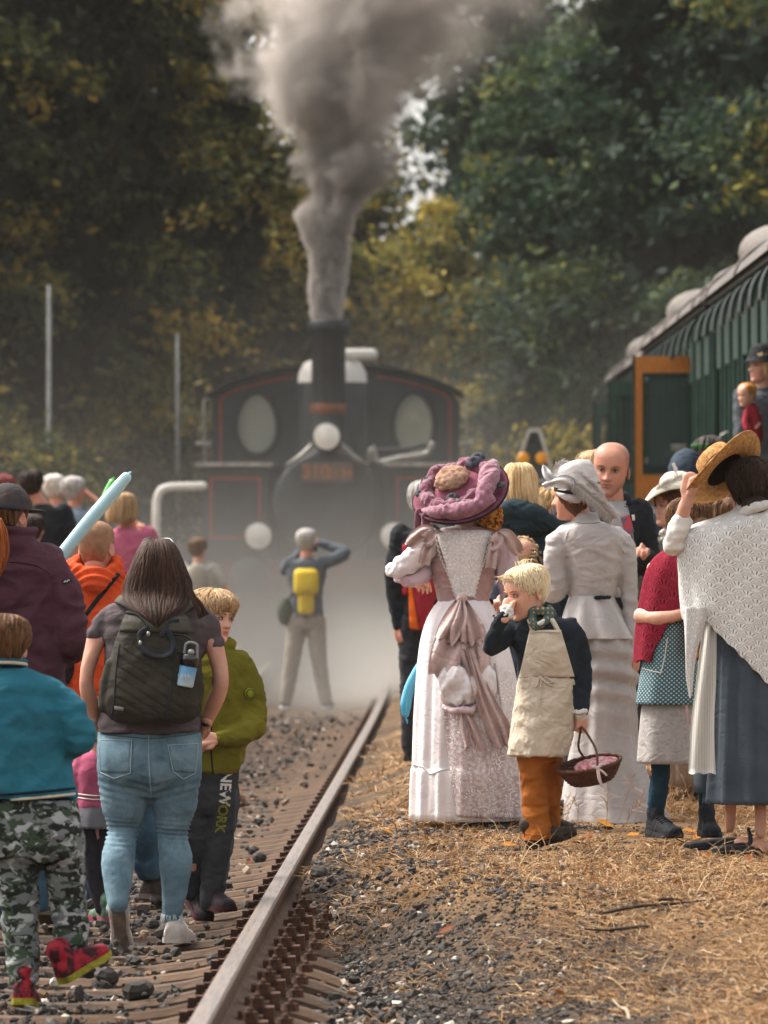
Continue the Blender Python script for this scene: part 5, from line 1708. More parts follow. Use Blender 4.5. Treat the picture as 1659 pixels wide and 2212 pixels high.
for (cx, cy_, w, y) in ((688, 1085, 60, -.17), (985, 1165, 58, 0)):
    for k in range(46):
        a = r.uniform(0, 2 * PI)
        b = P_(cx, cy_, y) + np.array([math.cos(a) * f.r(w), math.sin(a) * f.r(w), r.uniform(-.005, .005)])
        fr.append([b, b + [0.004 * math.cos(a), 0.004 * math.sin(a), -0.015], b + [r.normal(0, .006), r.normal(0, .006), -r.uniform(.02, .045)]])
V, F, T = strands(fr, 0.0016, 1)
f.add('frayed_hem', (V, F), fab('c4d0d4', None, 0.9), parent=jn)
WS, WSS = mk_shoe('d8ccc2', 'cfc4b8')
f.shoe(P_(692, 1125, -0.21), 180, WS, fab('8a7a6a', '5c5048', 0.8, 22, 0.5), 0.255, 0.105, 0.09, pitch=58, roll=3, ankle=False, se=.62)
f.shoe(P_(985, 1322, -0.05), 166, WS, WSS, 0.25, 0.098, pitch=4, ankle=False, ml=fab('eee6de', None))
f.m = M1
f.add('bracelet', f.tube([(1262, 1738, -.005), (1300, 1745, -0.03), (1318, 1752, .03)], [9, 9, 9], 8), BLK)
hr = f.rows([(575, 940, 1030, -.03, .06), (592, 912, 1072, -.08, .10), (640, 880, 1108, -.12, .12), (720, 852, 1142, -.145, .11), (800, 822, 1172, -.155, .09), (880, 800, 1195, -.16, .07), (950, 800, 1190, -.205, .0), (1010, 850, 1145, -.275, -.12), (1065, 915, 1090, -.305, -.2), (1105, 975, 1040, -.315, -.24)])
wis = []
r = np.random.default_rng(8)
for k in range(16):
    o = r.normal(0, 8, 4)
    wis.append([P_(1085 + o[0], 640, -.02), P_(1160 + o[1] - k, 780, -.08), P_(1215 + o[2] - 2 * k, 900, -.13), P_(1275 + o[3] - 3 * k, 980, -.15), P_(1322 - 4 * k, 1045 + 2 * k, -.15)])
fly = drape(hr, 90, 77, (PI * .85, PI * 2.15), (0, .3), (.6, 1.08), 1.07, .5, flare=.06)
V, F, T = strands(fly, .0014, 7); f.add('stray_hair', (V, F), HAIR['dark'], tint=T)
long_hair(f, hr, HAIR['dark'], 5, 300, (PI * 0.9, PI * 2.1), 0.0055, (0.75, 1.06), 0.34, 1.025, wis)

sg_ = empty('sunglasses', tuple(np.array([f.x0, f.d, f.gz])), 'black sunglasses pushed up on the long haired woman\'s head', 'sunglasses')
def on(f, name, VF, mat, root, smooth=True, tint=None):
    F = VF[1]
    me = fast_mesh(name, VF[0], F, tint, smooth) if isinstance(F, np.ndarray) else new_mesh(name, VF[0], F, smooth, tint)
    return link(name, me, root, mat)
GLOS = fab('17171a', '0d0d10', 0.2, 10, 0.0, spec=0.7)
on(f, 'frame', join([f.tube([(893, 605, .03), (905, 582, .06), (940, 569, .10), (975, 574, .11), (1000, 584, .11), (1020, 574, .11), (1050, 572, .10), (1085, 592, .07), (1100, 618, .03)], [6] * 9, 8)]), GLOS, sg_)
for c in ((935, 585, .105), (1052, 588, .105)):
    v, fc = ell(P_(*c), (f.r(42), 0.012, f.r(20)), 16, 8); on(f, 'lens', (v, fc), GLOS, sg_)

bp = empty('backpack', tuple(np.array([f.x0, f.d, f.gz])), 'dark brown quilted backpack worn by the long haired woman', 'backpack')
OLIVE = fab('3d382f', '2b2822', 0.75, 10, 0.4, 40)
OLIVE2 = fab('4a453c', '37332c', 0.75, 10, 0.4, 40)
STRAP = fab('30353a', '22262a', 0.7, 12, 0.3, 80)
rb = f.rows([(1032, 830, 1150, -.24, -.16), (1060, 795, 1190, -.27, -.14), (1150, 762, 1232, -.30, -.13), (1300, 720, 1262, -.325, -.13), (1450, 690, 1275, -.335, -.13), (1580, 672, 1272, -.34, -.13), (1670, 682, 1258, -.33, -.13), (1715, 740, 1215, -.30, -.14), (1730, 800, 1150, -.26, -.16)])
V, Q = fuse([loft(rb, 44, ex=2.8), f.tube([(720, 1360, -.25), (690, 1500, -.25), (680, 1620, -.25)], [40, 48, 45], 14), f.tube([(1240, 1380, -.25), (1255, 1500, -.25), (1240, 1640, -.25)], [40, 46, 44], 14)], 0.0065, 4, [(0.004, (10, 10, 12))], 4)
N = vnormals(V, Q)
ctr = P_(960, 1400)
qx, qz = V[:, 0] - ctr[0], V[:, 2] - ctr[2]
reg = (N[:, 1] < -0.3) * sstep(f.r(210), f.r(190), np.abs(qx + 0.12 * qz + f.r(10))) * sstep(P_(0, 1215)[2], P_(0, 1240)[2], V[:, 2]) * sstep(P_(0, 1690)[2], P_(0, 1660)[2], V[:, 2])
w = (qx * 0.55 + qz * 0.84)
reg = (N[:, 1] < -0.3) * sstep(f.r(215), f.r(195), np.abs(qx)) * sstep(P_(0, 1230)[2], P_(0, 1255)[2], V[:, 2] - 0) * 0 + (N[:, 1] < -0.3) * sstep(f.r(215), f.r(195), np.abs(qx)) * (V[:, 2] < P_(0, 1240)[2]) * (V[:, 2] > P_(0, 1660)[2])
gr = np.exp(-(((w / 0.036) % 1 - 0.5) / 0.10) ** 2)
V = V - N * (0.0065 * gr * reg)[:, None] + N * (0.003 * reg)[:, None]
on(f, 'bag', (V, Q), OLIVE, bp); trB = bvh((V, Q))
on(f, 'flap', patch(trB, [P_(800, 1050), P_(1190, 1060), P_(1235, 1160), P_(770, 1150)], 14, 6, 0.004, 0.006, 0.006), OLIVE2, bp)
for pts in ([(745, 1150), (770, 1080), (820, 1040), (880, 1050), (930, 1100), (950, 1130)], [(950, 1130), (900, 1170), (910, 1230), (960, 1285), (1030, 1305), (1090, 1285), (1108, 1230), (1090, 1180), (1075, 1150)], [(1130, 1085), (1085, 1095), (1065, 1140), (1040, 1170)]):
    on(f, 'handle', seam(trB, [P_(*q) for q in pts], 0.012, 0.012, 0.35, 8, 4), STRAP, bp)
on(f, 'zip', seam(trB, [P_(960, 1145), P_(1080, 1160), P_(1190, 1180), P_(1245, 1240)], 0.004, 0.003), GLOS, bp)
on(f, 'seam', seam(trB, [P_(770, 1240), P_(752, 1400), P_(738, 1600), P_(720, 1700)], 0.004, 0.001), STRAP, bp)
on(f, 'seam', seam(trB, [P_(1125, 1230), P_(1110, 1400), P_(1080, 1600), P_(1060, 1700)], 0.004, 0.001), STRAP, bp)
for pts in ([(880, 1045, -.2), (830, 985, -.17), (775, 955, -.11), (745, 950, -.02)], [(1110, 1080, -.2), (1150, 1015, -.18), (1195, 985, -.12), (1230, 985, -.02)]):
    on(f, 'shoulder_strap', f.tube(pts, [34] * 4, 10, 0.25), OLIVE2, bp)
on(f, 'tag', patch(trB, [P_(742, 1612), P_(800, 1622), P_(800, 1645), P_(742, 1635)], 4, 3, 0.002, 0.002), fab('8d8a86', None, 0.5), bp)
for q in ((955, 1165, -.33), (905, 1222, -.335)):
    v, fc = ell(P_(*q), (0.008, 0.006, 0.011), 8, 6); on(f, 'buckle', (v, fc), STEEL, bp)

def bottle_mat():
    t = NT('bottle_print')
    c = t.coord()
    sp = t.n('ShaderNodeSeparateXYZ'); t.l(c, sp.inputs[0])
    col = t.ramp(t.math('MULTIPLY', t.math('ADD', sp.outputs[2], 0.0), 6.6), [(0.05, hexc('b9cdd6')), (0.4, hexc('5c96bd')), (0.95, hexc('3d6f9a'))])
    t.bsdf(col, 0.35, spec=0.5)
    return t.m
b0, b1, b2 = P_(1178, 1492, -.315), P_(1198, 1365, -.315), P_(1216, 1300, -.315)
bo = empty('water_bottle', tuple(np.array([f.x0, f.d, f.gz]) + b0), 'blue bottle with black cap in the backpack\'s side pocket', 'bottle')
ax = frame(b2 - b0); L_ = np.linalg.norm(b1 - b0)
link('bottle_body', new_mesh('bottle_body', *lathe([(0, 0), (0.032, 0), (0.0365, 0.006), (0.0365, L_ - 0.004), (0.035, L_), (0, L_)], 24, (0, 0, 0), ax)), bo, bottle_mat())
link('cap', new_mesh('cap', *lathe([(0, L_), (0.0385, L_), (0.0385, L_ + 0.040), (0.034, L_ + 0.048), (0, L_ + 0.05)], 24, (0, 0, 0), ax)), bo, GLOS)
lw = lambda x, z: (np.array([x, 0, z]) @ ax.T)
link('carry_loop', new_mesh('carry_loop', *tube([lw(-.026, L_ + .04), lw(-.028, L_ + .085), lw(-.012, L_ + .098), lw(.02, L_ + .09), lw(.028, L_ + .04)], [0.006] * 5, 8)), bo, fab('8b8d90', None, 0.4))
link('spout', new_mesh('spout', *ell(lw(0.0, L_ + 0.058) + [0, -0.012, 0], (0.015, 0.012, 0.014), 12, 8)), bo, STEEL)
sq = [lw(-.020 + .004 * k, L_ * .42 + .012 * math.sin(k * 2.1) + .0012 * k) + [0, -0.0375 + 0.00012 * (k - 4.5) ** 2, 0] for k in range(10)]
link('scribble', new_mesh('scribble', *tube(sq, [0.0014] * 10, 5, sub=3)), bo, WHITEC)

# ================================================= boy in teal sweatshirt and camouflage trousers
f = Fig('boy in teal sweatshirt, camouflage trousers and red shoes seen from behind', 590, 75, 2168, MD, 'people walking along the track')
P_ = f.p
J = {'head': P_(12, 1396), 'neck': P_(10, 1450), 'shL': P_(-70, 1500), 'shR': P_(105, 1500), 'elL': P_(-130, 1600, -.03), 'elR': P_(172, 1590, -.04), 'wrL': P_(-80, 1620, .17), 'wrR': P_(122, 1618, .17), 'hip': P_(50, 1780), 'knL': P_(38, 1950, .02), 'anL': P_(52, 2105, -.02), 'knR': P_(142, 1950, .04), 'anR': P_(150, 2075, .02)}
hd = head(J['head'], 0.212, 172, 10, 0, 1, child=True)
f.body(J, SKIN, hd, [hand(J['wrR'], (-.3, 1, 0), (-1, 0, 0), .14, .6, 1), hand(J['wrL'], (.3, 1, 0), (1, 0, 0), .14, .6, -1)], 0.82)
V, F, T = hair_cap(hd[3], 'short', 0.055, 3, 340, 0.03, 0.011, messy=0.8)
f.add('hair', (V, F), HAIR['brown'], tint=T)
TEAL = fab('2f7486', '255d6e', 0.92, 5, 0.35, 60)
rw = f.rows([(1440, -32, 56, -.06, .06), (1456, -62, 100, -.085, .08), (1476, -92, 134, -.11, .10), (1530, -100, 146, -.13, .12), (1600, -98, 146, -.14, .14), (1670, -96, 156, -.145, .15), (1705, -92, 164, -.145, .15), (1722, -90, 166, -.14, .15)])
pcs = [loft(rw, 40), f.tube([(95, 1492, 0), (150, 1535, -.03), (174, 1592, -.05), (150, 1612, .06), (122, 1616, .16)], [36, 37, 35, 30, 22], 16), f.tube([(-75, 1492, 0), (-115, 1540, -.03), (-135, 1595, -.04), (-85, 1618, .16)], [36, 36, 34, 24], 16)]
VQ = fuse(pcs, 0.009, 5, [(0.010, (5, 5, 9)), (0.004, (13, 13, 20))], 7)
sw = f.add('sweatshirt', VQ, TEAL); tr_ = bvh(VQ)
CREAM = fab('d8cdb4', None, 0.9); DNV = fab('16222c', None, 0.9)
for v, m_, r_ in ((1737, TEAL, 0.012), (1726, CREAM, 0.0055), (1714, DNV, 0.005)):
    zz = [(x, v - 0.075 * x, 0) for x in (-88, -40, 20, 80, 130, 163)]
    f.add('hem_stripe', seam(tr_, [P_(a, min(b, 1738), 0) for a, b, _ in zz], r_, 0.002, 0.5), m_, parent=sw)
for v, m_ in ((1436, CREAM), (1442, DNV), (1429, TEAL)):
    f.add('collar', tube([P_(10 + 46 * math.sin(a), v + 6 * math.cos(a) * (-1), -0.078 * math.cos(a)) for a in np.linspace(-1.9, 1.9, 13)], [0.008] * 13, 8, sub=2), m_, parent=sw)
def camo_mat():
    t = NT('camouflage_cloth')
    c = t.coord('Object', (1, 1, 1.5), (0.3, 0.4, 0.2))
    n1 = t.noise(c, 16, 2, 0.5, 0.8)
    c2 = t.coord('Object', (1.3, 1, 1.9), (0.1, 1.0, 0.5))
    n2 = t.noise(c2, 13, 2, 0.5, 0.9)
    n3 = t.noise(t.coord('Object', (1, 1.2, 1.7), (1.0, 0.2, 0.9)), 19, 2, 0.5, 0.8)
    col = t.mix(t.ramp(n1, [(0.49, 0.0), (0.51, 1.0)], 'CONSTANT'), hexc('6f7371'), hexc('2b2d2a'))
    col = t.mix(t.ramp(n2, [(0.0, 0.0), (0.57, 1.0)], 'CONSTANT'), col, hexc('3c4a38'))
    col = t.mix(t.ramp(n3, [(0.0, 0.0), (0.585, 1.0)], 'CONSTANT'), col, hexc('a3a5a3'))
    t.bsdf(col, 0.9, t.noise(t.coord(), 60, 3), 0.35, 0.008, spec=0.1)
    return t.m
pcs = [loft(f.rows([(1728, -78, 164, -.12, .13), (1790, -82, 180, -.135, .13), (1835, -70, 184, -.13, .12), (1862, -10, 182, -.10, .10)]), 40),
       f.tube([(36, 1810, 0), (38, 1890, 0), (42, 1960, .01), (48, 2050, 0), (52, 2112, -.02)], [54, 48, 43, 37, 33], 18),
       f.tube([(134, 1810, 0), (140, 1890, .01), (147, 1960, .03), (155, 2030, .03), (156, 2078, .02)], [50, 44, 40, 38, 32], 18)]
f.cloth('trousers', pcs, camo_mat(), 0.009, 5, [(0.007, (7, 7, 13)), (0.003, (16, 16, 30))], 9, zmin=.045)
RS, YS = fab('9c2230', '2a181c', 0.6, 26, 0.4, 60, amt=(0.45, 0.55)), fab('a8a032', '5c5a1e', 0.7, 30, 0.4)
f.shoe(P_(52, 2166, -.09), 176, RS, YS, 0.235, 0.098, 0.085, pitch=10)
f.shoe(P_(140, 2122, -.06), 128, RS, YS, 0.235, 0.09, 0.085, pitch=-24, roll=6)

# ================================================= boy in olive fleece
f = Fig('fair haired boy in mustard green hooded fleece and dark track trousers', 485, 468, 1984, MD, 'people walking along the track')
P_ = f.p
J = {'head': P_(460, 1333, 0), 'neck': P_(457, 1398, 0), 'shL': P_(400, 1440), 'shR': P_(522, 1440), 'elL': P_(385, 1560, -.02), 'elR': P_(545, 1560, -.02), 'wrL': P_(395, 1650, -.06), 'wrR': P_(472, 1593, -.165), 'hip': P_(458, 1690), 'knL': P_(420, 1820, -.02), 'anL': P_(412, 1930, .1), 'knR': P_(470, 1810, -.02), 'anR': P_(455, 1945, 0)}
hd = head(J['head'], 0.218, 48, 5, 4, 2, child=True)
f.body(J, SKIN_K, hd, [hand(J['wrR'], (-1, -.15, -.1), (.1, .9, -.5), .155, 1.15, 1, thumb=1.0, size=.003), hand(J['wrL'], (0.2, -.3, -1), (1, 0, 0), .15, .6, -1)], 0.85)
V, F, T = eyes_piece(hd[3], .218); f.add('eyes', (V, F), EYE, tint=T)
f.add('eyebrows', brow_piece(hd[3]), HAIR['dirty'])
V, F, T = hair_cap(hd[3], 'fringe', 0.085, 12, 420, 0.035, 0.012, messy=0.6)
f.add('hair', (V, F), HAIR['dirty'], tint=T)
MUST = fab('767024', '595416', 0.95, 5, 0.5, 90)
pcs = [loft(f.rows([(1398, 428, 492, -.06, .07), (1414, 405, 518, -.09, .09), (1440, 388, 538, -.11, .11), (1520, 384, 540, -.13, .13), (1600, 388, 532, -.13, .13), (1630, 392, 529, -.13, .13), (1658, 398, 522, -.125, .12), (1672, 402, 518, -.115, .11)]), 40),
       f.tube([(515, 1434, 0), (540, 1490, 0), (548, 1556, -.03), (520, 1585, -.11), (484, 1592, -.155)], [29, 30, 30, 25, 18], 16), f.tube([(405, 1436, 0), (388, 1500, 0), (384, 1560, -.03), (396, 1640, -.06)], [29, 29, 27, 21], 16),
       tube([P_(458 + 38 * math.sin(a), 1392 + 10 * math.cos(a) , .02 - .085 * math.cos(a)) for a in np.linspace(-2.6, 2.6, 13)], [0.026] * 13, 10, sub=2), tube([P_(425, 1400, .06), P_(458, 1408, .115), P_(492, 1400, .06)], [.04, .05, .04], 10)]
VQ = fuse(pcs, 0.009, 5, [(0.009, (6, 6, 11)), (0.004, (15, 15, 24))], 5)
fl = f.add('fleece_jacket', VQ, MUST); tr_ = bvh(VQ)
f.add('zip', seam(tr_, [P_(464, 1425), P_(460, 1520), P_(458, 1610), P_(462, 1668)], 0.004, 0.001), DNV, parent=fl)
f.add('cuff', f.tube([(488, 1591, -.152), (482, 1592, -.158)], [17, 16.5], 14), MUST, parent=fl)
v, fc = lathe([(0, .004), (.022, .003), (.024, 0), (.024, -.004)], 20, P_(541, 1497, -.075), frame((0.45, -1, 0)))
bd = f.add('sleeve_badge', (v, fc), fab('8f9a2c', None, 0.7), parent=fl)
v, fc = lathe([(.017, .006), (.020, .006), (.020, 0)], 20, P_(541, 1497, -.075), frame((0.45, -1, 0)))
f.add('badge_ring', (v, fc), DNV, parent=bd)
TRK = fab('3d3f42', '2c2e31', 0.9, 8, 0.35, 50)
pcs = [loft(f.rows([(1640, 402, 518, -.11, .105), (1685, 402, 516, -.105, .10), (1730, 400, 518, -.11, .10), (1760, 410, 512, -.09, .09)]), 30), f.tube([(482, 1720, 0), (476, 1790, -.02), (466, 1870, -.01), (456, 1945, 0)], [36, 33, 30, 26], 18), f.tube([(425, 1720, 0), (422, 1800, -.01), (415, 1860, .05), (412, 1925, .1)], [36, 33, 29, 25], 18)]
VQ = fuse(pcs, 0.009, 5, [(0.005, (8, 8, 16)), (0.003, (20, 20, 30))], 6)
VQ[0][:, 2] = np.maximum(VQ[0][:, 2], .035)
tk = f.add('track_trousers', VQ, TRK); tr_ = bvh(VQ)
f.add('side_stripe', seam(tr_, [P_(511, 1712), P_(505, 1790), P_(494, 1860), P_(480, 1935)], 0.006, 0.0, .5), fab('55585c', None, 0.9), parent=tk)
def leg_text(txt, u, v, size, ang, mat_, outline=False):
    c = bpy.data.curves.new('t', 'FONT'); c.body = txt; c.size = size; c.align_x = 'LEFT'; c.align_y = 'CENTER'
    if outline: c.fill_mode = 'NONE'; c.bevel_depth = 0.0013; c.bevel_resolution = 0
    else: c.offset = size * 0.03
    o = bpy.data.objects.new('t', c); COL.objects.link(o)
    m = bpy.data.meshes.new_from_object(o.evaluated_get(bpy.context.evaluated_depsgraph_get())); bpy.data.objects.remove(o)
    m.name = 'lettering'
    p0 = P_(u, v); ca, sa = math.cos(ang), math.sin(ang)
    for q in m.vertices:
        x, z = p0[0] + q.co.x * ca - q.co.y * sa, p0[2] + q.co.x * sa + q.co.y * ca
        y = hit(tr_, x, z, default=-0.1)
        q.co = (x, y - 0.003 + q.co.z * 0.3, z)
    link('lettering', m, tk, mat_)
leg_text('NEW', 490, 1664, 0.066, rad(-94), fab('d8d4cc', None, 0.8))
leg_text('YORK', 486, 1719, 0.060, rad(-98), fab('a8a428', None, 0.8), True)
BS, RSo = fab('26262a', '3a2024', 0.7, 22, 0.4), fab('2a2022', '5c2226', 0.7, 22, 0.2)
f.shoe(P_(446, 1966, .06), 28, BS, RSo, 0.24, 0.095, 0.08)
f.shoe(P_(410, 1948, .2), 20, BS, RSo, 0.24, 0.09, 0.08, pitch=24)

# ================================================= person in maroon jacket and cap
f = Fig('tall person in maroon jacket and dark cap with auburn ponytail', 493, 60, 1996, MD, 'people walking along the track')
P_ = f.p
J = {'head': P_(18, 1112, 0), 'neck': P_(20, 1165, 0), 'shL': P_(-62, 1215), 'shR': P_(105, 1215), 'elL': P_(-105, 1380, -.03), 'elR': P_(158, 1385, -.05), 'wrL': P_(-70, 1450, .2), 'wrR': P_(112, 1418, .2), 'hip': P_(30, 1540), 'knL': P_(-10, 1760), 'anL': P_(-20, 1960), 'knR': P_(72, 1760), 'anR': P_(92, 1945, .05)}
hd = head(J['head'], 0.235, 150, 4, 0, 1)
f.body(J, SKIN_R, hd, [hand(J['wrR'], (-.2, 1, -.5), (-1, 0, 0), .17, .6, 1)], 1.08)
V, F, T = hair_cap(hd[3], 'short', 0.025, 6, 160, 0.004, 0.009); f.add('hair', (V, F), HAIR['brown'], tint=T)
MAR = fab('4f2a36', '3c1f2a', 0.75, 5, 0.35, 45, spec=0.25)
pcs = [loft(f.rows([(1142, -22, 66, -.075, .08), (1168, -38, 86, -.10, .09), (1188, -70, 112, -.12, .11), (1215, -90, 134, -.135, .12), (1300, -92, 140, -.15, .14), (1400, -90, 142, -.15, .15), (1500, -88, 144, -.15, .15), (1580, -88, 146, -.15, .15)]), 40),
       f.tube([(95, 1208, 0), (140, 1290, -.03), (156, 1380, -.05), (140, 1412, .07), (112, 1420, .19)], [40, 40, 36, 30, 24], 18), f.tube([(-55, 1208, 0), (-95, 1290, -.02), (-108, 1380, -.04), (-70, 1448, .18)], [40, 40, 35, 24], 16),
       tube([P_(20 + 52 * math.sin(a), 1150 - 6 * math.cos(a), -.098 * math.cos(a)) for a in np.linspace(-2.4, 2.4, 13)], [0.022] * 13, 10, sub=2)]
VQ = fuse(pcs, 0.010, 5, [(0.013, (5, 5, 8)), (0.004, (13, 13, 20))], 11)
jk = f.add('jacket', VQ, MAR); tr_ = bvh(VQ)
f.add('yoke_seam', seam(tr_, [P_(-60, 1215), P_(20, 1214), P_(80, 1222), P_(110, 1240)], 0.0025, 0.0), fab('2e1820', None), parent=jk)
pt = f.add('sleeve_patch', patch(tr_, [P_(137, 1252), P_(155, 1247), P_(157, 1257), P_(139, 1262)], 5, 4, .001, .002), BLK, parent=jk)
f.add('lettering', seam(tr_, [P_(141, 1258), P_(144, 1254), P_(147, 1257), P_(150, 1252), P_(153, 1254)], 0.0016, 0.004), WHITEC, parent=pt)
tr2 = hd[3]
cp_ = [(0.395 * math.cos(t) + 0.0, 0.50 * math.sin(t)) for t in np.linspace(0, PI / 2, 9)]
v, fc = lathe([(0.41, 0.0)] + [(0.41 * math.cos(t), 0.02 + 0.44 * math.sin(t)) for t in np.linspace(0, PI / 2 - .02, 9)], 28, (0, 0, 0))
v = v * [1.04, 1.27, 1.10] + [0, 0.03, 0.59]
CAPM = fab('4a4444', '383334', 0.85, 18, 0.5, 50)
cap_ = f.add('cap', (tr2(v), fc), CAPM)
v, fc = ell((0, -0.66, 0.62), (0.36, 0.36, 0.035), 20, 8); f.add('cap_peak', (tr2(v), fc), CAPM, parent=cap_)
v, fc = tube([(0.425 * math.sin(a), 0.03 + 0.52 * math.cos(a), 0.615 - 0.04 * abs(math.sin(a))) for a in np.linspace(-1.2, 1.2, 11)], [0.028] * 11, 8, sub=2); f.add('cap_strap', (tr2(v), fc), BLK, parent=cap_)
v, fc = ell((0, 0.03, 1.10), (0.035, 0.035, 0.02), 10, 6); f.add('cap_button', (tr2(v), fc), CAPM, parent=cap_)
pr = [P_(-2, 1122, -.16)]
hr = f.rows([(1118, -16, 6, -.20, -.14), (1150, -22, 20, -.22, -.14), (1190, -22, 24, -.22, -.15), (1230, -18, 12, -.21, -.16), (1262, -12, -2, -.20, -.17)])
long_hair(f, hr, HAIR['auburn'], 4, 120, (PI, 2 * PI), 0.004, (0.8, 1.0), 0.2)
f.cloth('trousers', [loft(f.rows([(1560, -75, 135, -.12, .13), (1620, -80, 140, -.13, .13), (1660, -70, 130, -.11, .11)]), 28), f.tube([(-10, 1620), (-12, 1760), (-20, 1960)], [50, 40, 34], 14), f.tube([(70, 1620), (76, 1760), (90, 1950, .05)], [50, 40, 34], 14)], DENIM_D, 0.012, 5, [(0.006, (8, 8, 16))], 3)
BRS, BRSs = mk_shoe('4a3c34', '6a5a4c')
f.shoe(P_(92, 1976, .0), 172, BRS, BRSs, 0.28, pitch=14)
f.shoe(P_(-20, 1984, .0), 186, BRS, BRSs, 0.28)

# ================================================= man in orange hoodie
f = Fig('balding man in bright orange hooded sweatshirt with a thin black strap', 460, 208, 1946, MD, 'people walking along the track')
P_ = f.p
J = {'head': P_(208, 1180, 0), 'neck': P_(208, 1238, 0), 'shL': P_(150, 1275), 'shR': P_(265, 1275), 'elL': P_(125, 1400, -.02), 'elR': P_(290, 1400, -.02), 'wrL': P_(140, 1470, .15), 'wrR': P_(275, 1470, .15), 'hip': P_(215, 1560), 'knL': P_(190, 1750), 'anL': P_(190, 1915, .0), 'knR': P_(300, 1740, .0), 'anR': P_(318, 1885, .12)}
hd = head(J['head'], 0.236, 163, 4, 0, 1)
f.body(J, SKIN_R, hd, [hand(J['wrR'], (-.3, 1, 0), (-1, 0, 0), .17, .6, 1), hand(J['wrL'], (.3, 1, 0), (1, 0, 0), .17, .6, -1)], 1.02)
V, F, T = hair_cap(hd[3], 'recede', 0.012, 9, 0); f.add('hair', (V, F), fab('a07a60', '86644e', 0.8, 30, 0.3, 200), tint=None)
ORG = fab('d9552a', 'c04420', 0.9, 5, 0.35, 60)
pcs = [loft(f.rows([(1228, 172, 244, -.07, .07), (1250, 145, 268, -.10, .09), (1285, 130, 284, -.12, .11), (1350, 128, 286, -.14, .13), (1450, 132, 282, -.14, .14), (1550, 140, 276, -.14, .14), (1590, 145, 272, -.13, .13)]), 36), f.tube([(152, 1270), (128, 1340), (122, 1400, -.03), (140, 1468, .14)], [34, 34, 31, 24], 14), f.tube([(263, 1270), (288, 1340), (293, 1400, -.03), (275, 1468, .14)], [34, 34, 31, 24], 14),
       tube([P_(206 + 48 * math.sin(a), 1222 + 16 * math.cos(a), -.02 - .095 * math.cos(a)) for a in np.linspace(-2.3, 2.3, 15)], [0.034] * 15, 10, sub=2), tube([P_(160, 1235, -.06), P_(206, 1258, -.135), P_(252, 1238, -.06)], [.035, .05, .035], 12)]
VQ = fuse(pcs, 0.009, 4, [(0.006, (6, 6, 12)), (0.003, (14, 14, 30))], 12)
N = vnormals(*VQ); zc_ = P_(0, 1240)[2]
VQ = (VQ[0] + N * (0.008 * np.exp(-((VQ[0][:, 2] - zc_) / 0.06) ** 2) * np.sin((VQ[0][:, 2] + 1.4 * (VQ[0][:, 0]) ** 2 * 3) * 170))[:, None], VQ[1])
hd_ = f.add('hooded_sweatshirt', VQ, ORG); tr_ = bvh(VQ)
st = empty('shoulder_bag', (f.x0, f.d, f.gz), 'thin black shoulder strap with small bag across the orange hoodie', 'bag')
on(f, 'strap', seam(tr_, [P_(258, 1240), P_(235, 1268), P_(205, 1305), P_(175, 1345), P_(150, 1380)], 0.011, 0.003, 0.3, 8), BLK, st)
on(f, 'pouch', fuse([ell(P_(135, 1440, -.10), (.07, .05, .09))], .012, 3), BLK, st)
f.cloth('jeans', [loft(f.rows([(1560, 146, 272, -.11, .12), (1620, 145, 275, -.12, .12), (1660, 160, 285, -.10, .10)]), 28), f.tube([(188, 1620), (190, 1760), (190, 1930)], [40, 34, 31], 14), f.tube([(255, 1620), (298, 1740), (318, 1880, .12)], [42, 36, 30], 14)], DENIM_D, 0.012, 5, [(0.006, (8, 8, 16))], 4)
DS, DSs = mk_shoe('352c28', '5c5048')
f.shoe(P_(312, 1944, .10), 150, DS, DSs, 0.30, 0.11, pitch=10)
f.shoe(P_(196, 1958, .0), 178, DS, DSs, 0.30, 0.11, pitch=6)

# ================================================= small girl in pink
f = Fig('small girl in pink sweatshirt and grey print skirt half hidden behind the woman', 485, 205, 1990, MD, 'people walking along the track')
P_ = f.p
J = {'head': P_(214, 1560, .0), 'neck': P_(212, 1618, 0), 'shL': P_(180, 1640), 'shR': P_(245, 1640), 'elL': P_(172, 1690), 'elR': P_(262, 1690), 'wrL': P_(176, 1738, -.02), 'wrR': P_(262, 1738, -.02), 'hip': P_(208, 1755), 'knL': P_(192, 1850), 'anL': P_(222, 1965, -.02), 'knR': P_(228, 1850), 'anR': P_(246, 1965, .03)}
hd = head(J['head'], 0.20, 180, 5, 0, 0, child=True)
f.body(J, SKIN_K, hd, [hand(J['wrL'], (0, 0, -1), (1, 0, 0), .11, .5, -1)], 0.62)
V, F, T = hair_cap(hd[3], 'long', 0.06, 8, 120); f.add('hair', (V, F), HAIR['brown'], tint=T)
PINK = fab('b85c78', 'a04c68', 0.9, 6, 0.3, 50)
VQ = fuse([loft(f.rows([(1622, 195, 232, -.05, .05), (1640, 172, 256, -.085, .08), (1690, 166, 262, -.10, .10), (1740, 168, 262, -.10, .10), (1752, 172, 258, -.095, .095)]), 30), f.tube([(180, 1642), (168, 1690), (174, 1735)], [20, 20, 16]), f.tube([(248, 1642), (264, 1690), (264, 1735)], [20, 20, 16])], .009, 5, [(.004, (8, 8, 14))], 3)
pk = f.add('sweatshirt', VQ, PINK); tr_ = bvh(VQ)
for v in (1714, 1722):
    f.add('hem_stripe', seam(tr_, [P_(170, v), P_(210, v + 3), P_(255, v)], .0035, .001), WHITEC, parent=pk)
V, F, uv = loft(f.rows([(1735, 170, 258, -.095, .09), (1760, 166, 262, -.11, .10), (1788, 160, 268, -.12, .11)]), 48, 10, 2.2, lambda a, s, z: 1 + .03 * s * np.sin(a * 12))
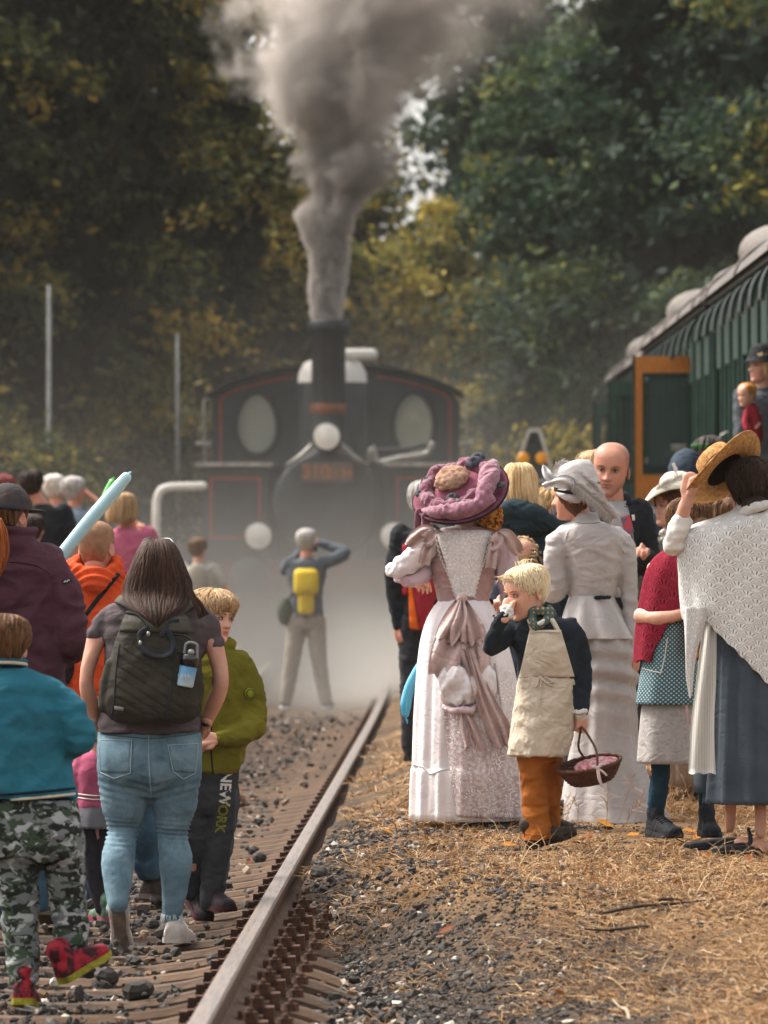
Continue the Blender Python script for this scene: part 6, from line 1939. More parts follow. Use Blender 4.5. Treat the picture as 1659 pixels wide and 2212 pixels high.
f.add('print_skirt', (V, F), fab('6c6a70', '3c2c30', 0.9, 42, 0.2, 40, amt=(0.6, 0.66)))
f.cloth('leggings', [f.tube([(192, 1775), (196, 1870), (220, 1962, -.02)], [19, 16, 14]), f.tube([(228, 1775), (232, 1870), (246, 1962, .03)], [19, 16, 14])], fab('3a343c', '28242c', .9, 30, .2), .008, 4, [(.002, (12, 12, 24))])
GS, GSs = mk_shoe('5c7a62', 'a04a5c')
f.shoe(P_(238, 1990, -.05), 205, GS, GSs, .19, .078, .06)
f.shoe(P_(246, 1984, .05), 178, GS, GSs, .19, .078, .06)
GR = 'people in period costume beside the train'
# ================================================= lady with the rose hat
f = Fig('lady in white lace and dusty rose costume with a wide rose flowered hat', 452, 1000, 1788, M4, GR)
P_ = f.p
J = {'head': P_(700, 395, .0), 'neck': P_(680, 545, 0), 'shL': P_(480, 640), 'shR': P_(880, 650), 'elL': P_(240, 860, -.04), 'elR': P_(975, 930, .0), 'wrL': P_(330, 940, .2), 'wrR': P_(960, 1080, .16), 'hip': P_(660, 1250), 'knL': P_(600, 1950), 'anL': P_(620, 2560), 'knR': P_(760, 1950), 'anR': P_(760, 2560)}
hd = head(J['head'], 0.225, 160, 6, 6, 1, True)
f.body(J, SKIN, hd, [hand(J['wrL'], (.4, 1, 0), (0, 0, -1), .165, .5, -1), hand(J['wrR'], (-.4, 1, 0), (0, 0, -1), .165, .5, 1)], 0.9)
r = np.random.default_rng(4)
cur = []
for k in range(120):
    u, v = r.uniform(770, 925), r.uniform(390, 570)
    if (u - 850) ** 2 / 80 ** 2 + (v - 470) ** 2 / 105 ** 2 > 1: continue
    y0 = r.uniform(-.09, .05); a0 = r.uniform(0, 6)
    cur.append([P_(u + 13 * math.cos(a0 + q * 1.3), v + 6 * q + 10 * math.sin(a0 + q * 1.3), y0 + .012 * math.sin(a0 + q * 1.3)) for q in range(7)])
Vs, Fs, Ts = strands(cur, .0055, 3)
V0, F0 = ell(P_(840, 460, -.01), (f.r(62), .07, f.r(90)), 20, 14)
V0 = V0 + (pnoise(V0 * 45) * .012)[:, None] * vnormals(V0, np.array([q if len(q) == 4 else (q + (q[-1],)) for q in F0]))
V, F = join([(V0, F0), (Vs, Fs)])
f.add('hair', (V, F), HAIR['ginger'], tint=np.concatenate([np.full(len(V0), .4), Ts]))

def floral_lace(name, ground, thread, sc=26.0):
    t = NT(name)
    c = t.coord('Object', (1, .3, 1))
    w = t.noise(c, 12, 2)
    v = t.n('ShaderNodeTexVoronoi', i_Scale=sc); v.feature = 'F1'
    mp = t.n('ShaderNodeMapping'); t.l(c, mp.inputs[0]); t.l(mp.outputs[0], v.inputs['Vector'])
    v2 = t.n('ShaderNodeTexVoronoi', i_Scale=sc * 3.1); v2.feature = 'F1'; t.l(mp.outputs[0], v2.inputs['Vector'])
    wav = t.math('SINE', t.math('MULTIPLY', v.outputs['Distance'], 46.0))
    petal = t.math('ADD', t.math('MULTIPLY', wav, 0.35), t.math('SUBTRACT', 0.62, v2.outputs['Distance']))
    f_ = t.ramp(petal, [(0.18, 0.0), (0.34, 1.0)])
    t.bsdf(t.mix(f_, hexc(ground), hexc(thread)), 0.9, f_, 0.2, 0.004, spec=0.15)
    return t.m
LACE = floral_lace('white_lace', 'd4c8c4', 'f2eeea', 30)
LACE2 = floral_lace('lace_over_rose', 'b8a09e', 'e6e2de', 22)
ROSE = fab('b08a84', '94706c', 0.42, 9, 0.55, 46, spec=0.5, sheen=0.3)
SATIN = fab('d2b6ae', 'b6948c', 0.38, 10, 0.7, 34, spec=0.5, sheen=0.3)
MUSL = fab('f0eae8', 'e0d4d4', 0.85, 5, 0.3, 40)
MUSP = fab('d8c0c4', 'c8a8ae', 0.85, 5, 0.3, 40)
bod = loft(f.rows([(548, 610, 770, -.055, .07), (565, 500, 868, -.09, .09), (610, 458, 902, -.115, .11), (700, 446, 900, -.125, .14), (820, 436, 900, -.12, .16), (930, 450, 885, -.11, .15), (1050, 478, 850, -.10, .12), (1085, 482, 848, -.105, .12)]), 44)
VQ = fuse([bod], .008, 4, [(.003, (10, 10, 14))], 2)
bo_ = f.add('bodice', VQ, ROSE); tr_ = bvh(VQ)
lp_ = f.add('lace_panel', patch(tr_, [P_(462, 572), P_(850, 578), P_(735, 1045), P_(602, 1040)], 22, 30, .004, .004), LACE, parent=bo_)
f.add('centre_seam', seam(tr_, [P_(640, 565), P_(634, 800), P_(640, 1020)], .0025, .008), WHITEC, parent=lp_)
for pts in ([(462, 572), (500, 760), (560, 900), (602, 1040)], [(850, 578), (820, 740), (775, 880), (735, 1045)]):
    sc = [P_(a, b) for a, b in pts]
    tt = np.linspace(0, 3, 61); Q = interp_rows(np.arange(4.), np.array(sc), tt)
    Q[:, 0] += .004 * np.sin(np.arange(61) * 1.6)
    f.add('scalloped_edge', seam(tr_, Q, .006, .007, .5, 6, 1), WHITEC, parent=lp_)
f.add('sash', seam(tr_, [P_(480, 1085), P_(560, 1092), P_(660, 1095), P_(780, 1088), P_(850, 1080)], .016, .004, .4, 10), BLK, parent=bo_)
# puffed sleeves
VQ = fuse([f.tube([(470, 640, 0), (390, 720, -.02), (280, 800, -.05), (190, 855, -.06), (140, 850, -.03)], [70, 92, 82, 66, 34], 18), f.tube([(430, 700, .03), (340, 820, .03), (300, 880, .06), (330, 920, .12)], [70, 70, 64, 40], 16)], .009, 4, [(.010, (13, 13, 13)), (.004, (30, 30, 30))], 3)
f.add('puff_sleeve', VQ, MUSL)
fl_ = []
for k in range(3):
    fl_.append(tube([P_(205 + k * 6, 915 - k * 8, .02 + k * .02), P_(290, 930 - k * 14, -.05 + k * .03), P_(380, 900 - k * 18, -.03 + k * .03), P_(425, 850 - k * 10, .02)], [.02, .034, .034, .022], 12))
f.cloth('sleeve_ruffle', fl_, MUSP, .008, 4, [(.008, (22, 22, 14))], 4)
VQ = fuse([f.tube([(890, 640, 0), (950, 740, -.01), (975, 880, -.01), (985, 1000, .02), (960, 1080, .14)], [62, 84, 80, 70, 36], 18)], .009, 4, [(.009, (14, 14, 9)), (.004, (30, 30, 26))], 5)
f.add('puff_sleeve', VQ, MUSP)
def ribbon(pts, widths, thick=.006, wave=0.0, nw=9, fold=0.02, ph=0.0):
    """a cloth band: pts = centre line, widths = half widths along local x; folded across by a sine"""
    P = np.asarray(pts, float); W = np.asarray(widths, float)
    tt = np.linspace(0, len(P) - 1, 6 * (len(P) - 1) + 1)
    Q = interp_rows(np.arange(len(P), dtype=float), np.column_stack([P, W]), tt)
    T = np.gradient(Q[:, :3], axis=0); T /= np.linalg.norm(T, axis=1)[:, None]
    S = np.cross(T, [0, 1, 0]); S /= np.linalg.norm(S, axis=1)[:, None] + 1e-9
    ss = np.linspace(-1, 1, nw)
    top = []
    for i in range(len(Q)):
        for s in ss:
            top.append(Q[i, :3] + S[i] * Q[i, 3] * s + np.array([0, -fold * math.cos(s * PI * 1.5 + ph + i * .12) * (1 - .3 * abs(s)), 0]) + T[i] * wave * math.sin(s * 7 + ph))
    top = np.array(top); n = len(top)
    bot = top + [0, thick, 0]
    F = grid_faces(len(Q), nw, False)
    m = len(Q)
    FF = F + [tuple(i + n for i in f[::-1]) for f in F]
    for i in range(m - 1):
        FF += [(i * nw, n + i * nw, n + (i + 1) * nw, (i + 1) * nw), (i * nw + nw - 1, (i + 1) * nw + nw - 1, n + (i + 1) * nw + nw - 1, n + i * nw + nw - 1)]
    for j in range(nw - 1):
        FF += [(j, j + 1, n + j + 1, n + j), ((m - 1) * nw + j, n + (m - 1) * nw + j, n + (m - 1) * nw + j + 1, (m - 1) * nw + j + 1)]
    return top if False else np.concatenate([top, bot]), FF
R_ = f.r
for s, c, parts in ((-1, 'left', [([(455, 565, -.13), (390, 580, -.17), (320, 640, -.16), (275, 690, -.13)], [20, 42, 52, 34]), ([(455, 570, -.13), (430, 600, -.17), (400, 640, -.17), (370, 660, -.14)], [18, 50, 58, 40]), ([(430, 640, -.14), (400, 740, -.15), (385, 815, -.14)], [38, 42, 44])]),
                    (1, 'right', [([(905, 585, -.13), (960, 610, -.17), (1010, 680, -.16), (1050, 740, -.13)], [20, 44, 52, 34]), ([(900, 590, -.13), (895, 630, -.17), (870, 680, -.16), (850, 670, -.14)], [18, 45, 45, 30]), ([(880, 650, -.14), (860, 750, -.15), (850, 842, -.14)], [34, 38, 40])])):
    for k, (pts, wd) in enumerate(parts):
        f.add('shoulder_bow', ribbon([P_(*q) for q in pts], [R_(w) for w in wd], .006, .004, 9, .016, k * 1.3), SATIN)
# skirts
def pl(a, s, z): return 1 + (0.02 + 0.05 * s) * np.sin(a * 15 + 2.2 * np.sin(s * 2.5)) * 0.55 + 0.02 * s * np.sin(a * 31 + 4 * s)
V, F, uv = loft(f.rows([(1060, 490, 842, -.10, .11), (1110, 455, 870, -.13, .13), (1200, 405, 905, -.17, .16), (1350, 362, 960, -.20, .20), (1600, 335, 1020, -.22, .24), (1900, 318, 1060, -.24, .27), (2230, 306, 1078, -.25, .29), (2260, 302, 1080, -.262, .30), (2600, 296, 1084, -.27, .31)]), 150, 60, 2.05, pl)
sk = f.add('skirt', (V, F), MUSL, uv=uv); tr_ = bvh((V, F))
f.add('flounce_seam', seam(tr_, [P_(310, 2215), P_(370, 2222), P_(430, 2270), P_(500, 2245), P_(560, 2235)], .004, .003), WHITEC, parent=sk)
f.add('lace_front', patch(tr_, [P_(500, 1700), P_(1010, 1700), P_(1064, 2590), P_(600, 2560)], 40, 40, .006, .005, .03), LACE2, parent=sk)
f.add('lace_edge', patch(tr_, [P_(880, 1500), P_(1015, 1560), P_(1050, 2100), P_(960, 2100)], 14, 24, .014, .004), LACE, parent=sk)
fp = []
for (u, v, y, ru, rv) in ((620, 1740, -.24, 95, 60), (545, 1650, -.24, 60, 120), (690, 1680, -.25, 70, 110), (600, 1620, -.25, 90, 110), (800, 1640, -.22, 90, 140)):
    fp.append(ell(P_(u, v, y), (R_(ru), .05, R_(rv)), 20, 14))
f.cloth('bustle_puff', fp, MUSL, .009, 3, [(.012, (17, 17, 7)), (.004, (40, 40, 20))], 5, parent=sk)
f.cloth('puff_hem', [tube([P_(525, 1805, -.25), P_(580, 1830, -.28), P_(640, 1822, -.29), P_(700, 1830, -.28), P_(750, 1790, -.25)], [.014, .018, .018, .018, .012], 10)], MUSP, .007, 3, [(.006, (30, 30, 10))], 6, parent=sk)
# large waist bow with falling loops and tails
KN = [(ell(P_(645, 1055, -.17), (.03, .028, .028), 14, 10))]
bw = f.cloth('waist_bow', KN, SATIN, .006, 3, [(.003, (30, 30, 10))], 2)
for k, (pts, wd, fo) in enumerate([([(632, 1060, -.17), (600, 1160, -.21), (560, 1270, -.24), (520, 1345, -.24)], [22, 62, 82, 70], .03), ([(660, 1060, -.17), (690, 1160, -.21), (735, 1270, -.24), (760, 1360, -.24)], [22, 55, 72, 60], .03), ([(648, 1060, -.18), (640, 1170, -.23), (620, 1270, -.25), (625, 1365, -.24)], [18, 48, 58, 60], .025),
                                    ([(560, 1330, -.22), (540, 1430, -.24), (520, 1520, -.25), (490, 1600, -.245)], [95, 110, 105, 80], .028), ([(710, 1340, -.22), (740, 1430, -.24), (760, 1520, -.25), (770, 1610, -.24)], [90, 100, 90, 60], .03),
                                    ([(680, 1400, -.25), (720, 1550, -.27), (780, 1750, -.28), (850, 1930, -.29), (915, 2080, -.29)], [30, 36, 40, 46, 30], .02), ([(700, 1400, -.26), (770, 1600, -.28), (860, 1800, -.29), (940, 1960, -.29), (975, 2070, -.28)], [28, 32, 40, 52, 34], .02), ([(655, 1800, -.27), (700, 1900, -.28), (760, 2020, -.29), (810, 2140, -.29)], [26, 30, 34, 24], .016), ([(640, 1820, -.26), (655, 1920, -.275), (690, 2080, -.285)], [22, 34, 40], .016)]):
    f.add('loop' if k < 5 else 'ribbon_tail', ribbon([P_(*q) for q in pts], [R_(w) for w in wd], .007, .008, 13, fo, k * .8), SATIN, parent=bw)
f.shoe(P_(640, 2655, -.20), 100, BLK, BLACK_RUB, .25, .085, .06, pitch=4, heelh=.02)
f.shoe(P_(800, 2640, -.1), 120, BLK, BLACK_RUB, .25, .085, .06, heelh=.02)
# the hat: tilted wide brim wrapped in tulle
Mh = frame((-.25, -.60, .76), (.93, 0, .36))
hc = P_(642, 318, -.03)
HT = lambda Vv: np.asarray(Vv, float) @ Mh.T + hc
a = np.linspace(0, 2 * PI, 64, endpoint=False)
RB = .232
rings = []
for rr_, zz in ((.05, .065), (.10, .06), (.125, .03), (.135, .0), (.17, -.004), (.205, -.003), (RB, .006), (RB + .003, 0), (RB, -.008), (.17, -.016), (.12, -.012), (.11, -.03)):
    wv = .010 * np.sin(a * 2 + .6) * (rr_ / RB) ** 2
    rings.append(np.column_stack([rr_ * np.cos(a), rr_ * np.sin(a) * .98, zz + wv]))
HATR = fab('8e4f60', '6e3c4c', 0.85, 14, 0.4, 60)
ht = f.add('hat', (HT(np.concatenate(rings)), grid_faces(12, 64)), HATR)
f.add('brim_edge', (HT(tube(np.column_stack([(RB + .002) * np.cos(np.append(a, a[0])), (RB + .002) * np.sin(np.append(a, a[0])) * .98, .010 * np.sin(np.append(a, a[0]) * 2 + .6)]), [.006] * 65, 8, sub=1, cap=False)[0]), tube(np.zeros((65, 3)) + np.arange(65)[:, None], [.006] * 65, 8, sub=1, cap=False)[1]), BLK, parent=ht)
TUL = fab('8a5464', '6f4050', 0.7, 16, 0.5, 50, sheen=.4)
TUL2 = fab('a06e7e', '845662', 0.7, 16, 0.5, 50, sheen=.4)
tp = []
r = np.random.default_rng(6)
for k in range(14):
    t0 = k / 14 * 2 * PI; rr_ = r.uniform(.13, .185)
    tp.append(tube([(rr_ * math.cos(t0 + q), rr_ * math.sin(t0 + q), r.uniform(.02, .05)) for q in (0, .35, .7, 1.05)], [.014, .032, .034, .016], 10))
V, Q = fuse([(HT(p[0]), p[1]) for p in tp], .007, 3, [(.009, (20, 20, 20)), (.004, (50, 50, 50))], 8)
f.add('tulle', (V, Q), TUL, parent=ht)
V, Q = fuse([(HT(tube([(.02, -.20, .03), (.10, -.13, .055), (.16, .0, .05), (.2, .1, .03)], [.012, .04, .05, .02], 12)[0]), tube([(.02, -.20, .03), (.10, -.13, .055), (.16, .0, .05), (.2, .1, .03)], [.012, .04, .05, .02], 12)[1]), (HT(tube([(-.20, -.06, .02), (-.12, -.15, .045), (.0, -.19, .04), (.12, -.17, .03)], [.012, .035, .04, .02], 12)[0]), tube([(-.20, -.06, .02), (-.12, -.15, .045), (.0, -.19, .04), (.12, -.17, .03)], [.012, .035, .04, .02], 12)[1])], .007, 3, [(.007, (24, 24, 24))], 9)
f.add('tulle', (V, Q), TUL2, parent=ht)
V, F = ell((-.02, .02, .085), (.085, .078, .045), 40, 24)
V = HT(V); V = V + (P_(0, 0) * 0) + (pnoise(V * 40) * .014 + pnoise(V * 90) * .006)[:, None] * ((V - HT([[-.02, .02, .07]])) / .09)
f.add('flower_crown', (V, F), fab('b4917a', '7d5c48', 0.9, 60, .6, 80), parent=ht)
for fx, fy, fz, sz in ((-.05, -.10, .075, .03), (-.03, -.155, .06, .036), (.155, -.05, .07, .026), (.11, .12, .07, .04), (.135, .155, .06, .036), (-.13, .12, .05, .034), (-.18, .06, .04, .026), (.19, -.09, .04, .022)):
    ps = [ell((fx, fy, fz), (sz * .5,) * 3, 10, 8)]
    for q in range(7):
        t0 = q * 2 * PI / 7 + fx * 30
        ps.append(ell((fx + sz * .65 * math.cos(t0), fy + sz * .65 * math.sin(t0), fz - sz * .1), (sz * .5, sz * .5, sz * .22), 10, 6, np.array(Matrix.Rotation(t0, 3, 'Z') @ Matrix.Rotation(.6, 3, 'Y'))))
    V, F = join(ps)
    f.add('hat_flower', (HT(V), F), fab('4a4c52', '2c2d33', .8, 30, .4, 60), parent=ht)
for pts in ([(-.22, -.05, .01), (-.25, -.09, -.05), (-.24, -.10, -.12)], [(-.20, -.10, .01), (-.215, -.14, -.07)]):
    v, fc = tube(pts, [.02, .016, .008][:len(pts)], 8, [.006, .005, .003][:len(pts)], 4); f.add('tulle_end', (HT(v), fc), TUL, parent=ht)

# ================================================= boy in the apron
f = Fig('blond boy in navy jacket and cream apron rubbing his face', 489.5, 1160, 1836, M4, GR)
P_ = f.p; R_ = f.r
J = {'head': P_(1105, 1008, 0), 'neck': P_(1180, 1195, .01), 'shL': P_(1010, 1255, 0), 'shR': P_(1425, 1255, 0), 'elL': P_(845, 1400, -.05), 'elR': P_(1500, 1545, .02), 'wrL': P_(955, 1165, -.14), 'wrR': P_(1482, 1855, -.04), 'hip': P_(1230, 1880)}
f.m = M7
J.update({'knL': P_(1165, 780, -.02), 'anL': P_(1160, 1080, -.03), 'knR': P_(1280, 780, .03), 'anR': P_(1270, 1040, .06)})
HB = .232
hd = head(J['head'], HB, -58, 14, -4, 2, child=True, nose=.95)
f.m = M4
h1 = hand(J['wrL'], P_(990, 1040, -.10) - J['wrL'], (.35, 1, .1), .135, .7, 1, size=.003, thumb=.9)
h2 = hand(J['wrR'], (0.02, -.05, -1), (-.6, .7, 0), .14, 1.25, 1, size=.003, thumb=1.0)
f.body(J, SKIN_K, hd, [h1, h2], .74)
V, F, T = eyes_piece(hd[3], HB, open_=.75); f.add('eyes', (V, F), EYE, tint=T)
f.add('eyebrows', brow_piece(hd[3], .011), HAIR['blond'])
V, F, T = hair_cap(hd[3], 'short', 0.022, 22, 620, 0.016, 0.006, messy=.45)
ex = []
r = np.random.default_rng(2)
for k in range(26):
    b = hd[3](np.array([r.uniform(-.2, .2), -.33 + r.uniform(-.03, .03), .83 + r.uniform(-.03, .05)]))
    ex.append([b, b + [-.012, -.012, .006 + r.uniform(0, .01)], b + [-.03 - r.uniform(0, .012), -.02, r.uniform(-.012, .012)]])
for k in range(20):
    b = hd[3](np.array([r.uniform(-.12, .12), r.uniform(-.1, .2), 1.02]))
    ex.append([b, b + [r.normal(0, .006), 0, .012], b + [r.normal(0.004, .012), 0, r.uniform(.014, .026)]])
Ve, Fe, Te = strands(ex, .0016, 5)
Vj, Fj = join([(V, F), (Ve, Fe)])
f.add('hair', (Vj, Fj), HAIR['lightblond'], tint=np.concatenate([T, Te]))
NV = fab('262e36', '1c232a', 0.85, 6, .35, 55)
rw = f.rows([(1170, 1120, 1270, -.05, .06), (1195, 1040, 1370, -.075, .075), (1235, 1000, 1450, -.09, .085), (1330, 990, 1470, -.10, .095), (1500, 1030, 1465, -.105, .10), (1700, 1045, 1452, -.105, .105), (1830, 1040, 1452, -.105, .105)])
pcs = [loft(rw, 40), f.tube([(1020, 1245, 0), (930, 1340, -.03), (858, 1395, -.055), (880, 1300, -.10), (945, 1180, -.135)], [66, 72, 62, 56, 48], 16), f.tube([(1410, 1245, 0), (1470, 1370, .01), (1500, 1545, .01), (1494, 1700, -.01), (1482, 1842, -.035)], [64, 68, 64, 60, 54], 16)]
VQ = fuse(pcs, .0085, 5, [(.005, (8, 8, 14)), (.0025, (20, 20, 30))], 8)
jk = f.add('jacket', VQ, NV); tr_ = bvh(VQ)
f.add('lapel', patch(tr_, [P_(1280, 1190), P_(1350, 1215), P_(1345, 1330), P_(1310, 1300)], 8, 8, .003, .005), NV, parent=jk)
for k in range(3):
    v, fc = ell(P_(868 + 10 * k, 1172 + 14 * k, -.175 + .01 * k), (.006, .005, .006), 8, 6); f.add('cuff_button', (v, fc), GLOS, parent=jk)
f.cloth('shirt_cuff', [f.tube([(950, 1170, -.137), (962, 1135, -.13)], [44, 42], 12), f.tube([(990, 1130, -.14), (1000, 1185, -.12)], [14, 14], 10)], WHITEC, .006, 3, [(.005, (40, 40, 40))], 3)
f.cloth('shirt_cuff', [f.tube([(1482, 1835, -.035), (1480, 1872, -.04)], [52, 46], 12), f.tube([(1425, 1850, -.06), (1470, 1845, -.09), (1520, 1840, -.06)], [12, 18, 12], 10)], WHITEC, .006, 3, [(.004, (40, 40, 40))], 4)
# apron over the jacket
CAN = fab('d2c4b0', 'bfae98', 0.92, 9, .6, 40)
V, Q = fuse([loft(f.rows([(1590, 1050, 1432, -.125, .11), (1640, 1042, 1440, -.132, .11), (1800, 1022, 1440, -.14, .12), (2000, 992, 1428, -.15, .13), (2140, 970, 1395, -.155, .13), (2155, 972, 1392, -.152, .125)]), 44)], .0075, 3, [(.006, (9, 9, 9)), (.0032, (28, 28, 28)), (.0015, (70, 70, 70))], 6)
ap = f.add('apron', (V, Q), CAN); trA = bvh((V, Q))
bib = patch(tr_, [P_(1122, 1272), P_(1340, 1272), P_(1436, 1600), P_(1048, 1600)], 26, 26, .012, .006, .018)
f.add('bib', bib, CAN, parent=ap); trBb = bvh(([*map(tuple, bib[0])], bib[1]))
f.add('bib_hem', seam(trBb, [P_(1122, 1290), P_(1230, 1285), P_(1335, 1290)], .003, .002), CAN, parent=ap)
f.add('waist_seam', seam(trA, [P_(1052, 1602), P_(1150, 1590), P_(1250, 1588), P_(1350, 1592), P_(1432, 1585)], .007, .002, .5), CAN, parent=ap)
f.add('neck_strap', seam(tr_, [P_(1140, 1275), P_(1128, 1235), P_(1118, 1205)], .009, .004, .4), CAN, parent=ap)
f.add('neck_strap', seam(tr_, [P_(1318, 1275), P_(1300, 1240), P_(1280, 1205)], .011, .006, .4), CAN, parent=ap)
for pts in ([(1190, 1592), (1220, 1630), (1280, 1665)], [(1190, 1592), (1175, 1650), (1160, 1670)], [(1200, 1592), (1198, 1680), (1190, 1790)], [(1215, 1592), (1250, 1610), (1285, 1640), (1240, 1640), (1205, 1600)]):
    f.add('tie_string', seam(trA, [P_(*q) for q in pts], .0035, .006), CAN, parent=ap)
SCF = NT('dotted_scarf'); c = SCF.coord('Object', (46, 46, 46)); v = SCF.n('ShaderNodeTexVoronoi', i_Scale=1.0, i_Randomness=.25); SCF.l(c, v.inputs['Vector'])
SCF.bsdf(SCF.mix(SCF.ramp(v.outputs['Distance'], [(0.24, 1.0), (.30, 0.0)]), hexc('4a5c58'), hexc('c89a48')), .8, spec=.2); SCF = SCF.m
f.cloth('neck_scarf', [tube([P_(1195 + 85 * math.sin(a), 1172 - 30 * math.cos(a), .0 - .07 * math.cos(a)) for a in np.linspace(-2.9, 2.9, 13)], [.022] * 13, 10, sub=2), f.tube([(1265, 1120, .03), (1262, 1180, -.05), (1200, 1240, -.105)], [26, 34, 22], 12), f.tube([(1140, 1180, -.06), (1150, 1235, -.105), (1165, 1268, -.11)], [26, 30, 20], 12)], SCF, .006, 3, [(.005, (25, 25, 18))], 5)
f.cloth('collar', [f.tube([(1175, 1235, -.105), (1200, 1222, -.12), (1220, 1205, -.11)], [12, 16, 10], 8)], WHITEC, .005, 2, [(.004, (50, 50, 50))])
f.m = M7
OCH = fab('a8642a', '86491c', .92, 7, .4, 70)
pcs = [loft(f.rows([(340, 1045, 1345, -.105, .11), (480, 1045, 1340, -.10, .11), (540, 1050, 1336, -.085, .09)]), 30), f.tube([(1148, 480, -.01), (1152, 620, -.02), (1165, 800, -.03), (1172, 950, -.03), (1185, 1062, -.035)], [100, 96, 92, 98, 118], 18), f.tube([(1282, 480, .02), (1285, 620, .03), (1285, 800, .04), (1278, 960, .06), (1270, 1010, .07)], [72, 68, 66, 66, 70], 18)]
VQ = fuse(pcs, .008, 4, [(.008, (8, 8, 11)), (.004, (22, 22, 34))], 14)
VQ[0][:, 2] = np.maximum(VQ[0][:, 2], np.where(VQ[0][:, 1] > .03, .075, .048) + .10 * np.clip(VQ[0][:, 0] - P_(1170, 0)[0], 0, .1))
tr_s = f.add('trousers', VQ, OCH); trT = bvh(VQ)
f.add('hem', seam(trT, [P_(1068, 1030), P_(1150, 1042), P_(1230, 1035), P_(1300, 990)], .0025, .001), OCH, parent=tr_s)
BRW, BRWs = mk_shoe('3a322a', '2a231d')
f.shoe(P_(1118, 1152, -.04), 82, BRW, BRWs, .225, .085, .075, pitch=-15, ml=BRW)
f.shoe(P_(1095, 1020, .10), 100, BRW, BRWs, .22, .085, .075, pitch=6)

# basket
f.m = M8
bc = f.p(352, 765, -.10)
bk = empty('wicker_basket', tuple(np.array([f.x0, f.d, f.gz]) + bc), 'small dark wicker basket hanging from the boy\'s hand', 'basket')
WICK = fab('3c2018', '6a3a2a', .6, 40, .5, 90, spec=.4); WICKR = fab('6a4028', '4a2818', .6, 40, .5, 90, spec=.4)
Mb = np.array(Matrix.Rotation(rad(10), 3, 'Y')).T
Mb = np.array(Matrix.Rotation(rad(-11), 3, 'Y') @ Matrix.Rotation(rad(14), 3, 'X'))
BT = lambda Vv: np.asarray(Vv, float) @ Mb.T
wv = []
for j in range(13):
    s = j / 12
    ra, rb_, zz = .088 + .052 * s ** .7, .058 + .042 * s ** .7, -.078 + .078 * s
    nn = 56
    t_ = np.linspace(0, 2 * PI, nn + 1)
    w_ = 1 + .03 * np.cos(t_ * 14 + PI * (j % 2))
    wv.append(tube(np.column_stack([ra * w_ * np.cos(t_), rb_ * w_ * np.sin(t_), np.full(nn + 1, zz)]), [.0042] * (nn + 1), 5, sub=1, cap=False))
V, F = join(wv); o = link('weave', new_mesh('weave', BT(V), F), bk, WICK)
stk = []
for q in range(28):
    t0 = q * 2 * PI / 28
    stk.append(tube([(.088 * math.cos(t0), .058 * math.sin(t0), -.078), (.125 * math.cos(t0), .086 * math.sin(t0), -.035), (.14 * math.cos(t0), .10 * math.sin(t0), 0)], [.0028] * 3, 5, sub=3))
V, F = join(stk); link('stakes', new_mesh('stakes', BT(V), F), bk, WICK)
v, fc = lathe([(.0, -.08), (1, -.08), (1, -.074), (0, -.074)], 32); v = v * [.087, .057, 1]; link('base', new_mesh('base', BT(v), fc), bk, WICK)
t_ = np.linspace(0, 2 * PI, 61)
rim = [tube(np.column_stack([.142 * np.cos(t_) + .003 * np.cos(t_ * 20 + p), .102 * np.sin(t_), .004 + .005 * np.sin(t_ * 20 + p)]), [.006] * 61, 6, sub=1, cap=False) for p in (0, PI)]
V, F = join(rim); link('rim', new_mesh('rim', BT(V), F), bk, WICKR)
top = (f.p(300, 500, -.08) - bc) @ Mb
hp_ = [tube([(-.012, .10, 0), (-.03 + p * .001, .085, .06), (top[0] - .012, top[1] + .03, top[2] - .035), (top[0], top[1], top[2] + .004), (top[0] + .02, top[1] - .03, top[2] - .03), (.04, -.07, .07), (.03, -.101, 0)], [.0055] * 7, 7, sub=4) for p in (0,)]
link('handle', new_mesh('handle', BT(hp_[0][0]), hp_[0][1]), bk, WICKR)
V, F = ell((.03, 0, -.006), (.10, .075, .022), 24, 14); V = V + (pnoise(V * 40) * .012)[:, None] * [0, 0, 1]
link('cloth', new_mesh('cloth', BT(V), F), bk, fab('b85a64', 'e0c8c4', .9, 40, .4, 60))
V, F = join([tube([(.03, -.108, .01), (.028, -.12, -.03), (.035, -.112, -.075)], [.007, .008, .005], 8, [.002] * 3), tube([(.03, -.11, .012), (.012, -.118, .022), (.028, -.112, .01)], [.004, .008, .004], 8), tube([(.03, -.11, .012), (.048, -.118, .024), (.032, -.112, .01)], [.004, .008, .004], 8), tube([(.028, -.11, .01), (.05, -.115, -.01), (.062, -.11, -.03)], [.005] * 3, 8, [.0015] * 3)])
link('ribbon', new_mesh('ribbon', BT(V), F), bk, fab('e8d4d4', None, .6))

# ================================================= lady in grey
f = Fig('lady in silver grey walking dress and grey hat with drooping feather', 437, 1290, 1766, M6, GR)
P_ = f.p; R_ = f.r
J = {'head': P_(392, 395, 0), 'neck': P_(455, 540, 0), 'shL': P_(320, 650), 'shR': P_(680, 650), 'elL': P_(275, 1010, -.02), 'elR': P_(752, 1000, 0), 'wrL': P_(165, 1010, .14), 'wrR': P_(778, 1420, -.02), 'hip': P_(520, 1250), 'knL': P_(480, 1800), 'anL': P_(470, 2420), 'knR': P_(640, 1800), 'anR': P_(650, 2420)}
hd = head(J['head'], .226, -108, 6, 0, 1, True)
f.body(J, SKIN_R, hd, [hand(J['wrL'], (-.5, 1, 0), (0, 0, -1), .165, .8, -1), hand(J['wrR'], (0, .1, -1), (-1, 0, 0), .165, .7, 1)], .9)
V, F, T = hair_cap(hd[3], 'long', .05, 4, 120); f.add('hair', (V, F), HAIR['brown'], tint=T)
